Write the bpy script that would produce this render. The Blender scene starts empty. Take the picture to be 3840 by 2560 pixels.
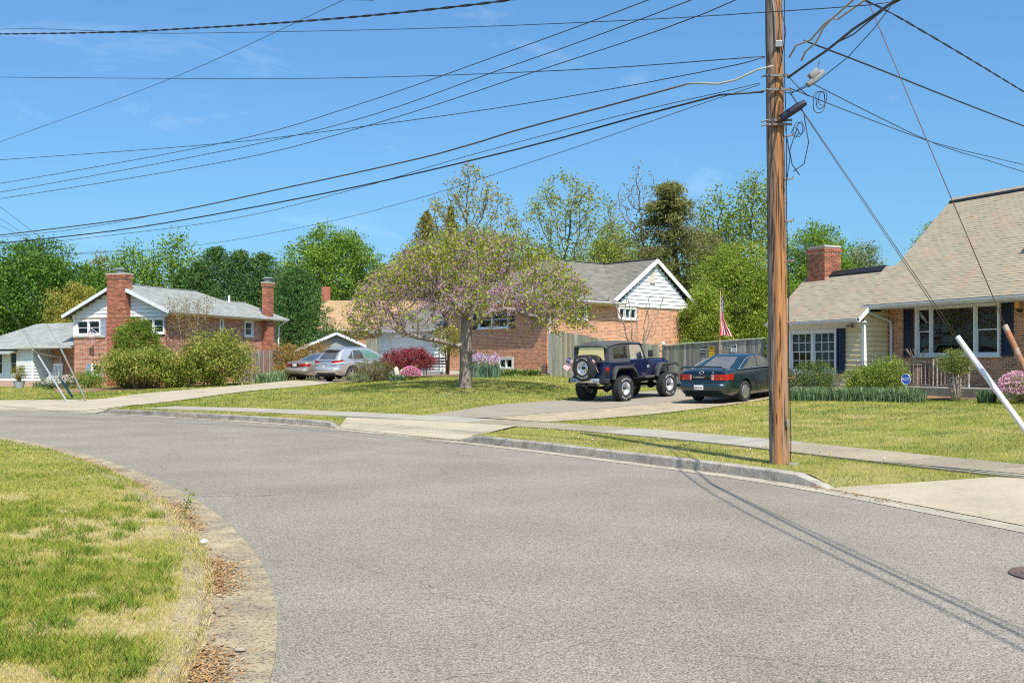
import bpy, bmesh, math, random
import numpy as np
from mathutils import Vector, Matrix
random.seed(7); RNG = np.random.default_rng(11)
R = math.radians
SC = bpy.context.scene
COL = SC.collection
# ---------------------------------------------------------------- camera, sky, sun, exposure
cam = bpy.data.objects.new('camera', bpy.data.cameras.new('camera')); COL.objects.link(cam)
cam.location = (0, 0, 1.6); cam.rotation_euler = (R(90), 0, 0)
cam.data.sensor_width = 36; cam.data.lens = 36*3900/3840; cam.data.shift_y = 85/3840
cam.data.clip_end = 3000; cam.data.clip_start = .05
SC.camera = cam
SUN_AZ, SUN_EL = 20.0, 56.0        # azimuth: degrees to the right of straight behind the camera
W = bpy.data.worlds.new('World'); SC.world = W; W.use_nodes = True
def build_world():
    nt = W.node_tree; N = nt.nodes; L = nt.links
    bg = N['Background']; bg.inputs[1].default_value = 0.117
    sky = N.new('ShaderNodeTexSky'); sky.sky_type = 'NISHITA'; sky.sun_disc = False
    sky.sun_elevation = R(SUN_EL); sky.sun_rotation = R(180-SUN_AZ)
    sky.altitude = 0; sky.air_density = 1.3; sky.dust_density = 2.0; sky.ozone_density = 10.0
    # faint high wisps of cloud
    tc = N.new('ShaderNodeTexCoord'); mp = N.new('ShaderNodeMapping'); mp.inputs['Scale'].default_value = (3.2, 3.2, 11)
    mp.inputs['Rotation'].default_value = (0, R(-14), R(20)); mp.inputs['Location'].default_value = (2.3, .4, 1.1)
    nz = N.new('ShaderNodeTexNoise'); nz.inputs['Scale'].default_value = 1.5; nz.inputs['Detail'].default_value = 9; nz.inputs['Roughness'].default_value = .62
    nz.inputs['Distortion'].default_value = .6
    rp = N.new('ShaderNodeValToRGB'); rp.color_ramp.elements[0].position = .6; rp.color_ramp.elements[1].position = .92
    rp.color_ramp.elements[1].color = (.3, .3, .3, 1)
    mx = N.new('ShaderNodeMixRGB'); mx.inputs[2].default_value = (8.5, 8.7, 9, 1)
    L.new(tc.outputs['Generated'], mp.inputs[0]); L.new(mp.outputs[0], nz.inputs[0]); L.new(nz.outputs[0], rp.inputs[0])
    L.new(rp.outputs[0], mx.inputs[0])
    va = N.new('ShaderNodeVectorMath'); va.operation = 'ADD'; va.inputs[1].default_value = (0, 0, .035); L.new(tc.outputs['Generated'], va.inputs[0])
    vn = N.new('ShaderNodeVectorMath'); vn.operation = 'NORMALIZE'; L.new(va.outputs[0], vn.inputs[0]); L.new(vn.outputs[0], sky.inputs[0])
    mu = N.new('ShaderNodeMixRGB'); mu.blend_type = 'MULTIPLY'; mu.inputs[0].default_value = 1; mu.inputs[2].default_value = (.76, 1.0, 1.04, 1)   # a clear, deep spring sky
    L.new(sky.outputs[0], mu.inputs[1]); L.new(mu.outputs[0], mx.inputs[1]); L.new(mx.outputs[0], bg.inputs[0])
build_world()
sl = bpy.data.lights.new('sun', 'SUN'); sl.energy = 4.7; sl.angle = R(.53); sl.color = (1, .94, .835)
so = bpy.data.objects.new('sun', sl); COL.objects.link(so)
SUNDIR = Vector((math.sin(R(SUN_AZ))*math.cos(R(SUN_EL)), -math.cos(R(SUN_AZ))*math.cos(R(SUN_EL)), math.sin(R(SUN_EL))))
so.rotation_euler = SUNDIR.to_track_quat('Z', 'Y').to_euler(); so.location = (10, -20, 40)
vs = SC.view_settings; vs.view_transform = 'Standard'; vs.look = 'None'; vs.exposure = 0.6; vs.gamma = 1
SC.cycles.max_bounces = 6; SC.cycles.transparent_max_bounces = 12; SC.cycles.use_denoising = False; SC.cycles.filter_width = 1.1
# ---------------------------------------------------------------- helpers
FPX, HZN, CZ = 3900.0, 1365.0, 1.6
def at(px, py, Y): return Vector(((px-1920)/FPX*Y, Y, CZ+(HZN-py)/FPX*Y))
def tag(o, label=None, cat=None, group=None, kind=None):
    if label: o['label'] = label
    if cat: o['category'] = cat
    if group: o['group'] = group
    if kind: o['kind'] = kind
    return o
def thing(name, label, cat, loc=(0, 0, 0), rz=0, group=None):
    o = bpy.data.objects.new(name, None); COL.objects.link(o); o.empty_display_size = .2
    o.location = loc; o.rotation_euler = (0, 0, rz)
    return tag(o, label, cat, group)
def link(name, me, mat=None, parent=None):
    o = bpy.data.objects.new(name, me); COL.objects.link(o)
    if mat is not None and not me.materials: me.materials.append(mat)
    if parent is not None: o.parent = parent
    return o
class MB:
    """collects pieces of one mesh"""
    def __init__(s): s.v = []; s.f = []; s.m = []; s.cm = 0
    def add(s, vs, fs, xf=None):
        b = len(s.v)
        s.v += [tuple(xf @ Vector(p)) for p in vs] if xf is not None else [tuple(p) for p in vs]
        s.f += [tuple(i+b for i in f) for f in fs]; s.m += [s.cm]*len(fs); return s
    def box(s, a, b, xf=None):
        (x0, y0, z0), (x1, y1, z1) = a, b
        return s.add([(x0,y0,z0),(x1,y0,z0),(x1,y1,z0),(x0,y1,z0),(x0,y0,z1),(x1,y0,z1),(x1,y1,z1),(x0,y1,z1)],
            [(0,3,2,1),(4,5,6,7),(0,1,5,4),(1,2,6,5),(2,3,7,6),(3,0,4,7)], xf)
    def bar(s, p, q, w, h=None, up=(0, 0, 1)):
        p, q = Vector(p), Vector(q); d = (q-p); n = d.length; d.normalize(); h = h or w
        x = d.cross(Vector(up)); x = x if x.length > 1e-4 else d.cross(Vector((1, 0, 0))); x.normalize(); z = x.cross(d)
        m = Matrix((x, d, z)).transposed().to_4x4(); m.translation = p
        return s.box((-w/2, 0, -h/2), (w/2, n, h/2), m)
    def tube(s, pts, r, n=6, cap=True, closed=False):
        pts = [Vector(p) for p in pts]; k = len(pts); rs = list(r) if hasattr(r, '__len__') else [r]*k
        vs = []; ref = None
        for i, p in enumerate(pts):
            a = pts[i-1] if (i or closed) else p; b = pts[(i+1) % k] if (i < k-1 or closed) else p
            t = (b-a); t = t.normalized() if t.length > 1e-9 else Vector((0, 0, 1))
            if ref is None:
                ref = t.cross(Vector((0, 0, 1))); ref = ref if ref.length > .05 else t.cross(Vector((1, 0, 0)))
            x = (ref - t*ref.dot(t)); x = x.normalized() if x.length > 1e-6 else t.orthogonal().normalized(); ref = x; y = t.cross(x)
            for j in range(n):
                c = 2*math.pi*j/n; vs.append(p + (x*math.cos(c) + y*math.sin(c))*rs[i])
        fs = []; K = k if closed else k-1
        for i in range(K):
            for j in range(n):
                a = i*n+j; b = i*n+(j+1) % n; i2 = (i+1) % k
                fs.append((a, b, i2*n+(j+1) % n, i2*n+j))
        if cap and not closed: fs += [tuple(range(n))[::-1], tuple(range((k-1)*n, k*n))]
        return s.add(vs, fs)
    def lathe(s, prof, n=24, xf=None, close=False, caps=True):
        """prof: (r, h) pairs, axis local z"""
        vs = []; fs = []; k = len(prof)
        for (r, h) in prof:
            for j in range(n):
                c = 2*math.pi*j/n; vs.append((r*math.cos(c), r*math.sin(c), h))
        for i in range(k-1 if not close else k):
            i2 = (i+1) % k
            for j in range(n): fs.append((i*n+j, i*n+(j+1) % n, i2*n+(j+1) % n, i2*n+j))
        if not close and caps:
            if prof[0][0] > 1e-5: fs.append(tuple(range(n))[::-1])
            if prof[-1][0] > 1e-5: fs.append(tuple(range((k-1)*n, k*n)))
        return s.add(vs, fs, xf)
    def prism(s, poly, vec):
        """poly: 3d points in a plane, extruded by vec"""
        n = len(poly); vec = Vector(vec)
        vs = [Vector(p) for p in poly] + [Vector(p)+vec for p in poly]
        return s.add(vs, [tuple(range(n))[::-1], tuple(range(n, 2*n))] + [(i, (i+1) % n, n+(i+1) % n, n+i) for i in range(n)])
    def build(s, name, mat=None, parent=None, smooth=False, fix=True, bevel=0, off=None):
        me = bpy.data.meshes.new(name)
        v = s.v if off is None else [(a+off[0], b+off[1], c+off[2]) for a, b, c in s.v]
        me.from_pydata(v, [], s.f)
        mats = mat if isinstance(mat, (list, tuple)) else [mat]
        for m in mats:
            if m is not None: me.materials.append(m)
        if len(mats) > 1: me.polygons.foreach_set('material_index', s.m)
        if fix or bevel:
            bm = bmesh.new(); bm.from_mesh(me)
            if fix: bmesh.ops.recalc_face_normals(bm, faces=bm.faces)
            if bevel: bmesh.ops.bevel(bm, geom=[e for e in bm.edges if e.is_manifold and e.calc_face_angle(0) > .5], offset=bevel, segments=2, affect='EDGES', profile=.5)
            bm.to_mesh(me); bm.free()
        if smooth:
            me.polygons.foreach_set('use_smooth', [True]*len(me.polygons))
            if smooth is not True:
                me.set_sharp_from_angle(angle=R(smooth))
        me.update()
        return link(name, me, None, parent)
def np_mesh(name, co, faces, mat, parent=None, attr=None, smooth=False):
    """co (n,3) float, faces (m,k) int; attr per-vertex float"""
    me = bpy.data.meshes.new(name); co = np.ascontiguousarray(co, dtype=np.float32); faces = np.ascontiguousarray(faces, dtype=np.int32)
    n, (m, k) = len(co), faces.shape
    me.vertices.add(n); me.vertices.foreach_set('co', co.ravel())
    me.loops.add(m*k); me.loops.foreach_set('vertex_index', faces.ravel())
    me.polygons.add(m); me.polygons.foreach_set('loop_start', np.arange(0, m*k, k, dtype=np.int32))
    me.polygons.foreach_set('use_smooth', np.full(m, bool(smooth)))
    if attr is not None:
        at_ = me.attributes.new('v', 'FLOAT', 'POINT'); at_.data.foreach_set('value', np.ascontiguousarray(attr, dtype=np.float32))
    me.update(calc_edges=True); me.materials.append(mat)
    return link(name, me, None, parent)
# ---------------------------------------------------------------- materials
def srgb(*c): return tuple(((x/255)/12.92 if x <= 10 else (((x/255)+.055)/1.055)**2.4) for x in c)
MATS = {}
def mat(name, c1, c2=None, scale=6, rough=.7, metal=0, spec=.5, bump=0, bscale=None, var=0, detail=5, coat=0, stretch=None, c3=None, scale3=1, trans=0, sharp=None, isl=False, world=False, dist=0, emit=None, speck=None):
    if name in MATS: return MATS[name]
    m = bpy.data.materials.new(name); m.use_nodes = True; MATS[name] = m
    nt = m.node_tree; N = nt.nodes; L = nt.links; b = N['Principled BSDF']
    b.inputs['Roughness'].default_value = rough; b.inputs['Metallic'].default_value = metal; b.inputs['Specular IOR Level'].default_value = spec
    if coat: b.inputs['Coat Weight'].default_value = coat; b.inputs['Coat Roughness'].default_value = .04
    if emit: b.inputs['Emission Color'].default_value = (*emit[0], 1); b.inputs['Emission Strength'].default_value = emit[1]
    c1 = (*c1, 1); vec = None; out = None
    def coords():
        if world:
            g = N.new('ShaderNodeNewGeometry'); v = g.outputs['Position']
        else:
            t = N.new('ShaderNodeTexCoord'); v = t.outputs['Object']
        if stretch:
            mp = N.new('ShaderNodeMapping'); mp.inputs['Scale'].default_value = stretch; L.new(v, mp.inputs[0]); v = mp.outputs[0]
        return v
    if c2 is not None or bump or c3 is not None: vec = coords()
    def noise(sc, de):
        n = N.new('ShaderNodeTexNoise'); n.inputs['Scale'].default_value = sc; n.inputs['Detail'].default_value = de; n.inputs['Distortion'].default_value = dist
        n.inputs['Roughness'].default_value = .6
        L.new(vec, n.inputs['Vector']); return n.outputs[0]
    def ramp(x, lo, hi):
        r = N.new('ShaderNodeMapRange'); r.inputs[1].default_value = lo; r.inputs[2].default_value = hi; L.new(x, r.inputs[0]); return r.outputs[0]
    if c2 is not None:
        mx = N.new('ShaderNodeMixRGB'); mx.inputs[1].default_value = c1; mx.inputs[2].default_value = (*c2, 1)
        lo, hi = sharp or (.32, .68)
        L.new(ramp(noise(scale, detail), lo, hi), mx.inputs[0]); out = mx.outputs[0]
    if c3 is not None:
        mx = N.new('ShaderNodeMixRGB'); mx.inputs[2].default_value = (*c3, 1)
        if out: L.new(out, mx.inputs[1])
        else: mx.inputs[1].default_value = c1
        L.new(ramp(noise(scale3, 4), .5, .72), mx.inputs[0]); out = mx.outputs[0]
    if speck:       # pits and dark aggregate
        sc_, lo_, cut_ = speck; vv = N.new('ShaderNodeTexVoronoi'); vv.inputs['Scale'].default_value = sc_; L.new(coords(), vv.inputs['Vector']); sp_ = N.new('ShaderNodeSeparateColor'); L.new(vv.outputs['Color'], sp_.inputs[0])
        mr_ = N.new('ShaderNodeMapRange'); mr_.inputs[1].default_value = cut_; mr_.inputs[2].default_value = cut_+.08; mr_.inputs[3].default_value = 1.04; mr_.inputs[4].default_value = lo_; L.new(sp_.outputs[0], mr_.inputs[0])
        hs_ = N.new('ShaderNodeHueSaturation'); L.new(mr_.outputs[0], hs_.inputs['Value'])
        if out: L.new(out, hs_.inputs['Color'])
        else: hs_.inputs['Color'].default_value = c1
        out = hs_.outputs[0]
    if var:
        oi = N.new('ShaderNodeObjectInfo'); x = oi.outputs['Random']
        if isl:
            g = N.new('ShaderNodeNewGeometry'); ad = N.new('ShaderNodeMath'); ad.operation = 'ADD'; L.new(x, ad.inputs[0]); L.new(g.outputs['Random Per Island'], ad.inputs[1])
            fr = N.new('ShaderNodeMath'); fr.operation = 'FRACT'; L.new(ad.outputs[0], fr.inputs[0]); x = fr.outputs[0]
        h = N.new('ShaderNodeHueSaturation'); mr = N.new('ShaderNodeMapRange'); mr.inputs[3].default_value = 1-var; mr.inputs[4].default_value = 1+var*.75
        L.new(x, mr.inputs[0]); L.new(mr.outputs[0], h.inputs['Value'])
        if out: L.new(out, h.inputs['Color'])
        else: h.inputs['Color'].default_value = c1
        out = h.outputs[0]
    if out: L.new(out, b.inputs['Base Color'])
    else: b.inputs['Base Color'].default_value = c1
    if bump:
        bp = N.new('ShaderNodeBump'); bp.inputs['Strength'].default_value = bump; bp.inputs['Distance'].default_value = .02
        L.new(noise(bscale or scale*4, 4), bp.inputs['Height']); L.new(bp.outputs[0], b.inputs['Normal'])
    return m
def leafmat(name, cols, trans=.35, rough=.55, gloss=.25):
    """colour picked per leaf from a ramp by the attribute v"""
    if name in MATS: return MATS[name]
    m = bpy.data.materials.new(name); m.use_nodes = True; MATS[name] = m
    nt = m.node_tree; N = nt.nodes; L = nt.links; b = N['Principled BSDF']; o = N['Material Output']
    a = N.new('ShaderNodeAttribute'); a.attribute_name = 'v'
    r = N.new('ShaderNodeValToRGB'); e = r.color_ramp.elements
    while len(e) < len(cols): e.new(.5)
    for i, c in enumerate(cols):
        e[i].position = i/(len(cols)-1); e[i].color = (*c, 1)
    L.new(a.outputs['Fac'], r.inputs[0]); L.new(r.outputs[0], b.inputs['Base Color'])
    b.inputs['Roughness'].default_value = rough; b.inputs['Specular IOR Level'].default_value = gloss
    t = N.new('ShaderNodeBsdfTranslucent'); hs = N.new('ShaderNodeHueSaturation'); hs.inputs['Saturation'].default_value = 1.0; hs.inputs['Value'].default_value = 1.1
    L.new(r.outputs[0], hs.inputs['Color']); L.new(hs.outputs[0], t.inputs[0])
    mx = N.new('ShaderNodeMixShader'); mx.inputs[0].default_value = trans
    L.new(b.outputs[0], mx.inputs[1]); L.new(t.outputs[0], mx.inputs[2]); L.new(mx.outputs[0], o.inputs[0])
    return m
def glassmat(name, tint=(.85, .9, .88), dark=.5, rough=.02):
    """window glass: partly clear, mirrors the sky by fresnel"""
    if name in MATS: return MATS[name]
    m = bpy.data.materials.new(name); m.use_nodes = True; MATS[name] = m
    nt = m.node_tree; N = nt.nodes; L = nt.links; o = N['Material Output']; N.remove(N['Principled BSDF'])
    t = N.new('ShaderNodeBsdfTransparent'); t.inputs[0].default_value = tuple(x*dark for x in tint)+(1,)
    g = N.new('ShaderNodeBsdfGlossy'); g.inputs['Roughness'].default_value = rough; g.inputs[0].default_value = (1, 1, 1, 1)
    fr = N.new('ShaderNodeFresnel'); fr.inputs[0].default_value = 1.62
    mx = N.new('ShaderNodeMixShader'); L.new(fr.outputs[0], mx.inputs[0]); L.new(t.outputs[0], mx.inputs[1]); L.new(g.outputs[0], mx.inputs[2]); L.new(mx.outputs[0], o.inputs[0])
    return m
def text_part(txt, size, mtl, parent, xf, name='lettering', depth=.001, align='CENTER', sx=1):
    c = bpy.data.curves.new(name, 'FONT'); c.body = txt; c.size = size; c.align_x = align; c.align_y = 'CENTER'; c.extrude = depth; c.resolution_u = 2
    t = bpy.data.objects.new(name, c)
    me = bpy.data.meshes.new_from_object(t)
    bpy.data.objects.remove(t); bpy.data.curves.remove(c)
    me.transform(xf @ Matrix.Diagonal((sx, 1, 1, 1))); me.name = name; me.materials.clear(); me.materials.append(mtl)
    return link(name, me, None, parent)
def dup(o, parent=None, **kw):
    c = o.copy(); COL.objects.link(c); c.parent = parent
    for k, v in kw.items(): setattr(c, k, v)
    for ch in [x for x in DUPKIDS.get(o.name, [])]: dup(ch, c)
    return c
DUPKIDS = {}
def frame_m(org, x, y):
    """matrix with given x axis, y axis, z = x cross y"""
    x = Vector(x).normalized(); y = Vector(y); z = x.cross(y).normalized(); y = z.cross(x)
    m = Matrix((x, y, z)).transposed().to_4x4(); m.translation = Vector(org); return m
# ================================================================ terrain, road, kerbs, pavements
def catmull(P, step):
    P = [np.array(p, float) for p in P]; P = [2*P[0]-P[1]] + P + [2*P[-1]-P[-2]]; out = []
    for i in range(1, len(P)-2):
        p0, p1, p2, p3 = P[i-1:i+3]; n = max(1, int(np.linalg.norm(p2-p1)/step))
        for k in range(n):
            t = k/n; out.append(.5*((2*p1)+(-p0+p2)*t+(2*p0-5*p1+4*p2-p3)*t*t+(-p0+3*p1-3*p2+p3)*t**3))
    out.append(P[-2]); return np.array(out)
KF = catmull([(10.5,-12),(8.6,-3),(7.0,3.5),(6.0,7),(5.02,10.2),(4.05,13.1),(3.02,15.2),(1.25,18.03),(.1,19.8),(-1.19,21.6),(-2.6,23.5),(-4.25,25.7),(-6.08,27.8),(-8.85,30.3),(-11.4,32.3),(-14.1,34.0),(-17.5,35.6),(-23,37.6),(-32,40),(-60,46),(-140,60)], .3)
KN = catmull([(-.6,-12),(-.85,0),(-1.0,3.2),(-1.22,5.1),(-1.42,6.2),(-1.86,7.83),(-2.4,9.3),(-3.1,10.93),(-3.78,12.3),(-4.66,13.9),(-5.68,15.6),(-6.88,17.4),(-8.15,19.2),(-9.87,21.3),(-11.4,22.9),(-15,25.9),(-22,29.4),(-34,32.5),(-62,37),(-140,48)], .3)
def arclen(P): return np.concatenate([[0], np.cumsum(np.linalg.norm(np.diff(P, axis=0), axis=1))])
KFA, KNA = arclen(KF), arclen(KN)
def sdist(P, Q, chunk=3000):
    """signed distance of points P to polyline Q (positive on the left of travel is negative...), and arclength"""
    P = np.asarray(P, float); A = Q[:-1]; D = Q[1:]-A; L2 = (D**2).sum(1); AL = arclen(Q); s = np.empty(len(P)); al = np.empty(len(P))
    for i in range(0, len(P), chunk):
        p = P[i:i+chunk, None, :]-A[None]; t = np.clip((p*D[None]).sum(2)/L2, 0, 1); e = p-t[..., None]*D[None]
        d2 = (e**2).sum(2); k = d2.argmin(1); r = np.arange(len(k))
        cr = D[k, 0]*p[r, k, 1]-D[k, 1]*p[r, k, 0]
        s[i:i+chunk] = np.sqrt(d2[r, k])*np.where(cr < 0, 1, -1); al[i:i+chunk] = AL[k]+t[r, k]*np.sqrt(L2[k])
    return s, al
def offset(Q, d):
    t = np.gradient(Q, axis=0); t /= np.linalg.norm(t, axis=1)[:, None]
    return Q+np.stack([t[:, 1], -t[:, 0]], 1)*d       # d > 0: beyond the far kerb
SWL = catmull([(13,2),(9.6,7.4),(7.9,10.1),(6.3,12.8),(4.55,16.4),(3.62,18.4),(2.0,21.0),(0.02,23.5),(-2.4,26.2),(-4.94,28.6),(-8.57,31.4),(-11.9,33.3)], .3)
SWU = offset(SWL, 1.25)
# control heights (x, y, z)
CP = [(3.58,33.5,.39),(5.3,35.1,.49),(2.58,34.6,.39),(7.03,31.5,.45),(9.2,34.3,.66),(11.3,32.6,.78),(9.4,37,.84),(13.6,30.4,.76),(15.5,26.5,.72),(17,22,.6),(14,34,.95),(18,36,.95),
 (9,15,.28),(12,18,.42),(8,22,.34),(10,28,.5),(11.5,29.6,.58),(6.5,25,.31),(-1.7,38,.74),(-4.5,36,.6),(1.2,40,.72),(1.6,47.5,1.1),(-2,46,1.05),(-1.5,50.5,1.12),(-6,49,.9),(-5.5,44,.8),(6.3,43,.6),(9.3,38.6,.78),(9,47,.8),(6,52,1.0),
 (-8.2,52,.72),(-10,54,.72),(-11.8,53.6,.72),(-12.65,48.7,.6),(-15.1,43.3,.38),(-16.7,39.5,.15),(-12.9,35.9,.19),(-10.7,40.9,.48),(-9,46,.62),(-23.6,55,.42),(-17,54,.45),(-18.7,45,.25),(-22,42,.16),(-28,52,.35),(-28,58,.35),
 (-8,62,.9),(3,64,1.1),(14,58,1.1),(-20,72,.8),(0,80,1.1),(20,75,1.1),(-40,70,.6),(30,45,.9),(30,25,.8),(26,5,.5),(-45,50,.3),(18,2,.4)]
for k in range(20, len(KF)-60, 9):
    for d, z in ((.2, .15), (2.2, .18)):
        q = offset(KF[k-1:k+2], d)[1]; CP.append((q[0], q[1], z))
for k in range(0, len(SWU), 8): CP.append((SWU[k][0], SWU[k][1], .205))
CP = np.array(CP)
def tps_k(r2): return .5*r2*np.log(r2+1e-9)
def tps_fit(C, lam=.02):
    n = len(C); A = np.zeros((n+3, n+3)); d2 = ((C[:, None, :2]-C[None, :, :2])**2).sum(2)
    A[:n, :n] = tps_k(d2)+lam*np.eye(n)*30; A[:n, n] = 1; A[:n, n+1:] = C[:, :2]; A[n:, :n] = A[:n, n:].T
    b = np.zeros(n+3); b[:n] = C[:, 2]; return np.linalg.solve(A, b)
TW = tps_fit(CP)
def HF(P):
    """height of the far-side land (lawns), metres"""
    P = np.atleast_2d(np.asarray(P, float)); out = np.empty(len(P)); n = len(CP)
    for i in range(0, len(P), 4000):
        p = P[i:i+4000]; d2 = ((p[:, None, :]-CP[None, :, :2])**2).sum(2); out[i:i+4000] = tps_k(d2)@TW[:n]+TW[n]+p@TW[n+1:]
    far = np.clip((np.hypot(P[:, 0], P[:, 1]-35)-38)/25, 0, 1); out = out*(1-far)+.9*far
    return np.clip(out, .12, 1.5)
def inpoly(P, poly):
    P = np.asarray(P, float); x, y = P[:, 0], P[:, 1]; c = np.zeros(len(P), bool); n = len(poly); j = n-1
    for i in range(n):
        xi, yi = poly[i]; xj, yj = poly[j]
        c ^= ((yi > y) != (yj > y)) & (x < (xj-xi)*(y-yi)/(yj-yi+1e-12)+xi); j = i
    return c
APRONS = []
def ramp_z(s): return .02+.2*np.clip(s/2.1, 0, 1)
def HL(P):
    z = HF(P)
    if APRONS:
        s, _ = sdist(P, KF); near = (s < 7)
        for poly in APRONS:
            i = np.where(near)[0]; q = P[i]; ins = inpoly(q, poly); d, _ = sdist(q, np.array(list(poly)+[poly[0]])); w = np.where(ins, 1, np.clip(1-np.abs(d)/.45, 0, 1))
            z[i] = z[i]*(1-w)+np.minimum(z[i], ramp_z(s[i])-.04)*w
    return z
def H(x, y): return float(HF([(x, y)])[0])
def HN(P):
    s, _ = sdist(P, KN); d = np.clip(-s-.55, 0, 50); return .055+.025*np.minimum(d, 5)+.004*np.minimum(d, 40)
def graded(a, b, near, far, lo, hi):
    """grid lines: fine between lo and hi, growing outside"""
    g = list(np.arange(lo, hi, near)); st = near
    while g[-1] < b: st *= far; g.append(g[-1]+st)
    st = near; h = []; c = lo
    while c > a: st *= far; c -= st; h.append(c)
    return np.array(h[::-1]+g)
M_LAWN = mat('lawn_soil', (.2,.19,.045), (.28,.235,.1), .7, .95, spec=.1, bump=.4, bscale=60, c3=(.15,.18,.03), scale3=.35, detail=8, world=True)
def lawn(name, label, xs, ys, hfun, curve, sign, snap, mtl):
    X, Y = np.meshgrid(xs, ys); P = np.stack([X.ravel(), Y.ravel()], 1); s, _ = sdist(P, curve); s *= sign
    g = np.zeros_like(P); e = 1e-3
    near = np.abs(s-snap) < .4
    if near.any():
        sx, _ = sdist(P[near]+[e, 0], curve); sy, _ = sdist(P[near]+[0, e], curve); gx = (sx*sign-s[near])/e; gy = (sy*sign-s[near])/e
        n2 = np.hypot(gx, gy)+1e-9; g[near] = np.stack([gx/n2, gy/n2], 1)
    cell = .25
    mv = np.abs(s-snap) < cell*.72; P[mv] -= g[mv]*(s[mv]-snap)[:, None]; s[mv] = snap
    z = hfun(P); keep = s >= snap-1e-6
    ny, nx = X.shape; i = np.arange(nx*ny).reshape(ny, nx)
    F = np.stack([i[:-1, :-1].ravel(), i[:-1, 1:].ravel(), i[1:, 1:].ravel(), i[1:, :-1].ravel()], 1)
    F3 = np.concatenate([F[:, [0, 1, 2]], F[:, [0, 2, 3]]]); F3 = F3[keep[F3].all(1)]
    used = np.unique(F3); rm = -np.ones(len(P), int); rm[used] = np.arange(len(used))
    o = np_mesh(name, np.column_stack([P[used], z[used]]), rm[F3], mtl, smooth=True); tag(o, label, kind='structure'); return o
M_LAWN2 = mat('lawn_soil_near', (.36,.285,.15), (.22,.2,.055), 7, .95, spec=.1, bump=.5, bscale=80, c3=(.42,.34,.21), scale3=3, detail=8, world=True)
lawn('corner_lawn', 'patchy green and straw coloured lawn inside the road bend', graded(-200, 0, .25, 1.25, -13, .5), graded(-60, 60, .25, 1.25, 3, 25), HN, KN, -1, .5, M_LAWN2)
g = MB(); g.add([(-900,-900,-.6),(900,-900,-.6),(900,1500,-.6),(-900,1500,-.6)], [(0,1,2,3)])
tag(g.build('ground', mat('far_ground', (.1,.12,.04), rough=.95)), kind='structure')
# ---- road
M_ASPH = mat('asphalt', (.22,.194,.153), (.255,.226,.181), .35, .92, spec=.25, bump=0, world=True)
def speckle_asphalt():
    m = M_ASPH; nt = m.node_tree; N = nt.nodes; L = nt.links; b = N['Principled BSDF']; base = b.inputs['Base Color'].links[0].from_socket
    g = N.new('ShaderNodeNewGeometry'); ps = g.outputs['Position']
    def nz(t, sc):
        n = N.new(t); n.inputs['Scale'].default_value = sc; L.new(ps, n.inputs['Vector']); return n
    v = nz('ShaderNodeTexVoronoi', 125); hs = N.new('ShaderNodeHueSaturation'); mr = N.new('ShaderNodeMapRange')
    mr.inputs[3].default_value = .42; mr.inputs[4].default_value = 1.55
    sp = N.new('ShaderNodeSeparateColor'); L.new(v.outputs['Color'], sp.inputs[0]); L.new(sp.outputs[0], mr.inputs[0]); L.new(mr.outputs[0], hs.inputs['Value']); L.new(base, hs.inputs['Color'])
    # dark worn patches and thin cracks
    n2 = nz('ShaderNodeTexNoise', .55); n2.inputs['Detail'].default_value = 6
    m2 = N.new('ShaderNodeMapRange'); m2.inputs[1].default_value = .35; m2.inputs[2].default_value = .7; m2.inputs[3].default_value = .9; m2.inputs[4].default_value = 1.07; L.new(n2.outputs[0], m2.inputs[0])
    h2 = N.new('ShaderNodeHueSaturation'); L.new(m2.outputs[0], h2.inputs['Value']); L.new(hs.outputs[0], h2.inputs['Color'])
    vc = nz('ShaderNodeTexVoronoi', .12); vc.feature = 'DISTANCE_TO_EDGE'
    wn = nz('ShaderNodeTexNoise', 1.3); wn.inputs['Detail'].default_value = 8; am = N.new('ShaderNodeVectorMath'); am.operation = 'MULTIPLY_ADD'; am.inputs[1].default_value = (.9, .9, 0)
    L.new(wn.outputs['Color'], am.inputs[0]); L.new(ps, am.inputs[2]); L.new(am.outputs[0], vc.inputs['Vector'])
    lt = N.new('ShaderNodeMapRange'); lt.inputs[1].default_value = 0; lt.inputs[2].default_value = .0011; lt.inputs[3].default_value = .62; lt.inputs[4].default_value = 1; L.new(vc.outputs['Distance'], lt.inputs[0])
    h3 = N.new('ShaderNodeHueSaturation'); L.new(lt.outputs[0], h3.inputs['Value']); L.new(h2.outputs[0], h3.inputs['Color'])
    L.new(h3.outputs[0], b.inputs['Base Color'])
    bp = N.new('ShaderNodeBump'); bp.inputs['Strength'].default_value = .55; bp.inputs['Distance'].default_value = .006
    L.new(v.outputs['Distance'], bp.inputs['Height']); L.new(bp.outputs[0], b.inputs['Normal'])
speckle_asphalt()
def resample(Q, n):
    a = arclen(Q); t = np.linspace(0, a[-1], n); return np.stack([np.interp(t, a, Q[:, 0]), np.interp(t, a, Q[:, 1])], 1)
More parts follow.
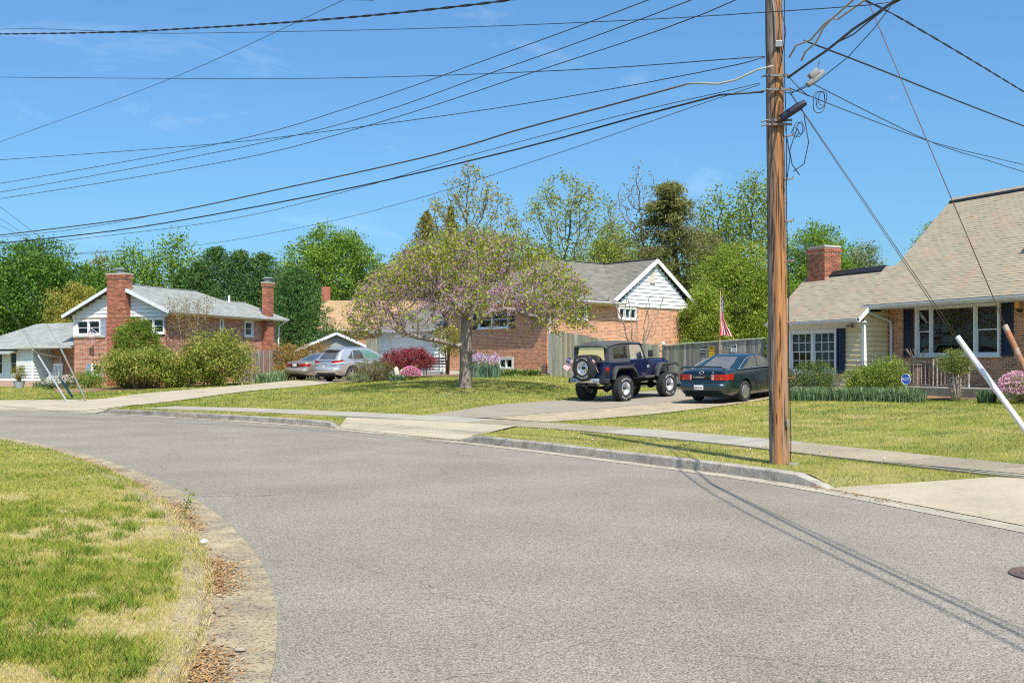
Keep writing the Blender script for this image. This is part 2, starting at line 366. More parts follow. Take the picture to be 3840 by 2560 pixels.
def strip(name, A, B, na, nb, zf, mtl, parent=None, smooth=True):
    """ruled sheet between polylines A and B"""
    A = resample(np.array(A, float), na); B = resample(np.array(B, float), na); t = np.linspace(0, 1, nb)[:, None, None]
    P = (A[None]*(1-t)+B[None]*t); z = zf(P.reshape(-1, 2), np.repeat(t.ravel(), na)); i = np.arange(na*nb).reshape(nb, na)
    F = np.stack([i[:-1, :-1].ravel(), i[:-1, 1:].ravel(), i[1:, 1:].ravel(), i[1:, :-1].ravel()], 1)
    # orient upward
    a, b, c = P.reshape(-1, 2)[F[0, :3]]
    if (b[0]-a[0])*(c[1]-a[1])-(b[1]-a[1])*(c[0]-a[0]) < 0: F = F[:, ::-1]
    return np_mesh(name, np.column_stack([P.reshape(-1, 2), z]), F, mtl, parent, smooth=smooth)
tag(strip('road', KN, offset(KF, -.0), 220, 9, lambda P, t: .03*4*t*(1-t)+.002, M_ASPH), 'grey speckled asphalt street bending past the houses', kind='structure')
# ---- concrete
M_CURB = mat('kerb_concrete', (.36,.325,.27), (.23,.2,.165), 5, .9, bump=.5, bscale=40, c3=(.14,.125,.105), scale3=2.2, var=.14, speck=(45, .78, .8))
M_CONC = mat('apron_concrete', (.4,.335,.24), (.34,.285,.2), 1.4, .9, bump=.25, bscale=60, c3=(.3,.25,.18), scale3=.7, detail=9, world=True, speck=(38, .86, .84))
M_DRIVE = mat('drive_concrete', (.29,.24,.18), (.24,.2,.15), .9, .9, bump=.2, bscale=50, c3=(.24,.21,.17), scale3=.5, world=True)
M_OLD = mat('old_drive', (.42,.34,.22), (.33,.26,.17), 1.6, .95, bump=.6, bscale=30, c3=(.22,.19,.12), scale3=1.1, world=True, speck=(30, .6, .75))
M_SLAB = mat('pavement_tan', (.32,.262,.175), (.27,.22,.145), 1.8, .9, bump=.25, bscale=60, c3=(.25,.21,.15), scale3=1.1, var=.14, world=True, speck=(40, .7, .82))
M_SLAB2 = mat('pavement_grey', (.34,.305,.245), (.29,.26,.205), 1.8, .9, bump=.25, bscale=60, var=.06, world=True)
kerb = tag(bpy.data.objects.new('kerb', None), 'raised grey concrete kerb along the far side of the road', kind='structure'); COL.objects.link(kerb)
def at_arc(Q, A, s):
    return np.array([np.interp(s, A, Q[:, 0]), np.interp(s, A, Q[:, 1])])
def near_arc(p, Q): return sdist([p], Q)[1][0]
PROF = [(-.03, -.06), (-.008, .1), (.0, .135), (.03, .156), (.15, .156), (.165, .13), (.17, -.06)]
def kerb_stone(s0, s1, d0=0, d1=0, name='kerb_stone', curve=KF, arc=KFA, prof=PROF, sgn=1, mtl=M_CURB, parent=kerb):
    n = max(3, int((s1-s0)/.3)+1); rows = []
    for k, s in enumerate(np.linspace(s0, s1, n)):
        c = at_arc(curve, arc, s); t = at_arc(curve, arc, s+.05)-at_arc(curve, arc, s-.05); t /= np.linalg.norm(t); nn = np.array([t[1], -t[0]])*sgn
        f = 1.0
        if d0 and s-s0 < .6: f = min(f, .08+.92*(s-s0)/.6)
        if d1 and s1-s < .6: f = min(f, .08+.92*(s1-s)/.6)
        j = random.uniform(-.004, .004)
        rows.append([(c[0]+nn[0]*(o+j), c[1]+nn[1]*(o+j), z*f if z > 0 else z) for o, z in prof])
    m = MB(); kx = len(prof)
    m.add([p for r_ in rows for p in r_], [(i*kx+j, i*kx+j+1, (i+1)*kx+j+1, (i+1)*kx+j) for i in range(n-1) for j in range(kx-1)] + [tuple(range(kx)), tuple(range((n-1)*kx, n*kx))])
    return m.build(name, mtl, parent, smooth=35)
def stones(s0, s1, L=3.05, d0=0, d1=0, **k):
    n = max(1, round((s1-s0)/L)); e = np.linspace(s0, s1, n+1)
    for i in range(n): kerb_stone(e[i]+.006, e[i+1]-.006, d0 and i == 0, d1 and i == n-1, **k)
aR, aA0, aA1, aL0, aL1 = [near_arc(p, KF) for p in ((4.05,13.2),(-1.15,21.55),(-4.3,25.75),(-13.4,33.6),(-19.5,36.4))]
stones(aR, aA0, d0=1, d1=1); stones(aA1, aL0, d0=1, d1=1); stones(aL1, aL1+12, d0=1)
# ---- gutter strip of pale concrete on the far side
GUT = KF[(KFA > aR-14) & (KFA < aL1+5)]
tag(strip('gutter', offset(GUT, -.3), offset(GUT, .02), 200, 2, lambda P, t: .012+0*t, mat('gutter_concrete', (.4,.355,.27), (.3,.26,.2), 2.5, .9, bump=.3, bscale=50, c3=(.22,.18,.12), scale3=1.3, world=True)), 'thin pale concrete gutter strip under the far kerb', kind='structure')
# ---- near side: gutter pan slabs and worn low kerb
pan = tag(bpy.data.objects.new('gutter_pan', None), 'tan concrete gutter pan edging the corner lawn', kind='structure'); COL.objects.link(pan)
M_PAN = mat('pan_concrete', (.4,.325,.2), (.29,.23,.14), 4, .95, bump=.9, bscale=45, c3=(.2,.165,.12), scale3=2.6, var=.12, world=True, speck=(70, .5, .78))
M_NKERB = mat('worn_kerb', (.36,.29,.2), (.26,.2,.13), 6, .95, bump=.7, bscale=40, c3=(.15,.12,.08), scale3=2, var=.1, world=True, speck=(60, .5, .75))
e = np.arange(near_arc((-.9,1.5), KN), near_arc((-30,31.5), KN), 2.6)
PANP = [(.03, -.05), (.02, .012), (.0, .016), (-.2, .006), (-.43, .004), (-.43, -.05)]
NKP = [(-.432, -.05), (-.432, .02), (-.45, .042), (-.48, .055), (-.56, .06), (-.62, .055), (-.63, -.05)]
for a, b in zip(e[:-1], e[1:]):
    kerb_stone(a+.005, b-.005, name='gutter_slab', curve=KN, arc=KNA, prof=PANP, mtl=M_PAN, parent=pan)
    kerb_stone(a+.006, b-.006, name='kerb_stone', curve=KN, arc=KNA, prof=NKP, mtl=M_NKERB, parent=pan)
# ---- pavement slabs
sw = tag(bpy.data.objects.new('pavement', None), 'narrow concrete pavement crossing the front lawns', kind='structure'); COL.objects.link(sw)
SWA = arclen(SWL); SLABS = np.arange(0, SWA[-1], 1.5)
TANS = 0
for a, b in zip(SLABS[:-1], SLABS[1:]):
    q = [at_arc(SWL, SWA, s) for s in np.linspace(a+.012, b-.012, 5)]; q = np.array(q); u = offset(q, 1.25)
    mid = q[2]; P = np.concatenate([q, u[::-1]]); z = HF(P)+.03; zb = z-.12; n = len(P)
    m = MB(); m.add([(*p, zz) for p, zz in zip(P, z)]+[(*p, zz) for p, zz in zip(P, zb)], [tuple(range(n))[::-1]]+[(i, (i+1) % n, n+(i+1) % n, n+i) for i in range(n)])
    m.build('paving_slab', M_SLAB2 if (2.0 < mid[0] < 4.0 or mid[0] < -1.5) else M_SLAB, sw)
# ---- driveways
DR_L = [(-2.5,27.7),(-.5,31.9),(1.75,34.3),(4.2,37.4),(6.7,40.6),(7.6,41.6)]; DR_M = [(-.6,26.5),(1.1,28.3),(2.45,29.85),(4.27,31.9),(7,35),(10.2,38.4)]; DR_R = [(.85,24.75),(2.1,25.7),(3.45,27),(5.95,29.9),(7.8,32),(11,36)]
def hf2(P, t):
    z = HF(P)+.025; s, _ = sdist(P, KF); return np.where(s < 2.1, np.minimum(z, ramp_z(s)+.012), z)
tag(strip('driveway', DR_L, DR_M, 60, 14, hf2, M_DRIVE), 'smooth concrete driveway under the blue off-roader', kind='structure')
tag(strip('old_driveway', DR_M, DR_R, 60, 8, lambda P, t: HF(P)+.02, M_OLD), 'crumbling tan driveway strip beside the concrete drive', kind='structure')
DL_U = [(-23,38.2),(-18.2,39.0),(-16.2,40.8),(-15.1,43.3),(-12.65,48.7),(-11.6,53.5),(-8,62)]; DL_D = [(-14.2,34.25),(-13.4,35),(-12.7,36),(-10.7,40.9),(-9,46),(-7,52),(-3,60)]
tag(strip('side_driveway', DL_U, DL_D, 80, 14, hf2, M_CONC), 'pale concrete driveway leading to the silver car', kind='structure')
ap = lambda lo, hi: (lambda P, t: np.where(t > .995, hi, lo+(hi-lo)*np.sin(np.clip(t, 0, 1)*math.pi/2)))
seg = lambda a, b: np.array([at_arc(KF, KFA, s) for s in np.linspace(a, b, 20)])
sseg = lambda p, q: np.array([at_arc(SWL, SWA, s) for s in np.linspace(near_arc(p, SWL), near_arc(q, SWL), 20)])
AP_A = (seg(aA0, aA1), sseg((.1,23.4), (-4.5,28.2))); AP_B = (seg(aR, aR-16), np.concatenate([[(4.15,13.25),(5.2,13.1)], sseg((6.2,12.95), (12.5,3))]))
AP_C = (seg(aL0+.1, aL1-.1), np.array([(-12.9,36.0),(-16.8,41.0),(-24.5,40)]))
apz = lambda P, t: np.where(t < .001, .02, np.minimum(ramp_z(sdist(P, KF)[0]), HF(P)+.027))
tag(strip('apron', *AP_A, 24, 10, apz, M_CONC), 'pale concrete apron ramp joining the driveway to the road', kind='structure')
tag(strip('apron', *AP_B, 30, 10, apz, M_CONC), 'wide pale concrete apron beyond the end of the kerb', kind='structure')
tag(strip('apron', *AP_C, 24, 8, apz, M_CONC), 'concrete driveway mouth at the far bend of the road', kind='structure')
APRONS += [list(map(tuple, AP_A[0]))+list(map(tuple, AP_A[1][::-1])), list(map(tuple, AP_B[0]))+list(map(tuple, AP_B[1][::-1])), list(map(tuple, AP_C[0]))+list(map(tuple, AP_C[1][::-1]))]
lawn('lawn', 'mown green lawns sloping up from the pavement to the brick houses', graded(-260, 260, .25, 1.22, -17, 15), graded(-40, 420, .25, 1.2, 6, 41), HL, KF, 1, .13, M_LAWN)
# ---- mulch beds
M_MULCH = mat('mulch', (.27,.16,.09), (.17,.1,.06), 9, .95, bump=1, bscale=40, world=True)
def bed(label, A, B, n=40):
    return tag(strip('mulch_bed', A, B, n, 6, lambda P, t: HF(P)+.02+.03*np.sin(np.pi*t), M_MULCH), label, kind='structure')
bed('brown mulch bed along the brick wall behind the redbud', [(1.7,47.4),(-1.5,46.2),(-4.2,48.2),(-7.4,46.8),(-8.6,49.2)], [(1.4,48.1),(-1.9,50.4),(-4,53.0),(-6.5,53.5),(-8.0,52.4)])
bed('mulch bed below the porch railing', [(9.0,33.8),(11.2,30.4),(12.8,28.2),(15.4,24.6)], [(10.2,35.5),(12.3,32),(14.6,28.6),(17,25)])
bed('dark soil bed under the big clipped shrubs', [(-20.8,47.6),(-17,48.2),(-13.5,50.2)], [(-23,52),(-18,53.2),(-14,55)])
# ================================================================ building kit
M_MORTAR = mat('mortar', (.72,.6,.46), (.62,.5,.38), 8, .95, bump=.2)
M_BR_R = mat('brick_orange', (.55,.22,.085), (.4,.14,.06), 3, .88, bump=.3, bscale=60, var=.42, isl=True)
M_BR_M = mat('brick_mid', (.55,.24,.12), (.45,.18,.085), 2, .88, bump=.3, bscale=60, var=.36, isl=True)
M_BR_L = mat('brick_red', (.44,.165,.095), (.33,.105,.062), 1.2, .88, bump=.3, bscale=60, var=.42, isl=True)
M_WHITE = mat('white_trim', (.78,.78,.76), (.7,.7,.68), 3, .5)
M_SIDW = mat('white_siding', (.76,.76,.74), (.68,.68,.66), 2, .55, var=.05)
M_SIDC = mat('cream_siding', (.82,.66,.37), (.74,.59,.32), 2, .6, var=.06)
M_GUT = mat('gutter_white', (.7,.71,.72), (.55,.56,.57), 4, .45)
M_NAVY = mat('navy_shutter', (.012,.017,.045), rough=.45)
M_BLUEG = mat('blue_grey_shutter', (.3,.36,.46), (.26,.31,.4), 4, .6)
M_SHT = mat('shingle_tan', (.36,.305,.215), (.29,.25,.18), 2.3, .95, bump=.5, bscale=90, c3=(.38,.27,.18), scale3=1.6, var=.07, isl=True)
M_SHG = mat('shingle_grey', (.2,.185,.15), (.145,.135,.112), 1.6, .95, bump=.4, bscale=80, var=.15, isl=True)
M_SHL = mat('shingle_pale', (.29,.3,.275), (.235,.245,.225), 1.6, .95, bump=.4, bscale=80, var=.12, isl=True)
M_SHB = mat('shingle_brown', (.4,.26,.14), (.32,.2,.11), 1.6, .95, bump=.4, bscale=80, var=.2, isl=True)
M_DECK = mat('roof_deck', (.1,.1,.09), rough=.95)
M_GLASS = glassmat('window_glass', (.9,.97,.96), .97)
M_GLASSD = glassmat('window_glass_dark', (.9,.95,.95), .97)
M_DARK = mat('dark_interior', (.02,.02,.022), rough=.9)
M_BLIND = mat('window_blind', (.42,.48,.47), (.3,.35,.35), 30, .8, stretch=(.1,.1,1))
M_CURT = mat('lace_curtain', (.75,.72,.68), (.3,.28,.26), 14, .9, stretch=(1,1,.1))
M_STONE = mat('sill_stone', (.5,.47,.41), (.4,.37,.32), 6, .9)
M_GREYM = mat('grey_metal', (.36,.37,.38), rough=.45, metal=.6)
M_BLACK = mat('black_iron', (.012,.012,.013), rough=.5)
def shared_box(name, w, h, d, mtl, wedge=None):
    m = MB(); t = wedge
    if t: m.add([(-.5*w,0,0),(.5*w,0,0),(.5*w,h,0),(-.5*w,h,0),(-.5*w,0,d),(.5*w,0,d),(.5*w,h,t),(-.5*w,h,t)], [(0,3,2,1),(4,5,6,7),(0,1,5,4),(1,2,6,5),(2,3,7,6),(3,0,4,7)])
    else: m.box((-.5*w,0,0),(.5*w,h,d))
    o = m.build(name, mtl); me = o.data; bpy.data.objects.remove(o); return me
def scan(poly, b):
    xs = []; n = len(poly)
    for i in range(n):
        (a0, b0), (a1, b1) = poly[i], poly[(i+1) % n]
        if (b0 <= b) != (b1 <= b): xs.append(a0+(a1-a0)*(b-b0)/(b1-b0))
    xs.sort(); return [(xs[i], xs[i+1]) for i in range(0, len(xs)-1, 2)]
def cut(iv, holes, b0, b1):
    for (h0, h1, k0, k1) in holes:
        if k1 <= b0+.01 or k0 >= b1-.01: continue
        nx = []
        for (x0, x1) in iv:
            if h1 <= x0 or h0 >= x1: nx.append((x0, x1)); continue
            if h0 > x0: nx.append((x0, h0))
            if h1 < x1: nx.append((h1, x1))
        iv = nx
    return iv
class House:
    def __init__(s, name, label, cat, O, u, zb, nparts=0, group=None):
        s.root = thing(name, label, cat, (O[0], O[1], zb), math.atan2(u[1], u[0]), group); s.zb = zb; s.items = {}; s.np = nparts
        s.MW = Matrix.Translation((O[0], O[1], zb)) @ Matrix.Rotation(math.atan2(u[1], u[0]), 4, 'Z')
    def wf(s, p, d):
        """wall frame: a along d, b up (absolute z), c outward"""
        d = Vector((d[0], d[1], 0)).normalized(); m = Matrix((d, (0, 0, 1), d.cross(Vector((0, 0, 1))))).transposed().to_4x4(); m.translation = (p[0], p[1], -s.zb); return m
    def rf(s, p, along, up):
        """roof frame: a along eave, b up the slope, c out of the roof"""
        x = Vector(along).normalized(); y = Vector(up).normalized(); m = Matrix((x, y, x.cross(y))).transposed().to_4x4(); m.translation = Vector(p)-Vector((0, 0, s.zb)); return m
    def wall(s, wf, a0, a1, b0, b1, holes=(), mtl=None, t=.2, c=-.0035, name='wall'):
        a0 += .02; a1 -= .02
        A = sorted({a0, a1, *[x for h in holes for x in h[:2] if a0 < x < a1]}); B = sorted({b0, b1, *[x for h in holes for x in h[2:] if b0 < x < b1]}); m = MB()
        for i in range(len(A)-1):
            for j in range(len(B)-1):
                ca, cb = (A[i]+A[i+1])/2, (B[j]+B[j+1])/2
                if any(h[0] < ca < h[1] and h[2] < cb < h[3] for h in holes): continue
                m.box((A[i], B[j], c-t), (A[i+1], B[j+1], c), wf)
        return m.build(name, mtl or M_MORTAR, s.root)
    def bricks(s, wf, poly, holes=(), mtl=None, vis=True, key='brick', bond=0, c=-.03, b0=None, step=.0677):
        bs = [p[1] for p in poly]; b = min(bs) if b0 is None else b0; k = bond; L = .2172
        while b+.06 <= max(bs):
            for (x0, x1) in cut(scan(poly, b+.03), holes, b, b+.06):
                x = math.floor(x0/L)*L-(L/2 if k % 2 else 0)
                while x < x1-.01:
                    a, e = max(x, x0), min(x+L-.0147, x1)
                    if e-a > .03: s.items.setdefault((key, mtl), []).append((wf @ Matrix.Translation(((a+e)/2, b, c+random.uniform(-.002, .002))), e-a, .0515, .03, None, vis))
                    x += L
            b += step; k += 1
    def shingles(s, rf, poly, mtl, vis=True, exp=.14, w=.33, key='shingle'):
        bs = [p[1] for p in poly]; b = min(bs); k = 0
        while b < max(bs)-.01:
            h = min(exp*1.05, max(bs)-b); off = random.uniform(0, w)
            for (x0, x1) in scan(poly, min(b+exp*.5, max(bs)-.005)):
                x = x0-off
                while x < x1-.01:
                    a, e = max(x, x0), min(x+w-.0015, x1)
                    if e-a > .03: s.items.setdefault((key, mtl), []).append((rf @ Matrix.Translation(((a+e)/2, b, .001)), e-a, h, (.016 if random.random() < .22 else .011), .005, vis))
                    x += w
            b += exp; k += 1
    def siding(s, wf, poly, holes=(), mtl=None, exp=.18, c=0, name='siding_board', t=.034):
        bs = [p[1] for p in poly]; b = min(bs); top = max(bs)
        while b < top-.02:
            h = min(exp, top-b)
            for (x0, x1) in cut(scan(poly, b+h*.5), holes, b+.02, b+h-.02):
                if x1-x0 < .03: continue
                g_ = .014; m = MB(); m.add([(x0,b,c-.01),(x1,b,c-.01),(x1,b+h-g_,c-.01),(x0,b+h-g_,c-.01),(x0,b,c+t),(x1,b,c+t),(x1,b+h-g_,c+.004),(x0,b+h-g_,c+.004)], [(0,3,2,1),(4,5,6,7),(0,1,5,4),(1,2,6,5),(2,3,7,6),(3,0,4,7)], wf)
                m.build(name, mtl, s.root, fix=False)
            b += exp
    def slab(s, pts, t, mtl=M_DECK, name='roof', par=None):
        """flat polygon (absolute z) thickened downwards"""
        m = MB(); m.prism([(p[0], p[1], p[2]-s.zb) for p in pts], (0, 0, -t)); return m.build(name, mtl, par or s.root)
    def box(s, name, a, b, mtl, par=None, bevel=0):
        m = MB(); m.box((a[0], a[1], a[2]-s.zb), (b[0], b[1], b[2]-s.zb)); return m.build(name, mtl, par or s.root, bevel=bevel)
    def wbox(s, name, wf, a, b, mtl, par=None, bevel=0):
        m = MB(); m.box(a, b, wf); return m.build(name, mtl, par or s.root, bevel=bevel)
    def gutter(s, p, q, out, mtl=M_GUT, w=.12, h=.12):
        p, q, out = Vector(p), Vector(q), Vector(out).normalized(); p.z -= s.zb; q.z -= s.zb
        sec = [(0, 0), (.05, 0), (w, h*.6), (w, h), (w-.012, h), (w-.012, h*.65), (.045, .012), (0, .012)]
        m = MB(); m.prism([p+out*a+Vector((0, 0, b)) for a, b in sec], q-p); return m.build('gutter', mtl, s.root)
    def spout(s, pts, r=.04, mtl=M_GUT):
        m = MB(); m.tube([(x, y, z-s.zb) for x, y, z in pts], r, 8); return m.build('downspout', mtl, s.root, smooth=40)
    def window(s, wf, a0, a1, b0, b1, cols=1, rail=True, grid=None, sill=True, behind=None, fr=.06, mtl=M_WHITE, glass=None, colw=None, c=.0, label=None, rails=None, sx=.03):
        """frame, sashes, panes; hole must exist in the wall"""
        m = MB(); d0, d1 = c-.09, c+.035
        m.box((a0, b0, d0), (a0+fr, b1, d1), wf); m.box((a1-fr, b0, d0), (a1, b1, d1), wf)
        m.box((a0+fr, b1-fr, d0), (a1-fr, b1, d1), wf); m.box((a0+fr, b0, d0), (a1-fr, b0+fr*.8, d1), wf)
        W = a1-a0-2*fr; cw = [x/sum(colw)*W for x in colw] if colw else [W/cols]*cols; x = a0+fr; cols = len(cw); cells = []
        for i, w in enumerate(cw):
            e = x+w
            if i < cols-1: m.box((e-fr*.5, b0+fr*.8, d0+.004), (e+fr*.5, b1-fr, d1-.004), wf)
            l = x+(fr*.5 if i else 0); r = e-(fr*.5 if i < cols-1 else 0); cells.append((l, r)); x = e
        o = m.build('window', mtl, s.root)
        if label: o['label'] = label
        lo, hi = b0+fr*.8, b1-fr
        for i, (l, r) in enumerate(cells):
            rl = rail if rails is None else rails[i]
            if rl:
                mid = (lo+hi)/2; parts = [(mid-.02, hi, -.045), (lo, mid+.02, -.065)]
            else: parts = [(lo, hi, -.045)]
            for (q0, q1, cz) in parts:
                sm = MB(); sw = sx if rl else .03; z0, z1 = c+cz-.015, c+cz+.015
                sm.box((l, q0, z0), (l+sw, q1, z1), wf); sm.box((r-sw, q0, z0), (r, q1, z1), wf); sm.box((l+sw, q0, z0), (r-sw, q0+sw, z1), wf); sm.box((l+sw, q1-sw, z0), (r-sw, q1, z1), wf)
                if grid:
                    gx, gy = grid
                    for k in range(1, gx): xx = l+sw+(r-l-2*sw)*k/gx; sm.box((xx-.01, q0+sw, z0+.004), (xx+.01, q1-sw, z1-.002), wf)
                    for k in range(1, gy): yy = q0+sw+(q1-q0-2*sw)*k/gy; sm.box((l+sw, yy-.01, z0+.005), (r-sw, yy+.01, z1-.003), wf)
                sm.build('sash', mtl, o)
                pm = MB(); pm.box((l+sw, q0+sw, c+cz-.004), (r-sw, q1-sw, c+cz+.002), wf); pm.build('pane', glass or M_GLASS, o)
        if sill:
            sm = MB(); sm.box((a0-.05, b0-.06, c-.04), (a1+.05, b0-.003, c+.07), wf); sm.build('sill', mtl if sill is True else sill, o)
        k = MB(); k.box((a0+.01, b0+.01, c-.6), (a1-.01, b1-.01, c-.56), wf); k.build('dark_room', M_DARK, o)
        if behind:
            bm_, frac = behind; k = MB(); n = 14
            for i in range(n):
                x0 = a0+fr+(W)*i/n; k.add([(x0, hi-(hi-lo)*frac, c-.13-.012*(i % 2)), (x0+W/n, hi-(hi-lo)*frac, c-.13-.012*((i+1) % 2)), (x0+W/n, hi, c-.13-.012*((i+1) % 2)), (x0, hi, c-.13-.012*(i % 2))], [(0, 1, 2, 3)], wf)
            k.build('curtain', bm_, o, fix=False)
        return o
    def shutter(s, wf, a0, a1, b0, b1, mtl, n=None, c=0):
        wf = wf @ Matrix.Translation((0, 0, c))
        m = MB(); f = .045; m.box((a0, b0, .0), (a0+f, b1, .035), wf); m.box((a1-f, b0, .0), (a1, b1, .035), wf)
        for y in (b0, (b0+b1)/2-f/2, b1-f): m.box((a0+f, y, 0), (a1-f, y+f, .034), wf)
        o = m.build('shutter', mtl, s.root); k = MB(); n = n or int((b1-b0)/.06)
        for i in range(n):
            y = b0+f+(b1-b0-2*f)*i/n; h = (b1-b0-2*f)/n
            k.add([(a0+f, y, .026), (a1-f, y, .026), (a1-f, y+h*.95, .008), (a0+f, y+h*.95, .008), (a0+f, y, .004), (a1-f, y, .004)], [(0, 1, 2, 3), (0, 1, 5, 4)], wf)
        q = k.build('louvre', mtl, o, fix=False); q['kind'] = 'stuff'; return o
    def finish(s):
        for (key, mtl), L in s.items.items():
            L.sort(key=lambda it: (not it[5], (s.MW @ it[0].translation).length)); n = s.np if isinstance(s.np, int) else s.np.get(key, 0)
            n = min(n, sum(1 for it in L if it[5])); cache = {}
            if key.startswith('brick'): me = shared_box(key, 1, .0515, .03, mtl)
            else: me = shared_box(key, 1, 1, .016, mtl, .005)
            for (m, w, h, d, t, v) in L[:n]:
                o = bpy.data.objects.new(key, me); COL.objects.link(o); o.parent = s.root; o.matrix_basis = m @ Matrix.Diagonal((w, 1 if key.startswith('brick') else h, 1 if key.startswith('brick') else d/.016, 1))
            if len(L) > n:
                C = np.zeros((len(L)-n, 8, 3), np.float32); base = np.array([(-.5,0,0),(.5,0,0),(.5,1,0),(-.5,1,0),(-.5,0,1),(.5,0,1),(.5,1,1),(-.5,1,1)])
                for i, (m, w, h, d, t, v) in enumerate(L[n:]):
                    q = base*np.array([w, h, d])
                    if t is not None: q[6:, 2] = t
                    A = np.array(m); C[i] = q@A[:3, :3].T+A[:3, 3]
                F = np.array([(4,5,6,7),(0,1,5,4),(1,2,6,5),(2,3,7,6),(3,0,4,7)]); F = (F[None]+(np.arange(len(C))*8)[:, None, None]).reshape(-1, 4)
                o = np_mesh(key if n == 0 else key+'_course', C.reshape(-1, 3), F, mtl, s.root); o['kind'] = 'stuff'
M_GAP = mat('siding_shadow_gap', (.2,.2,.2), rough=.9)  # dark backing colour stands in for the shade lines between white boards
def gable_wall(h, wf, poly, mtl, name='gable_wall', t=.12, c=-.012):
    mtl = M_GAP if mtl is M_SIDW else mtl
    m = MB(); o = wf.to_3x3() @ Vector((0, 0, 1)); m.prism([wf @ Vector((a, b, c)) for a, b in poly], -o*t); return m.build(name, mtl, h.root)
# ================================================================ orange brick house with the tan roof
def right_house():
    h = House('brick_house', 'orange brick house with steep tan shingle roof, cream sided wing and porch railing', 'house', (12.26, 33.9), (.423, -.906), .75, {'brick': 300, 'shingle': 300})
    F = h.wf((0, 0), (1, 0)); win = (1.16, 4.3, 1.86, 3.4); door = (5.9, 6.9, .95, 3.1)
    h.wall(F, 0, 10, .5, 3.52, [win, door]); h.bricks(F, [(0, .55), (10, .55), (10, 3.5), (0, 3.5)], [win, door], M_BR_R)
    h.wbox('door', F, (5.9, .95, -.12), (6.9, 3.1, -.05), M_NAVY)
    h.window(F, *win, colw=[.55, 1.75, .84], rails=[True, False, True], behind=(M_BLIND, .96), glass=M_GLASSD, fr=.075, label='wide white picture window with narrow side sashes')
    h.shutter(F, .68, 1.08, 1.83, 3.4, M_NAVY); h.shutter(F, 4.36, 4.76, 1.83, 3.4, M_NAVY)
    # shell
    h.wall(h.wf((10, 0), (0, 1)), 0, 6, .5, 3.5, mtl=M_SIDC); h.wall(h.wf((10, 6), (-1, 0)), 0, 10, .5, 3.5, mtl=M_SIDC)
    L = h.wf((0, 6), (0, -1)); h.wall(L, 0, 6, .5, 3.5, mtl=M_SIDC, c=-.02); gp = [(-.0, 3.5), (6, 3.5), (3, 6.9)]; gable_wall(h, L, gp, M_SIDC, c=-.02); h.siding(L, [(0, 3.5), (6, 3.5), (3, 6.9)], mtl=M_SIDC)
    gable_wall(h, h.wf((10, 0), (0, 1)), gp, M_SIDC, c=-.02)
    # main roof
    e, r = (-.93, 3.5), (3.02, 7.2); up = (0, r[0]-e[0], r[1]-e[1]); sl = math.hypot(up[1], up[2])
    RF = h.rf((-.14, e[0], e[1]), (1, 0, 0), up)
    ro = h.slab([(-.14, e[0], e[1]-.012), (10.3, e[0], e[1]-.012), (10.3, r[0], r[1]-.012), (-.14, r[0], r[1]-.012)], .1); h.slab([(-.14, r[0], r[1]-.014), (10.3, r[0], r[1]-.014), (10.3, 6.45, 3.5), (-.14, 6.45, 3.5)], .1, M_SHT)
    h.shingles(RF, [(0, 0), (10.4, 0), (10.4, sl), (0, sl)], M_SHT, exp=.118)
    m = MB(); m.prism([(-.16, 2.86, 7.06-.75), (-.16, 3.0, 7.225-.75), (-.16, 3.14, 7.06-.75), (-.16, 3.0, 7.2-.75)], (10.5, 0, 0)); m.build('ridge_cap', M_SHT, h.root)
    m = MB(); m.prism([(-.1, 2.83, 7.03-.75), (-.1, 2.9, 7.11-.75), (-.1, 2.87, 7.13-.75), (-.1, 2.8, 7.05-.75)], (10.3, 0, 0)); m.build('ridge_vent', M_BLACK, h.root)
    h.gutter((-.16, e[0]+.02, 3.36), (10.3, e[0]+.02, 3.36), (0, -1, 0)); h.box('soffit', (.02, e[0]+.02, 3.36), (10.2, -.004, 3.38), M_WHITE); h.box('fascia', (-.12, e[0], 3.37), (10.2, e[0]+.018, 3.49), M_WHITE)
    # wing
    W = h.wf((-4.2, -1.03), (1, 0)); ww = (.58, 2.98, 1.31, 2.78)
    h.wall(W, 0, 4.2, .5, 3.05, [ww], M_SIDC, c=-.01); h.siding(W, [(0, .75), (4.2, .75), (4.2, 2.98), (0, 2.98)], [ww, (-.1, .58, .7, 1.2)], M_SIDC, .16)
    h.window(W, *ww, cols=2, grid=(3, 2), behind=(M_CURT, .98), fr=.11, label='pair of gridded white sash windows with lace curtains')
    h.wbox('frieze_board', W, (-.05, 2.79, .0), (4.2, 3.0, .03), M_WHITE); h.shutter(W, 3.01, 3.4, 1.3, 2.78, M_NAVY, c=.035); h.shutter(W, .12, .5, 1.3, 2.78, M_NAVY, c=.035)
    S = h.wf((0, -1.03), (0, 1)); h.wall(S, 0, 1.02, .5, 3.3, mtl=M_SIDC, c=-.01); h.siding(S, [(0, .75), (1.02, .75), (1.02, 3.36), (.3, 3.3), (0, 2.98)], mtl=M_SIDC, exp=.16)
    h.wbox('corner_board', W, (4.13, .75, .001), (4.245, 3.0, .035), M_WHITE); h.wbox('corner_board', S, (-.036, .75, .001), (.07, 3.0, .034), M_WHITE)
    E_ = h.wf((-4.2, 2.2), (0, -1)); h.wall(E_, 0, 3.2, .5, 3.05, mtl=M_SIDC); gable_wall(h, E_, [(0, 3.0), (3.2, 3.0), (1.65, 4.7)], M_SIDC)
    h.wall(h.wf((0, 2.2), (-1, 0)), 0, 4.2, .5, 3.05, mtl=M_SIDC)
    e2, r2 = (-1.4, 3.06), (.5, 4.84); up2 = (0, r2[0]-e2[0], r2[1]-e2[1]); s2 = math.hypot(up2[1], up2[2])
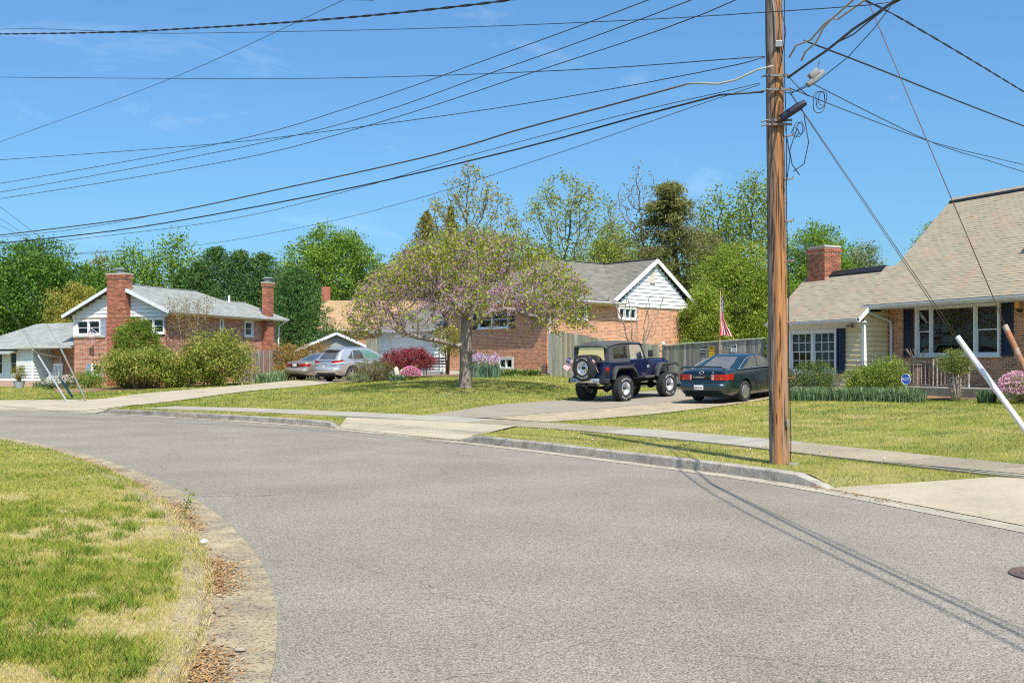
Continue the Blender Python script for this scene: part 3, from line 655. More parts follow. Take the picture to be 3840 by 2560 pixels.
    h.slab([(-4.4, e2[0], e2[1]-.012), (.16, e2[0], e2[1]-.012), (.16, -.94, 3.478), (-.15, -.93, 3.488), (-.15, r2[0], r2[1]-.012), (-4.4, r2[0], r2[1]-.012)], .08); h.slab([(-4.4, r2[0], r2[1]-.014), (-.16, r2[0], r2[1]-.014), (-.16, 2.45, 3.06), (-4.4, 2.45, 3.06)], .08, M_SHT)
    # wing shingles stop where the main roof takes over
    k = lambda v: (v-e2[0])/up2[1]*s2
    h.shingles(h.rf((-4.4, e2[0], e2[1]), (1, 0, 0), up2), [(0, 0), (4.56, 0), (4.56, k(-.95)), (4.255, k(-.95)), (4.255, s2), (0, s2)], M_SHT, exp=.118)
    m = MB(); m.prism([(-3.1, .3, 4.66-.75), (-3.1, .3, 4.73-.75), (-3.1, .48, 4.9-.75), (-3.1, .66, 4.73-.75), (-3.1, .66, 4.66-.75)], (2.5, 0, 0)); m.build('ridge_vent', M_BLACK, h.root)
    h.gutter((-4.4, e2[0]+.02, 2.93), (.17, e2[0]+.02, 2.93), (0, -1, 0)); h.box('soffit', (-4.3, e2[0]+.02, 2.95), (.1, -1.0, 2.97), M_WHITE); h.box('fascia', (-4.35, e2[0], 2.94), (.14, e2[0]+.018, 3.04), M_WHITE)
    m = MB(); m.prism([(.165, e2[0], 2.93-.75), (.165, e2[0], 3.07-.75), (.165, -.9, 3.53-.75), (.165, -.9, 3.36-.75)], (.025, 0, 0)); m.build('rake_board', M_WHITE, h.root)
    h.spout([(.12, -.98, 3.4), (.12, -.96, 3.26), (.2, -.12, 2.98), (.2, -.07, 2.85), (.2, -.07, .95)], .042)
    # chimney
    cx0, cx1, cy0, cy1, ct = -4.12, -3.2, .2, .95, 5.78
    ch = h.box('chimney', (cx0+.03, cy0+.03, 3.2), (cx1-.03, cy1-.03, ct-.02), M_MORTAR)
    for (p, d, wd) in (((cx0, cy0), (1, 0), cx1-cx0), ((cx1, cy0), (0, 1), cy1-cy0), ((cx1, cy1), (-1, 0), cx1-cx0), ((cx0, cy1), (0, -1), cy1-cy0)):
        f = h.wf(p, d); h.bricks(f, [(.004, 4.2), (wd-.004, 4.2), (wd-.004, ct-.2), (.004, ct-.2)], (), M_BR_L, vis=False, key='chimney_brick', c=-.031)
        f2 = h.wf((p[0]-d[0]*.03+d[1]*.03, p[1]-d[1]*.03-d[0]*.03), d); h.bricks(f2, [(.004, ct-.19), (wd+.056, ct-.19), (wd+.056, ct), (.004, ct)], (), M_BR_L, vis=False, key='chimney_brick', c=-.031)
    h.box('chimney_cap', (cx0-.0, cy0-.0, ct-.015), (cx1, cy1, ct+.05), M_STONE)
    # dormer cut by the edge of the photo
    dm = h.box('dormer', (5.35, .75, 4.6), (7.4, 3.0, 5.6), M_SIDC); h.slab([(5.1, .45, 5.62), (7.6, .45, 5.62), (7.6, 3.2, 6.6), (5.1, 3.2, 6.6)], .06, M_SHT); h.gutter((5.1, .47, 5.52), (7.6, .47, 5.52), (0, -1, 0), h=.1); h.box('dormer_soffit', (5.16, .47, 5.48), (7.5, .76, 5.5), M_SIDC)
    # porch
    h.box('porch_floor', (.55, -1.75, .5), (7.5, -.012, .93), mat('porch_concrete', (.3,.27,.22), (.22,.2,.16), 3, .9), bevel=.015)
    h.finish(); return h
RH = right_house()
def rail_fence():
    t = thing('porch_railing', 'rusty white wrought iron railing along the porch edge', 'railing', RH.MW @ Vector((.6, -1.6, .18)), RH.root.rotation_euler.z)
    mt = mat('rusty_white_iron', (.58,.54,.5), (.26,.11,.05), 11, .6, sharp=(.4, .66))
    def section(x0, x1):
        for z in (.06, .74):
            m = MB(); m.box((x0, -.015, z), (x1, .015, z+.025)); m.build('rail', mt, t)
        n = max(2, round((x1-x0)/.14))
        for i in range(n+1):
            x = x0+(x1-x0)*i/n; m = MB()
            if i in (0, n): m.box((x-.018, -.018, 0), (x+.018, .018, .82))
            else:
                pts = [(x, 0, .07+.68*k/14) for k in range(15)]; m.tube(pts, .009, 4)
                for k in range(15):     # twist
                    for j in range(4):
                        c = k*.9+j*math.pi/2; m.v[k*4+j] = (x+.0115*math.cos(c), .0115*math.sin(c), pts[k][2])
            m.build('post' if i in (0, n) else 'baluster', mt, t)
    section(-.3, 1.15); section(1.28, 2.75); section(2.9, 4.0)
    section2 = None
rail_fence()
def porch_lamp():
    t = thing('porch_lantern', 'black lantern with amber glass on the orange brick wall', 'lantern', RH.MW @ Vector((5.0, -.012, 2.35)), RH.root.rotation_euler.z)
    m = MB(); m.lathe([(.0, 0), (.055, .0), (.055, .02), (0, .02)], 12, Matrix.Rotation(R(90), 4, 'X')); m.tube([(0, -.02, 0), (0, -.1, -.02), (0, -.14, .06)], .012, 6); m.build('bracket', M_BLACK, t)
    x = Matrix.Translation((0, -.14, .06)); m = MB(); m.lathe([(.04, 0), (.05, .015), (.075, .2), (.05, .2)], 6, x); m.build('glass', mat('amber_glass', (.75,.33,.1), rough=.3), t)
    m = MB(); m.lathe([(.095, .2), (.1, .215), (.05, .27), (.02, .3), (.012, .34), (0, .345)], 6, x); m.lathe([(0, -.1), (.02, -.08), (.012, -.03), (.045, -.01), (.045, .005)], 6, x); m.build('cap', M_BLACK, t)
    t = thing('flood_light', 'grey twin flood light under the wing eave', 'light', RH.MW @ Vector((-.5, -1.04, 2.12)), RH.root.rotation_euler.z)
    m = MB(); m.box((-.05, -.05, -.02), (.05, 0, .1)); m.build('mount', M_GREYM, t)
    for dx in (-.09, .09):
        m = MB(); m.lathe([(0, 0), (.03, .0), (.06, .1), (.055, .1), (.025, .02)], 12, Matrix.Translation((dx, -.06, .0)) @ Matrix.Rotation(R(115), 4, 'X') @ Matrix.Rotation(R(dx*200), 4, 'Y')); m.build('lamp_head', M_GREYM, t, smooth=40)
porch_lamp()
# ================================================================ brick house behind the redbud
def mid_house():
    h = House('brick_rambler', 'low brick house with grey hip roof and white gable behind the redbud', 'house', (1.6, 48), (.749, .6626), 1.0, {'brick': 300})
    A = h.wf((0, 0), (1, 0)); holes = [(4.86, 6.2, 3.84, 4.41), (9.47, 10.1, 3.47, 4.4), (1.45, 2.6, 3.75, 4.4)]
    h.wall(A, 0, 10.44, .6, 4.52, holes); h.bricks(A, [(0, .9), (10.44, .9), (10.44, 4.46), (0, 4.46)], holes, M_BR_M, b0=.9, vis=False)
    Lf = h.wf((0, 7.4), (0, -1)); lh = [(2.45, 4.75, 3.36, 4.22), (4.05, 5.04, 1.4, 1.88)]
    h.wall(Lf, 0, 7.4, .6, 4.7, lh); h.bricks(Lf, [(0, .9), (7.4, .9), (7.4, 4.66), (0, 4.66)], lh, M_BR_M, b0=.9)
    h.window(A, *holes[0], cols=3, rail=False, behind=(M_BLIND, .9), fr=.07); h.window(A, *holes[1], rail=True, sill=M_STONE, fr=.06, behind=(M_BLIND, .5)); h.window(A, *holes[2], cols=2, rail=False, fr=.06)
    h.window(Lf, *lh[0], colw=[.9, 1.1], rail=True, fr=.06, behind=(M_CURT, 1)); h.window(Lf, *lh[1], cols=2, rail=False, fr=.05, sill=M_STONE, mtl=mat('green_white_frame', (.55,.6,.55), rough=.5))
    m = MB(); m.box((3.97, 1.9, .001), (5.12, 1.95, .02), Lf); m.box((3.97, 1.36, .001), (4.03, 1.9, .02), Lf); m.box((5.06, 1.36, .001), (5.12, 1.9, .02), Lf); m.build('window_surround', mat('pale_mortar', (.62,.57,.5), rough=.9), h.root)
    h.shutter(Lf, 2.02, 2.42, 3.33, 4.24, M_NAVY); h.shutter(Lf, 4.78, 5.16, 3.33, 4.24, M_NAVY)
    h.wall(h.wf((10.44, 0), (0, 1)), 0, 8, .6, 4.52, mtl=M_MORTAR); h.wall(h.wf((10.44, 8), (-1, 0)), 0, 10.44, .6, 4.52, mtl=M_MORTAR)
    # white sided gable
    G = h.wf((0, -.03), (1, 0)); gp = [(4.72, 4.47), (10.52, 4.47), (7.55, 6.82)]; vent = (7.15, 7.55, 5.72, 6.42)
    gable_wall(h, G, gp, M_SIDW, c=-.012); h.siding(G, gp, [vent], M_SIDW, .185)
    v = h.wbox('gable_vent', G, (7.15, 5.72, -.01), (7.55, 6.42, .012), mat('vent_tan', (.55,.5,.42), rough=.7))
    for i in range(10): h.wbox('vent_slat', G @ Matrix.Translation((7.35, 5.76+i*.066, .012)) @ Matrix.Rotation(R(-35), 4, 'X'), (-.17, 0, 0), (.17, .05, .008), MATS['vent_tan'], v)
    # roofs
    def slope(P, along, up, mtl=M_SHG):
        ro = h.slab([(x, y, z-.014) for x, y, z in P], .08); o = Vector(P[0]); rf = h.rf(P[0], along, up); inv = (rf.to_3x3()).inverted()
        h.shingles(rf, [tuple((inv @ (Vector(p)-o))[:2]) for p in P], mtl, vis=False)
    ez, rz = 4.62, 6.95; k = (rz-ez)/4.05
    slope([(-.45, -.45, ez), (4.28, -.45, ez), (7.55, 3.6, rz), (3.6, 3.6, rz)], (1, 0, 0), (0, 1, k))
    slope([(-.45, 7.65, ez), (-.45, -.45, ez), (3.6, 3.6, rz)], (0, -1, 0), (1, 0, k))
    k2 = (6.95-4.66)/(7.55-4.28)
    slope([(4.28, -.22, 4.66), (7.55, -.22, 6.95), (7.55, 3.6, 6.95)], (0, -1, 0), (1, 0, k2))
    slope([(10.86, -.22, 4.62), (10.86, 8.2, 4.62), (7.55, 8.2, 6.95), (7.55, -.22, 6.95)], (0, 1, 0), (-1, 0, k2))
    h.slab([(3.6, 3.6, rz-.02), (7.55, 3.6, rz-.02), (7.55, 8.2, 4.4), (-.45, 7.65, ez-.1)], .06, M_SHG)
    for a, b in (((7.55, -.23, 6.97), (7.55, 3.6, 6.97)), ((3.6, 3.6, 6.97), (7.55, 3.6, 6.97)), ((-.45, -.45, ez+.02), (3.6, 3.6, rz+.02))):
        m = MB(); m.bar(Vector(a)-Vector((0, 0, 1)), Vector(b)-Vector((0, 0, 1)), .22, .03); m.build('ridge_cap', M_SHG, h.root)
    m = MB()
    for s_ in (-1, 1):
        x1 = 7.55+s_*3.36; m.bar((7.55, -.235, 5.85), (x1, -.235, 3.56), .03, .2, up=(0, 0, 1))
    m.build('rake_board', M_WHITE, h.root)
    h.gutter((-.45, -.43, ez-.14), (4.9, -.43, ez-.14), (0, -1, 0)); h.gutter((-.43, 7.6, ez-.14), (-.43, -.45, ez-.14), (-1, 0, 0))
    h.box('soffit', (-.42, -.42, ez-.13), (4.7, -.01, ez-.11), M_WHITE); h.box('soffit', (-.42, .0, ez-.135), (-.01, 7.5, ez-.115), M_WHITE)
    h.spout([(.1, -.5, ez-.12), (.1, -.08, ez-.4), (.1, -.07, 1.0)], .045); h.spout([(10.9, -.3, 4.5), (10.52, -.08, 4.1), (10.5, -.07, 1.0)], .04)
    h.box('step', (-1.6, 5.8, .8), (-.02, 7.3, 1.25), M_STONE)
    # garage
    gz = 3.42; Gf = h.wf((-.25, 13.2), (0, -1)); gd = (1.0, 4.1, .95, 3.05)
    h.wall(Gf, 0, 5.8, .6, gz, [gd], M_SIDW); h.siding(Gf, [(0, .95), (5.8, .95), (5.8, gz), (0, gz)], [gd], M_SIDW, .2)
    d = h.wbox('garage_door', Gf, (1.0, .9, -.1), (4.1, 3.05, -.07), M_WHITE)
    for i in range(4): h.wbox('door_panel', Gf, (1.03, .96+i*.52, -.07), (4.07, .96+i*.52+.49, -.05), M_WHITE, d, bevel=.01)
    h.wall(h.wf((-.25, 7.4), (1, 0)), .1, 6, .6, gz, mtl=M_SIDW, c=-.3); h.wall(h.wf((6, 13.2), (-1, 0)), 0, 6.2, .6, gz, mtl=M_SIDW)
    slope([(-.65, 13.6, gz), (-.65, 7.45, gz), (3, 7.45, 5.0), (3, 13.6, 5.0)], (0, -1, 0), (1, 0, (5.0-gz)/3.65)); h.slab([(3, 13.6, 4.98), (3, 7.45, 4.98), (6.6, 7.45, gz), (6.6, 13.6, gz)], .06, M_SHG)
    gable_wall(h, h.wf((6, 13.2), (-1, 0)), [(0, gz), (6.2, gz), (3, 4.9)], M_SIDW)
    h.gutter((-.63, 13.6, gz-.13), (-.63, 7.45, gz-.13), (-1, 0, 0)); h.spout([(-.6, 13.4, gz-.1), (-.3, 13.3, gz-.4), (-.3, 13.3, 1.0)], .04); h.spout([(-.6, 7.6, gz-.1), (-.32, 7.6, gz-.4), (-.32, 7.6, 1.0)], .045)
    h.finish(); return h
MH = mid_house()
# ================================================================ split level house at the bend
def left_house():
    h = House('split_level_house', 'red brick split level house with tall chimney, white gable and pale grey roof', 'house', ((277-1920)/3900*56, 56), (.933, -.359), .3, {'brick': 160, 'chimney_brick': 160})
    A = h.wf((0, 0), (1, 0)); holes = [(.16, 1.82, 3.16, 3.97), (4.55, 6.0, 3.2, 4.0), (1.2, 1.95, 1.0, 1.6)]
    h.wall(A, 0, 6.1, 0, 4.1, holes); h.bricks(A, [(0, .3), (6.1, .3), (6.1, 4.08), (0, 4.08)], holes, M_BR_L)
    h.window(A, *holes[0], cols=2, behind=(M_BLIND, .55), fr=.08); h.window(A, *holes[1], cols=2, behind=(M_BLIND, .5), fr=.08); h.window(A, *holes[2], fr=.06)
    h.wbox('sill_band', A, (-.02, 3.02, .0), (2.15, 3.12, .05), M_STONE); h.wbox('corner_trim', A, (-.03, 3.12, .001), (.13, 4.08, .03), M_WHITE); h.shutter(A, 1.84, 2.17, 3.12, 4.0, M_BLUEG); h.shutter(A, .86, 1.17, .95, 1.62, M_BLUEG)
    S = h.wf((6.1, 0), (0, 1)); sh = [(6.75, 7.6, 3.22, 4.12), (4.45, 4.8, 3.3, 4.13)]
    h.wall(S, 0, 10, 0, 4.35, sh); h.bricks(S, [(0, .3), (10, .3), (10, 4.2), (0, 4.2)], sh, M_BR_L, vis=False)
    h.window(S, *sh[0], fr=.09); h.window(S, *sh[1], fr=.07, sill=False)
    h.wall(h.wf((6.1, 10), (-1, 0)), 0, 6.1, 0, 4.2); h.wall(h.wf((0, 10), (0, -1)), 0, 10, 0, 4.2)
    gp = [(-.1, 4.08), (6.25, 4.08), (6.25, 4.3), (3.1, 5.72), (-.1, 4.25)]
    gable_wall(h, A, gp, M_SIDW, c=.002); h.siding(A, gp, [(2.7, 3.8, 3, 7)], M_SIDW, .2, c=.012)
    def slope(P, along, up, mtl=M_SHL):
        h.slab([(x, y, z-.014) for x, y, z in P], .1); o = Vector(P[0]); rf = h.rf(P[0], along, up); inv = rf.to_3x3().inverted()
        h.shingles(rf, [tuple((inv @ (Vector(p)-o))[:2]) for p in P], mtl, vis=False)
    k = (5.85-4.35)/(6.6-3.1); zz = lambda u: 5.85-k*(u-3.1)
    slope([(6.6, -.4, 4.35), (6.6, 10.5, 4.35), (4.3, 9.3, zz(4.3)), (4.3, 7.2, zz(4.3)), (3.1, 6.2, 5.85), (3.1, -.4, 5.85)], (0, 1, 0), (-1, 0, k))
    k3 = (5.85-4.2)/3.55
    slope([(-.45, 10.5, 4.2), (-.45, -.4, 4.2), (3.1, -.4, 5.85), (3.1, 6.2, 5.85)], (0, -1, 0), (1, 0, k3))
    m = MB(); m.bar((3.1, -.42, 5.56), (3.1, 6.2, 5.56), .2, .03); m.bar((4.3, 7.2, zz(4.3)-.29), (4.3, 9.3, zz(4.3)-.29), .2, .03); m.build('ridge_cap', M_SHL, h.root)
    m = MB(); m.bar((3.1, -.41, 5.47), (-.45, -.41, 3.83), .03, .17); m.bar((3.1, -.41, 5.47), (6.6, -.41, 3.97), .03, .17); m.build('rake_board', M_GUT, h.root)
    h.gutter((6.58, -.4, 4.2), (6.58, 10.5, 4.2), (1, 0, 0), w=.13, h=.14); h.box('soffit', (6.09, -.1, 4.2), (6.57, 10.4, 4.22), M_WHITE)
    h.spout([(6.6, 10.3, 4.2), (6.2, 10.1, 3.9), (6.2, 10.02, .6)], .05)
    # chimneys
    def chimney(x0, x1, y0, y1, top, faces):
        c = h.box('chimney', (x0+.03, y0+.03, .1), (x1-.03, y1-.03, top-.02), M_MORTAR)
        for (p, d, wd) in (((x0, y0), (1, 0), x1-x0), ((x1, y0), (0, 1), y1-y0), ((x0, y1), (0, -1), y1-y0)):
            f = h.wf(p, d); h.bricks(f, [(.004, .3), (wd-.004, .3), (wd-.004, top-.22), (.004, top-.22)], (), M_BR_L, key='chimney_brick', c=-.031, vis=wd < 1.3)
            f2 = h.wf((p[0]-d[0]*.04+d[1]*.04, p[1]-d[1]*.04-d[0]*.04), d); h.bricks(f2, [(.004, top-.21), (wd+.076, top-.21), (wd+.076, top), (.004, top)], (), M_BR_L, key='chimney_brick', c=-.031, vis=False)
        h.box('chimney_cap', (x0-.05, y0-.05, top-.012), (x1+.05, y1+.05, top+.06), M_STONE)
        cx, cy = (x0+x1)/2, (y0+y1)/2; m = MB(); xf = Matrix.Translation((cx, cy, top+.05-.3)); m.lathe([(.2, 0), (.2, .16)], 16, xf); m.lathe([(.36, .2), (.36, .23), (.12, .3), (0, .3)], 16, xf)
        for a in range(4): m.tube([(cx+.18*math.cos(a*1.57), cy+.18*math.sin(a*1.57), top+.1-.3+.0), (cx+.25*math.cos(a*1.57), cy+.25*math.sin(a*1.57), top+.26-.3)], .012, 4)
        m.build('flue_hood', M_GREYM, h.root)
    chimney(2.64, 3.84, -.45, .1, 6.3, 0); chimney(6.1, 6.5, 8.5, 9.12, 6.42, 0)
    m = MB(); m.tube([(4.5, 7.5, 4.9), (4.5, 7.5, 5.35)], .06, 8); m.build('vent_pipe', M_WHITE, h.root)
    # low wing with porch
    P = h.wf((-3.0, 1.5), (1, 0)); ph = (2.05, 2.98, 1.55, 2.55)
    h.wall(P, 0, 3.0, 0, 3.1, [ph]); h.bricks(P, [(0, .3), (3, .3), (3, 2.75), (0, 2.75)], [ph], M_BR_M, vis=False); h.window(P, *ph, cols=2, rail=False, fr=.06); h.shutter(P, 1.6, 2.0, 1.6, 2.56, M_BLUEG)
    B = h.wf((-7.6, .15), (1, 0)); bh = [(2.85, 3.5, 1.0, 2.3), (1.1, 2.45, 1.0, 2.3)]
    h.wall(B, 0, 4.6, 0, 2.6, bh, M_SIDW); h.siding(B, [(0, .35), (4.6, .35), (4.6, 2.5), (0, 2.5)], bh, M_SIDW, .17)
    for w in bh: h.window(B, *w, fr=.08, behind=(M_BLIND, .6))
    C = h.wf((-3.0, .15), (0, 1)); h.wall(C, 0, 1.34, 0, 2.6, mtl=M_SIDW); h.siding(C, [(0, .35), (1.34, .35), (1.34, 2.7), (0, 2.5)], mtl=M_SIDW, exp=.17)
    h.wbox('corner_board', B, (4.5, .35, .001), (4.635, 2.5, .036), M_WHITE)
    slope([(-7.9, -.15, 2.5), (.0, -.15, 2.58), (.0, 2.6, 3.95), (-5.2, 2.6, 3.95)], (1, 0, .01), (0, 2.75, 1.4)); h.slab([(-7.9, 5.3, 2.5), (0, 5.3, 2.5), (0, 2.6, 3.93), (-5.2, 2.6, 3.93)], .08, M_SHL)
    h.slab([(-7.9, -.15, 2.48), (-5.2, 2.6, 3.93), (-7.9, 5.3, 2.48)], .08, M_SHL)
    h.gutter((-7.9, -.13, 2.38), (-.0, -.13, 2.45), (0, -1, 0)); h.spout([(-2.7, -.2, 2.42), (-2.6, .1, 2.2), (-2.25, 1.35, 2.0), (-2.22, 1.4, .4)], .05)
    h.slab([(-7.9, -.55, 2.2), (-4.0, -.55, 2.2), (-4.1, .16, 2.42), (-7.8, .16, 2.42)], .07, M_SHL, name='canopy')
    h.box('porch_floor', (-3.0, -.1, .1), (-.02, 1.49, .5), M_STONE); h.box('planter_wall', (-4.2, -1.3, .1), (-.9, -1.0, .7), mat('pinkish_block', (.5,.33,.24), (.4,.27,.2), 4, .9))
    h.finish(); return h
LH = left_house()
# ================================================================ shed and house further back
def shed():
    O = at(1120, 1440, 63); h = House('garden_shed', 'grey shed with low gable and pale shingle roof behind the parked cars', 'shed', (O.x, O.y), (.97, .24), .75)
    A = h.wf((0, 0), (1, 0)); M_T = mat('grey_ply', (.3,.33,.34), (.25,.28,.29), 3, .8, var=.1)
    h.wall(A, .3, 4.2, .5, 2.6, mtl=M_T); x = .3
    gp = [(.0, 2.58), (4.5, 2.58), (2.25, 3.5)]; gable_wall(h, A, gp, M_T)
    while x < 4.2:
        iv = [b for b in (2.58+(3.5-2.58)*min((x+.19)/2.25, (4.5-x-.19)/2.25),)]; h.wbox('plank', A, (x+.005, .6, .0), (min(x+.385, 4.2), max(2.55, iv[0]), .012), M_T); x += .39
    h.wall(h.wf((4.2, 0), (0, 1)), 0, 6, .5, 2.6, mtl=M_T); h.wall(h.wf((4.2, 6), (-1, 0)), 0, 3.9, .5, 2.6, mtl=M_T)
    for P, al, up in (([(4.75, -.3, 2.47), (4.75, 6.4, 2.47), (2.25, 6.4, 3.55), (2.25, -.3, 3.55)], (0, 1, 0), (-2.5, 0, 1.08)), ([(-.25, 6.4, 2.47), (-.25, -.3, 2.47), (2.25, -.3, 3.55), (2.25, 6.4, 3.55)], (0, -1, 0), (2.5, 0, 1.08))):
        h.slab([(a, b, c-.014) for a, b, c in P], .06); rf = h.rf(P[0], al, up); inv = rf.to_3x3().inverted(); h.shingles(rf, [tuple((inv @ (Vector(p)-Vector(P[0])))[:2]) for p in P], M_SHL, vis=False)
    m = MB(); m.bar((2.25, -.31, 2.72), (-.25, -.31, 1.62), .03, .15); m.bar((2.25, -.31, 2.72), (4.75, -.31, 1.62), .03, .15); m.build('rake_board', M_GUT, h.root); h.finish()
    O = at(1205, 1420, 84); h = House('brick_cottage', 'distant brick cottage with light brown roof beyond the shed', 'house', (O.x, O.y), (.996, .09), .6)
    A = h.wf((0, 0), (1, 0)); w = (.35, 1.0, 3.3, 4.1); h.wall(A, 0, 9, 0, 4.3, [w]); h.bricks(A, [(0, .6), (9, .6), (9, 4.3), (0, 4.3)], [w], M_BR_L, vis=False); h.window(A, *w, fr=.08)
    for p, d, l in (((9, 0), (0, 1), 7), ((9, 7), (-1, 0), 9), ((0, 7), (0, -1), 7)): h.wall(h.wf(p, d), 0, l, 0, 4.3)
    for p, d in (((9, 0), (0, 1)), ((0, 7), (0, -1))): gable_wall(h, h.wf(p, d), [(0, 4.3), (7, 4.3), (3.5, 6.8)], M_MORTAR)
    P = [(-.3, -.4, 4.4), (9.3, -.4, 4.4), (9.3, 3.5, 6.95), (-.3, 3.5, 6.95)]; h.slab([(a, b, c-.014) for a, b, c in P], .08); h.slab([(-.3, 3.5, 6.94), (9.3, 3.5, 6.94), (9.3, 7.4, 4.4), (-.3, 7.4, 4.4)], .08, M_SHB)
    rf = h.rf(P[0], (1, 0, 0), (0, 3.9, 2.55)); h.shingles(rf, [(0, 0), (9.6, 0), (9.6, 4.66), (0, 4.66)], M_SHB, vis=False); h.gutter((-.3, -.38, 4.26), (9.3, -.38, 4.26), (0, -1, 0))
    h.box('chimney', (-.4, 4.6, 3), (.3, 5.5, 8.2), M_BR_L); m = MB(); m.tube([(4, 1.2, 4.8), (4, 1.2, 5.5)], .05, 8); m.build('vent_pipe', M_GREYM, h.root); h.finish()
shed()
# ================================================================ grass blades
class Grid:
    """bilinear lookup of a slow field over the view"""
    def __init__(s, f, x0=-34, x1=34, y0=2, y1=66, d=.25):
        s.x0, s.y0, s.d = x0, y0, d; X, Y = np.meshgrid(np.arange(x0, x1+d, d), np.arange(y0, y1+d, d), indexing='ij'); s.G = f(np.stack([X.ravel(), Y.ravel()], 1)).reshape(X.shape)
    def __call__(s, P):
        q = np.stack([(P[:, 0]-s.x0)/s.d, (P[:, 1]-s.y0)/s.d], 1); q = np.clip(q, 0, np.array(s.G.shape)-1.001); i = q.astype(int); f = q-i; a, b = i[:, 0], i[:, 1]; u, v = f[:, 0], f[:, 1]; G = s.G
        return G[a, b]*(1-u)*(1-v)+G[a+1, b]*u*(1-v)+G[a, b+1]*(1-u)*v+G[a+1, b+1]*u*v
SKN = Grid(lambda P: sdist(P, KN[::2])[0], -26, 6, 2, 30); SKF = Grid(lambda P: sdist(P, KF[::2])[0]); SSW = Grid(lambda P: sdist(P, SWL[::2])[0]); GHL = Grid(HL)
def HNf(P): d = np.clip(-SKN(P)-.55, 0, 50); return .055+.025*np.minimum(d, 5)+.004*np.minimum(d, 40)
def blades(P, z, h, w, lean, col, name, label, mtl, cat=None):
    n = len(P); a = RNG.uniform(0, 2*np.pi, n); d = np.stack([np.cos(a), np.sin(a)], 1); b = RNG.uniform(0, 2*np.pi, n)
    L = np.stack([np.cos(b), np.sin(b)], 1)*(lean*h)[:, None]
    C = np.empty((n, 3, 3), np.float32); C[:, 0, :2] = P-d*w[:, None]/2; C[:, 1, :2] = P+d*w[:, None]/2; C[:, 2, :2] = P+L
    C[:, 0, 2] = C[:, 1, 2] = z-.01; C[:, 2, 2] = z+h
    o = np_mesh(name, C.reshape(-1, 3), np.arange(3*n).reshape(-1, 3), mtl, attr=np.repeat(col, 3)); return tag(o, label, cat, kind='stuff')
M_GRASS = leafmat('grass_blade', [(.1,.18,.018), (.24,.29,.035), (.4,.38,.07), (.55,.46,.14), (.62,.49,.27)], .3, .7, .15)
def fbm(P, sc, seed=0):
    """cheap smooth value noise in 2d, 0..1"""
    out = np.zeros(len(P)); amp = 1; tot = 0; r = np.random.default_rng(seed)
    for o in range(4):
        G = r.random((64, 64)); q = P*sc*(2**o)+r.uniform(0, 60, 2); i = np.floor(q).astype(int); f = q-i; f = f*f*(3-2*f); i0 = i % 64; i1 = (i+1) % 64
        v = (G[i0[:, 0], i0[:, 1]]*(1-f[:, 0])+G[i1[:, 0], i0[:, 1]]*f[:, 0])*(1-f[:, 1])+(G[i0[:, 0], i1[:, 1]]*(1-f[:, 0])+G[i1[:, 0], i1[:, 1]]*f[:, 0])*f[:, 1]
        out += amp*v; tot += amp; amp *= .5
    return out/tot
def frust(n, y0, y1, x0=-1.08, x1=1.08):
    """points over the ground seen by the lens, thinning with distance"""
    y = y0*(y1/y0)**RNG.random(n); k = RNG.uniform(x0, x1, n)*1920/3900; return np.stack([k*y, y], 1)
def corner_grass():
    P = frust(520000, 4.9, 26, -1.1, -.1); s = SKN(P); d = -s-.47
    f1 = fbm(P, .55, 3); f2 = fbm(P, 2.2, 5); y = P[:, 1]
    edge = (d > 0) | ((d > -.1) & (RNG.random(len(P)) < .45))
    bare = (f2 < .33) & (y < 12); wear = np.exp(-np.clip(d, 0, 9)/.28)*(y < 10)
    keep = edge & ~(bare & (RNG.random(len(P)) < .2)) & (RNG.random(len(P)) > wear*.25)
    P = P[keep]; f1 = f1[keep]; f2 = f2[keep]; y = P[:, 1]; n = len(P); z = HNf(P)
    sz = np.clip(y/9, .8, 2.0)
    col = np.clip(.45+(.52-f1)*.5+(.5-f2)*.45+RNG.normal(0, .24, n)+.4*np.exp(-np.clip(-SKN(P)-.47, 0, 9)/.3)*(y < 13)-np.clip((y-9)/40, 0, .12), 0, 1)
    col = np.where((f2 < .37) & (y < 12), np.clip(col+.3, 0, 1), col); h = RNG.uniform(.015, .042, n)*(.75+f2*.6)*np.where(y > 12, .85, 1); h[col > .7] *= .7
    blades(P, z, h, RNG.uniform(.004, .008, n)*sz, RNG.uniform(.3, 1.5, n), col, 'grass', 'short patchy spring grass on the corner lawn', M_GRASS, 'grass')
    # coarse weed tufts
    C = frust(1500, 5.0, 13, -1.05, -.2); s = SKN(C); f = fbm(C, .8, 9); C = C[(-s > .6) & (f > .46)]
    k = 26; Q = np.repeat(C, k, 0)+RNG.normal(0, .035, (len(C)*k, 2)); n = len(Q)
    blades(Q, HNf(Q), RNG.uniform(.03, .085, n), RNG.uniform(.006, .013, n), RNG.uniform(.4, 1.6, n), np.clip(np.repeat(RNG.uniform(0, .26, len(C)), k)+RNG.normal(0, .06, n), 0, 1), 'weed_tufts', 'darker broad bladed weed tufts in the corner lawn', M_GRASS, 'weeds')
corner_grass()
HARD = [DR_L+DR_R[::-1], DL_U+DL_D[::-1]]+APRONS
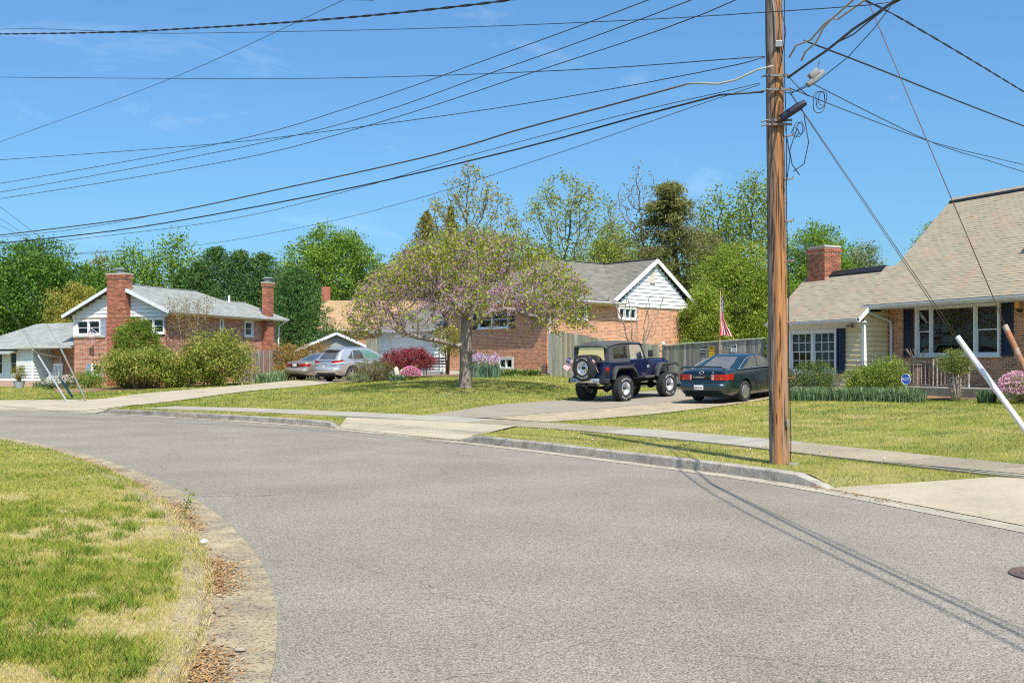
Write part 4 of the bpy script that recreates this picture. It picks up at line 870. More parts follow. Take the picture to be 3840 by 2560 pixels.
def far_grass():
    P = frust(420000, 12.5, 62); s = SKF(P); sw_ = SSW(P)
    ok = (s > .14) & ~((sw_ > -.01+.05*(fbm(P, 3, 2)-.5)) & (sw_ < 1.24) & (P[:, 0] > -12.2))
    for q in HARD: ok &= ~inpoly(P, q)
    for h in (RH, MH, LH):
        L = np.array(h.MW.inverted()); l = P@L[:2, :2].T+L[:2, 3]
        ok &= ~((l[:, 0] > (-8 if h is LH else -4.2)) & (l[:, 0] < 12) & (l[:, 1] > (-.1)) & (l[:, 1] < 13))
    P = P[ok]; s = s[ok]; sw_ = sw_[ok]; y = P[:, 1]; n = len(P); z = GHL(P); f1 = fbm(P, .3, 13); f2 = fbm(P, 1.9, 15)
    verge = (sw_ < 0) & (P[:, 0] > -12)
    stripe = .5+.5*np.sin((P[:, 0]*.55+P[:, 1]*.83)*2.6+f1*3)
    col = np.clip(.33+(.5-f1)*.9+(.5-f2)*1.5+verge*.14+(stripe-.5)*.12+RNG.normal(0, .13, n), 0, 1)
    col[(P[:, 1] > 34) & (P[:, 0] < 2)] -= .1; col = np.clip(col, 0, 1)
    keep = ~(verge & (f2 < .42) & (RNG.random(n) < .5)); P, z, y, col, verge = P[keep], z[keep], y[keep], col[keep], verge[keep]; n = len(P)
    h = RNG.uniform(.025, .06, n)*np.clip(y/25, .8, 1.35); w = RNG.uniform(.0055, .011, n)*np.clip(y/15, 1, 3.2)
    blades(P, z, h, w, RNG.uniform(.3, 1.3, n), col, 'grass', 'mown grass of the front lawns and verge', M_GRASS, 'grass')
far_grass()
def litter():
    """brown oak tassels and leaves along the gutter"""
    m = leafmat('dry_litter', [(.26,.13,.045), (.4,.22,.075), (.3,.19,.1), (.46,.34,.2), (.16,.1,.06)], .1, .9, .1)
    def put(P, z, sz, name, label):
        n = len(P); a = RNG.uniform(0, 6.28, n); u = np.stack([np.cos(a), np.sin(a), RNG.normal(0, .25, n)], 1)*sz[:, None]; v = np.stack([-np.sin(a), np.cos(a), RNG.normal(0, .3, n)], 1)*(sz*RNG.uniform(.15, .5, n))[:, None]
        c = np.column_stack([P, z]); C = np.stack([c-u, c-v, c+u, c+v], 1)
        tag(np_mesh(name, C.reshape(-1, 3), np.arange(4*n).reshape(-1, 4), m, attr=np.repeat(RNG.random(n), 4)), label, 'leaf litter', kind='stuff')
    n = 26000; s = np.interp(RNG.random(n), [0, .8, 1], [near_arc((-1.15, 4.6), KN), near_arc((-3.6, 12.0), KN), near_arc((-9, 20.3), KN)]); d = np.abs(RNG.normal(0, .12, n))
    cl = fbm(np.stack([s, s*0], 1), .75, 21); keep = (RNG.random(n) < np.clip((cl-.4)*4.5, .04, 1)) & (d < .36); s, d, cl = s[keep], d[keep]*(.5+cl[keep]*.9), cl[keep]
    i = np.interp(s, KNA, np.arange(len(KN))); j = np.clip(i.astype(int), 1, len(KN)-2); t = KN[j+1]-KN[j-1]; t /= np.linalg.norm(t, axis=1)[:, None]; nn = np.stack([t[:, 1], -t[:, 0]], 1)
    base = np.stack([np.interp(s, KNA, KN[:, 0]), np.interp(s, KNA, KN[:, 1])], 1); P = base-nn*(.43-d)[:, None]
    put(P, .012+RNG.random(len(P))*.022*np.exp(-d*6), RNG.uniform(.007, .022, len(P)), 'leaf_litter', 'orange brown leaf litter drifted in the gutter by the corner lawn')
    n = 5000; s = RNG.uniform(aR-8, aA1+8, n); cl = fbm(np.stack([s, s*0], 1), .55, 31); keep = RNG.random(n) < np.clip((cl-.47)*5, .03, 1); s = s[keep]
    base = np.stack([np.interp(s, KFA, KF[:, 0]), np.interp(s, KFA, KF[:, 1])], 1); j = np.clip(np.searchsorted(KFA, s), 1, len(KF)-2); t = KF[j+1]-KF[j-1]; t /= np.linalg.norm(t, axis=1)[:, None]
    P = base-np.stack([t[:, 1], -t[:, 0]], 1)*(.03+np.abs(RNG.normal(0, .09, len(s))))[:, None]
    put(P, .02+RNG.random(len(P))*.02, RNG.uniform(.01, .028, len(P)), 'leaf_litter', 'sparse tan leaf litter along the foot of the far kerb')
litter()
# ================================================================ trees
M_BARK = mat('bark_grey', (.34,.28,.23), (.13,.1,.08), 9, .95, bump=1, bscale=22, stretch=(1,1,.3))
M_BARKD = mat('bark_dark', (.085,.07,.055), (.05,.042,.035), 6, .95, bump=.6)
M_BARKB = mat('bark_brown', (.17,.12,.085), (.1,.07,.05), 6, .95, bump=.6)
def leaf_quads(c, size, up=.35, asp=.55):
    """diamond leaves around centres c (n,3)"""
    n = len(c); nr = RNG.normal(0, 1, (n, 3)); nr[:, 2] += up*2; nr /= np.linalg.norm(nr, axis=1)[:, None]
    t = np.cross(nr, RNG.normal(0, 1, (n, 3))); t /= np.linalg.norm(t, axis=1)[:, None]+1e-9; b = np.cross(nr, t); size = np.broadcast_to(size, (n,))[:, None]
    u = t*size*.5; v = b*size*.5*asp
    return np.stack([c-u, c-v+nr*size*.06, c+u, c+v+nr*size*.06], 1)
def foliage(name, C, V, mtl, parent): return np_mesh(name, C.reshape(-1, 3), np.arange(len(C)*4).reshape(-1, 4), mtl, parent, attr=np.repeat(V, 4))
def colonize(att, nodes, par, step, infl, kill, iters, trop=(0, 0, 0), jit=.12):
    nodes = [np.array(p, float) for p in nodes]; par = list(par); att = np.array(att, float); trop = np.array(trop); nd = np.full(len(att), 1e9); ni = np.zeros(len(att), int); new = list(range(len(nodes)))
    used = set()
    for it in range(iters):
        if new:
            Q = np.array([nodes[k] for k in new]); D = np.sqrt(((att[:, None]-Q[None])**2).sum(2)); j = D.argmin(1); d = D[np.arange(len(att)), j]; b = d < nd; nd[b] = d[b]; ni[b] = np.array(new)[j[b]]
        alive = nd > kill; att, nd, ni = att[alive], nd[alive], ni[alive]
        if not len(att): break
        m = nd < infl
        if not m.any(): break
        K = np.unique(ni[m]); new = []
        for k in K:
            v = att[m & (ni == k)]-nodes[k]; v = (v/np.linalg.norm(v, axis=1)[:, None]).mean(0)+trop+RNG.normal(0, jit, 3); p = nodes[k]+step*v/(np.linalg.norm(v)+1e-9)
            key = (k, tuple(np.round(p/(step*.5)).astype(int)))
            if key in used: continue
            used.add(key); nodes.append(p); par.append(k); new.append(len(nodes)-1)
    return np.array(nodes), np.array(par)
def limb_mesh(name, nodes, par, rtip, mtl, parent, expo=2.3, rbase=None, rough=0, thin=0):
    n = len(nodes); ch = [[] for _ in range(n)]
    for i in range(1, n):
        if par[i] >= 0: ch[par[i]].append(i)
    w = np.ones(n)
    for i in range(n-1, -1, -1):
        if ch[i]: w[i] = sum(w[c] for c in ch[i])
    r = rtip*w**(1/expo)
    if rbase: r = np.minimum(r*(rbase/r[0]), rbase); r = np.maximum(r, rtip)
    m = MB(); stack = [(0, None)]
    while stack:
        s, pr = stack.pop(); pts = [] if pr is None else [nodes[pr]]; rs = [] if pr is None else [min(r[s]*1.05, r[pr])]; k = s
        while True:
            pts.append(nodes[k]); rs.append(r[k])
            if not ch[k]: break
            c = sorted(ch[k], key=lambda q: -w[q])
            for o in c[1:]: stack.append((o, k))
            k = c[0]
        if len(pts) > 1 and max(rs) > thin:
            if rough: rs = [x*(1+random.uniform(-rough, rough)) for x in rs]
            m.tube(pts, rs, 8 if max(rs) > .08 else (5 if max(rs) > .025 else 3), cap=False)
    return m.build(name, mtl, parent, smooth=True, fix=False), r, w
def ground_at(x, y): return H(x, y)
def dense_tree(px, ptop, Y, wpx, label, cols, name='leafy_tree', n=15000, size=.2, lobes=16, trunk=.2, base=None, low=.12, group='trees standing behind the houses', flat=.75, mtl=None, bark=None, ev=.0, seed=None, round_=1.0, cat='tree'):
    if seed is not None: random.seed(seed)
    x = (px-1920)/FPX*Y; z0 = ground_at(x, Y); zt = CZ+(HZN-ptop)/FPX*Y; h = zt-z0; w = wpx/FPX*Y/2
    t = thing(name, label, cat, (x, Y, z0), 0, group)
    # lobes
    L = []; cz = h*(low+(1-low)*.5); rz = h*(1-low)*.5
    for i in range(lobes):
        a = 6.283*i*.618; q = 1-2*(i+.5)/lobes; s = math.sqrt(max(0, 1-q*q))*random.uniform(.62, .78)
        rr = random.uniform(.3, .46)*round_; zz = cz+q*rz*.7
        L.append(((w*s*math.cos(a), w*s*math.sin(a)*.9, zz), (w*rr, w*rr, rz*rr*flat*1.15)))
    L.append(((0, 0, cz), (w*.55, w*.55, rz*.72)))
    L.append(((random.uniform(-.1, .1)*w, 0, h-rz*.35), (w*.34, w*.34, rz*.35)))
    ncl = 90; n = int(n*1.7); size *= .88; per = max(4, n//(len(L)*ncl)); C = []; V = []
    for (c, r) in L:
        d = RNG.normal(0, 1, (ncl, 3)); d /= np.linalg.norm(d, axis=1)[:, None]; rad = RNG.uniform(.6, 1.02, ncl)[:, None]; cc = np.array(c)+d*rad*np.array(r)
        cv = RNG.normal(0, .14, ncl)
        sp = RNG.normal(0, 1, (ncl, per, 3))*np.array([size*1.5, size*1.5, size*.9]); q = (cc[:, None]+sp).reshape(-1, 3); C.append(q); V.append(np.repeat(cv, per)+RNG.normal(.5, .17, len(q)))
    q = np.concatenate(C); v = np.clip(np.concatenate(V), 0, 1); ok = q[:, 2] > .15*h*low
    foliage('crown', leaf_quads(q[ok], RNG.uniform(.65, 1.25, ok.sum())*size), v[ok], mtl or leafmat('leaf_'+label[:24], cols), t)
    # trunk and limbs
    m = MB(); m.tube([(0, 0, -.2), (0, 0, h*.12), (random.uniform(-.1, .1)*w*.3, 0, h*.4), (0, 0, h*.8)], [trunk*1.25, trunk, trunk*.7, trunk*.2], 8)
    for (c, r) in L[:lobes]:
        s = h*random.uniform(.15, .4); m.tube([(0, 0, s), (c[0]*.45, c[1]*.45, s+(c[2]-s)*.55), c], [trunk*.45, trunk*.28, trunk*.1], 5)
    m.build('trunk', bark or M_BARKB, t, smooth=True, fix=False); return t
def sparse_tree(px, ptop, Y, wpx, label, cols, name='leafing_tree', natt=420, leaves=6, size=.2, trunk=.16, fork=.3, low=.35, group='trees standing behind the houses', shape=1.0, lean=0, step=.5, bark=None, fill=1, spread=.22, tips=True):
    x = (px-1920)/FPX*Y; z0 = ground_at(x, Y); zt = CZ+(HZN-ptop)/FPX*Y; h = zt-z0; w = wpx/FPX*Y/2
    t = thing(name, label, 'tree', (x, Y, z0), 0, group)
    a = RNG.normal(0, 1, (natt*3, 3)); a /= np.linalg.norm(a, axis=1)[:, None]; a *= RNG.random((len(a), 1))**(1/3.)
    a = a[:natt]; cz = h*(low+(1-low)/2); att = a*np.array([w, w*.8, h*(1-low)/2])+np.array([lean*h, 0, cz]); u = (att[:, 2]-h*low)/(h*(1-low)); att[:, 0] *= (.45+.75*np.sin(np.clip(u, 0, 1)*2.6+.25))**shape
    k = 8; nodes = [(lean*h*i/k*.4, 0, -.2+(h*fork+.2)*i/k) for i in range(k+1)]; N, P = colonize(att, nodes, [-1]+list(range(k)), step, w*1.6+h*.3, step*1.15, 70, (0, 0, .12))
    o, r, wt = limb_mesh('trunk', N, P, .012, bark or M_BARKD, t, 2.15, trunk)
    tip = N[(wt <= 4) & (N[:, 2] > h*low*.8)]; leaves = int(leaves*2.2); q = np.repeat(tip, leaves, 0)+RNG.normal(0, spread*1.1, (len(tip)*leaves, 3)); keep = RNG.random(len(q)) < fill; q = q[keep]
    foliage('crown', leaf_quads(q, RNG.uniform(.7, 1.4, len(q))*size*1.25), np.clip(RNG.normal(.5, .24, len(q)), 0, 1), leafmat('leaf_'+label[:24], cols), t); return t
def cone_tree(px, ptop, Y, wpx, label, cols, name='conifer', n=13000, size=.17, group='trees standing behind the houses', base=None, full=.85, droop=.25, bark=None):
    x = (px-1920)/FPX*Y; z0 = ground_at(x, Y); zt = CZ+(HZN-ptop)/FPX*Y; h = zt-z0; w = wpx/FPX*Y/2*1.55
    t = thing(name, label, 'tree', (x, Y, z0), 0, group); nb = 190; per = n//nb; C = []; V = []
    m = MB(); m.tube([(0, 0, -.2), (0, 0, h*.5), (0, 0, h*.98)], [h*.02, h*.013, .02], 7)
    for i in range(nb):
        u = (i+.5)/nb; z = h*(.04+.95*u); a = i*2.4; env = w*(1-u)**full*random.uniform(.72, 1.12)*(1 if u > .12 else .75+u*2); env = max(env, .12)
        d = np.array([math.cos(a), math.sin(a), 0]); s = RNG.random(per)**.6; zz = z+env*(.25*s-droop*s*s*1.2)
        q = d[None]*(env*s)[:, None]+np.array([0, 0, 0]); q[:, 2] = zz; q += RNG.normal(0, 1, (per, 3))*np.array([env*.1+.07, env*.1+.07, .1]); C.append(q); V.append(np.clip(RNG.normal(.5+random.uniform(-.16, .16), .15, per), 0, 1))
        if i % 3 == 0: m.tube([(0, 0, z), tuple(d*env*.8+np.array([0, 0, z+env*.05]))], [.03, .008], 3)
    q = np.concatenate(C); foliage('crown', leaf_quads(q, RNG.uniform(.6, 1.3, len(q))*size, .1, .42), np.concatenate(V), leafmat('leaf_'+label[:24], cols), t)
    m.build('trunk', bark or M_BARKB, t, smooth=True, fix=False); return t
G_DEEP = [(0.031, 0.081, 0.013), (0.066, 0.153, 0.019), (0.131, 0.244, 0.031), (0.25, 0.366, 0.066)]
G_MID = [(0.054, 0.114, 0.014), (0.123, 0.218, 0.022), (0.221, 0.333, 0.039), (0.367, 0.475, 0.086)]
G_BRIGHT = [(0.092, 0.142, 0.014), (0.182, 0.255, 0.025), (0.292, 0.355, 0.043), (0.456, 0.468, 0.101)]
G_YEL = [(0.157, 0.158, 0.02), (0.285, 0.264, 0.04), (0.399, 0.343, 0.066), (0.513, 0.436, 0.119)]
G_OLIVE = [(0.098, 0.109, 0.022), (0.197, 0.191, 0.036), (0.295, 0.264, 0.064), (0.393, 0.337, 0.109)]
G_CON = [(0.027, 0.067, 0.018), (0.059, 0.131, 0.029), (0.113, 0.204, 0.048), (0.211, 0.286, 0.088)]
G_GREY = [(0.095, 0.149, 0.061), (0.17, 0.227, 0.105), (0.265, 0.315, 0.158), (0.378, 0.403, 0.227)]
# left to right
dense_tree(120, 905, 76, 470, 'big dark green broadleaf tree beside the grey roofed wing', G_DEEP, n=26000, size=.24, lobes=20)
dense_tree(330, 985, 84, 260, 'dark green tree between the maple and the tall chimney', G_DEEP, n=12000, size=.22, lobes=10)
dense_tree(-40, 960, 92, 330, 'pale green tree at the edge behind the dark maple', G_MID, n=9000, size=.25, lobes=9)
dense_tree(285, 1060, 69, 240, 'olive yellow tree behind the white gable', G_YEL, n=9000, size=.15, lobes=10, low=.2)
sparse_tree(385, 945, 88, 190, 'thin brownish tree just left of the tall chimney'.replace('left of', 'behind'), G_OLIVE, natt=260, leaves=12, size=.17)
sparse_tree(480, 905, 86, 240, 'airy light green tree behind the pale roof ridge', G_MID, natt=420, leaves=16, size=.17, low=.2, spread=.35)
sparse_tree(655, 880, 84, 260, 'tall airy green tree with forked trunk above the pale roof', G_MID, natt=460, leaves=16, size=.17, low=.22, spread=.35)
for px, pt, Y, w, lb in ((745, 985, 78, 150, 'slim dark cypress behind the airy tree'), (812, 930, 77, 200, 'dark cypress with the tallest tip of the row'), (900, 945, 76, 200, 'dark cypress in the middle of the evergreen row'), (985, 955, 76, 190, 'dark cypress next to the slender chimney'), (690, 1010, 80, 150, 'low dark cypress under the airy trees')):
    cone_tree(px, pt, Y, w, lb, G_CON, n=11000, full=.5, droop=-.25, size=.22, group='evergreen row behind the split level house')
cone_tree(1110, 1010, 69, 250, 'broad dark evergreen right of the slender chimney'.replace('right of', 'beside'), G_CON, n=22000, full=.5, droop=.1, size=.18)
dense_tree(1250, 840, 98, 465, 'large round bright green tree behind the brown roofed cottage', G_MID, n=30000, size=.27, lobes=26, low=.1, round_=.85)
dense_tree(1480, 980, 100, 220, 'smaller green tree behind the redbud crown', G_OLIVE, n=9000, size=.25, lobes=10)
cone_tree(1600, 790, 92, 300, 'brownish green cedar rising behind the redbud', G_OLIVE, n=12000, full=.75, droop=.2, size=.24)
cone_tree(1690, 770, 90, 230, 'narrow cedar with brown tips behind the redbud', G_OLIVE, n=9000, full=.8, droop=.2, size=.22)
sparse_tree(1765, 610, 86, 320, 'tall pale leafing tree above the redbud', G_YEL, natt=560, leaves=7, size=.16, low=.38, fill=.85)
sparse_tree(2125, 640, 80, 400, 'tall open green leafing tree behind the hip roof', [(.17,.2,.03), (.28,.31,.05), (.38,.4,.08)], natt=720, leaves=8, size=.15, low=.3)
sparse_tree(2405, 600, 84, 260, 'half bare tree with fine twigs beside the cedar', [(.2,.17,.08), (.28,.27,.08), (.36,.36,.1)], natt=520, leaves=3, size=.13, low=.35, fill=.6, bark=M_BARKB)
dense_tree(2010, 905, 92, 230, 'yellow green tree low behind the hip roof', G_BRIGHT, n=9000, size=.24, lobes=10)
dense_tree(2290, 840, 96, 260, 'bright yellow green tree behind the white gable', G_BRIGHT, n=12000, size=.24, lobes=12)
dense_tree(1850, 860, 96, 280, 'olive green tree behind the redbud top', G_OLIVE, n=10000, size=.24, lobes=10)
def cedar(px, ptop, Y, wpx, label):
    x = (px-1920)/FPX*Y; z0 = ground_at(x, Y); h = CZ+(HZN-ptop)/FPX*Y-z0; w = wpx/FPX*Y/2; t = thing('cedar_tree', label, 'tree', (x, Y, z0), 0, 'trees standing behind the houses'); m = MB(); m.tube([(0, 0, -.2), (.1, 0, h*.5), (-.5, 0, h*.98)], [.42, .28, .03], 8); C = []; V = []
    for i in range(120):
        u = min(.99, (int(random.random()**.8*11)+random.uniform(.1, .5))/11); z = h*(.12+.87*u); a = random.uniform(0, 6.283); ln = w*(.95-.35*u if u < .72 else .7*(1.04-u)/.32)*random.uniform(.5, 1.15)*(1.15 if math.cos(a) > 0 and .3 < u < .75 else .9); d = np.array([math.cos(a), math.sin(a), 0]); pts = []
        for k in range(6):
            s = k/5; pts.append(d*ln*s+np.array([-.3*u, 0, z+ln*(.22*s-.34*s*s)]))
        m.tube(pts, [.07*(1-s/5.5) for s in range(6)], 4, cap=False); nn = 300; s = RNG.uniform(.15, 1.04, nn); q = np.stack([np.interp(s, np.linspace(0, 1, 6), [p[j] for p in pts]) for j in range(3)], 1)
        q += RNG.normal(0, 1, (nn, 3))*np.array([.32, .32, .16])*(.5+.6*s[:, None]); q[:, 2] -= RNG.exponential(.3, nn); C.append(q); V.append(np.clip(RNG.normal(.5+random.uniform(-.2, .2), .16, nn), 0, 1))
    q = np.concatenate(C); foliage('crown', leaf_quads(q, RNG.uniform(.6, 1.4, len(q))*.24, -.2, .35), np.concatenate(V), leafmat('leaf_cedar', [(.08,.1,.03), (.16,.175,.05), (.25,.25,.075), (.33,.31,.12)]), t); m.build('trunk', M_BARKB, t, smooth=True, fix=False)
cedar(2530, 655, 72, 580, 'broad drooping olive cedar towering behind the fence')
sparse_tree(2690, 690, 88, 180, 'tall airy yellow green tree behind the cedar', G_BRIGHT, natt=360, leaves=14, size=.17, low=.2, spread=.35)
sparse_tree(2820, 630, 86, 230, 'tallest airy green tree next to the utility pole', G_BRIGHT, natt=520, leaves=16, size=.17, low=.2, spread=.35)
dense_tree(2760, 905, 58, 360, 'dense green broadleaf tree behind the flag', G_BRIGHT, n=24000, size=.15, lobes=22, low=.02, cat='tree')
dense_tree(2640, 1070, 54, 190, 'leafy green shrub tree leaning over the grey fence', G_BRIGHT, n=12000, size=.12, lobes=14, low=.0)
dense_tree(2905, 1000, 60, 260, 'green tree hidden partly by the utility pole', G_MID, n=14000, size=.15, lobes=14, low=.02)
dense_tree(3060, 830, 66, 330, 'tall green tree behind the brick chimney', G_MID, n=24000, size=.17, lobes=20, low=.03)
dense_tree(3235, 905, 74, 230, 'grey green tree beyond the wing roof', G_GREY, n=12000, size=.19, lobes=12)
dense_tree(3340, 990, 90, 200, 'low yellow green tree over the wing ridge', G_YEL, n=7000, size=.2, lobes=9)
dense_tree(3490, 830, 80, 220, 'dark green tree behind the steep tan roof', G_MID, n=9000, size=.2, lobes=10)
for px, pt, Y, w, lb, c in ((2150, 930, 104, 330, 'fresh green tree filling the gap behind the hip roof', G_BRIGHT), (2400, 900, 100, 330, 'fresh green tree behind the big cedar', G_BRIGHT), (2640, 850, 98, 260, 'fresh green tree between the cedar and the flag', G_BRIGHT), (1960, 960, 104, 260, 'olive tree filling the gap beside the redbud top', G_OLIVE), (1560, 900, 104, 260, 'olive green tree behind the redbud shoulder', G_OLIVE), (3130, 900, 96, 300, 'soft green tree in the gap behind the chimney', G_MID), (560, 1130, 104, 420, 'hazy green tree low behind the pale roof', G_DEEP), (1000, 1060, 112, 380, 'green tree low behind the evergreen row', G_DEEP), (1700, 1000, 110, 420, 'mid green tree low behind the redbud', G_MID), (2450, 1020, 108, 420, 'mid green tree low behind the cedar', G_BRIGHT), (2900, 1040, 104, 400, 'mid green tree low behind the pole', G_MID), (3300, 1060, 110, 380, 'mid green tree low behind the wing', G_MID), (150, 1120, 110, 460, 'dark green tree low behind the maple', G_DEEP), (-380, 980, 80, 420, 'dark green tree beyond the low wing', G_DEEP), (4000, 850, 84, 420, 'green tree beyond the steep roof', G_MID)):
    dense_tree(px, pt, Y, w, lb, c, n=8000, size=.3, lobes=12, low=.0)
# ================================================================ redbud
def redbud():
    Y = 38.0; b = at(1745, 1450, Y); z0 = H(b.x, Y)-.03; t = thing('redbud_tree', 'spreading redbud tree with purple blossom and fresh yellow green leaves', 'tree', (b.x, Y, z0)); rel = lambda px, py, dy=0: np.array(at(px, py, Y+dy)-Vector((b.x, 0, z0)))-np.array([0, Y, 0])
    trunk = [rel(1745, 1455), rel(1747, 1400), rel(1748, 1340), rel(1745, 1285), rel(1750, 1235), rel(1748, 1195)]
    nodes = list(trunk); par = [-1, 0, 1, 2, 3, 4]
    def limb(frm, pts):
        k = frm
        for p in pts: nodes.append(p); par.append(k); k = len(nodes)-1
    limb(3, [rel(1715, 1298, -.2), rel(1680, 1288, -.35), rel(1640, 1276, -.45), rel(1600, 1270, -.5), rel(1560, 1262, -.5), rel(1520, 1250, -.4), rel(1495, 1240, -.3)])
    limb(4, [rel(1775, 1215, -.2), rel(1810, 1192, -.5), rel(1850, 1172, -.7), rel(1890, 1160, -.8), rel(1930, 1162, -.9), rel(1975, 1178, -.9), rel(2020, 1192, -.9)])
    limb(5, [rel(1745, 1160, .1), rel(1738, 1120, .1), rel(1730, 1080, .2), rel(1724, 1040, .2)]); limb(5, [rel(1775, 1165, .4), rel(1805, 1130, .8), rel(1840, 1105, 1.1)]); limb(5, [rel(1715, 1175, .4), rel(1675, 1150, .8), rel(1635, 1130, 1.1)]); limb(5, [rel(1750, 1170, -.5), rel(1765, 1130, -1.0), rel(1785, 1100, -1.4)]); limb(5, [rel(1725, 1165, -.4), rel(1690, 1125, -.8), rel(1655, 1095, -1.1)])
    # crown: an umbrella, thick at the top and hanging at the rim
    n = 5200; a = RNG.uniform(0, 6.283, n); rr = np.sqrt(RNG.random(n)); W_ = 4.55; x = rr*np.cos(a)*W_+.2; y = rr*np.sin(a)*W_*.86
    top = 5.95-2.55*rr**2.1+.35*np.sin(a*3+1)*rr; bot = 3.25-1.3*rr**1.7-.45*np.clip(-np.cos(a), 0, 1)*rr**2; q = RNG.random(n)**.7; z = bot+(top-bot)*q
    g3 = np.sin(x*1.9+1.3)+np.sin(y*2.3+.4*x)+np.sin(z*2.7-.8*x)+.9*np.sin(x*4.3-y*3.1+z*2); keep = (z > 1.7) & (g3 > -1.05); att = np.stack([x, y, z], 1)[keep]
    N, P = colonize(att, nodes, par, .2, 2.3, .3, 75, (0, 0, -.02), .2)
    o, r, w = limb_mesh('trunk', N, P, .011, M_BARK, t, 2.05, .225, .1)
    tip = N[(w <= 5) & (N[:, 2] > 1.9)]; rr = np.hypot(tip[:, 0], tip[:, 1])/4.6
    out = np.clip((tip[:, 2]-(3.3-1.1*rr))/(2.2), 0, 1)
    lm = leafmat('redbud_leaf', [(.14,.2,.012), (.24,.31,.016), (.36,.42,.03), (.32,.27,.04)], .4)
    k = 13; sel = RNG.random(len(tip)) < np.clip(.06+1.1*np.maximum(out**1.2, (rr > .8)*.75), 0, 1); q = np.repeat(tip[sel], k, 0)+RNG.normal(0, .12, (sel.sum()*k, 3)); q[:, 2] -= .02
    foliage('leaves', leaf_quads(q, RNG.uniform(.055, .12, len(q)), .2, .85), RNG.random(len(q)), lm, t)
    bl = N[(w <= 22) & (N[:, 2] > 1.9)]; rr = np.hypot(bl[:, 0], bl[:, 1])/4.6; k = 22; q = np.repeat(bl, k, 0)+RNG.normal(0, .085, (len(bl)*k, 3)); f = fbm(q[:, :2], .6, 77); q = q[RNG.random(len(q)) < np.clip(.6+(f-.5)*2.2, .05, .95)]
    foliage('blossom', leaf_quads(q, RNG.uniform(.035, .075, len(q)), 0, .7), RNG.random(len(q)), leafmat('redbud_blossom', [(.42,.18,.34), (.58,.3,.5), (.46,.26,.36), (.4,.27,.25)], .35), t)
    m = MB(); m.tube([rel(1757, 1325, -.15), rel(1785, 1316, -.25)], [.075, .06], 7); m.build('cut_stub', M_BARK, t, smooth=True)
    m = MB(); pr = [(.4, -.12), (.29, -.01), (.235, .07), (.205, .2), (.19, .34)]; m.lathe(pr, 14, caps=False); m.build('root_flare', M_BARK, t, smooth=True)
redbud()
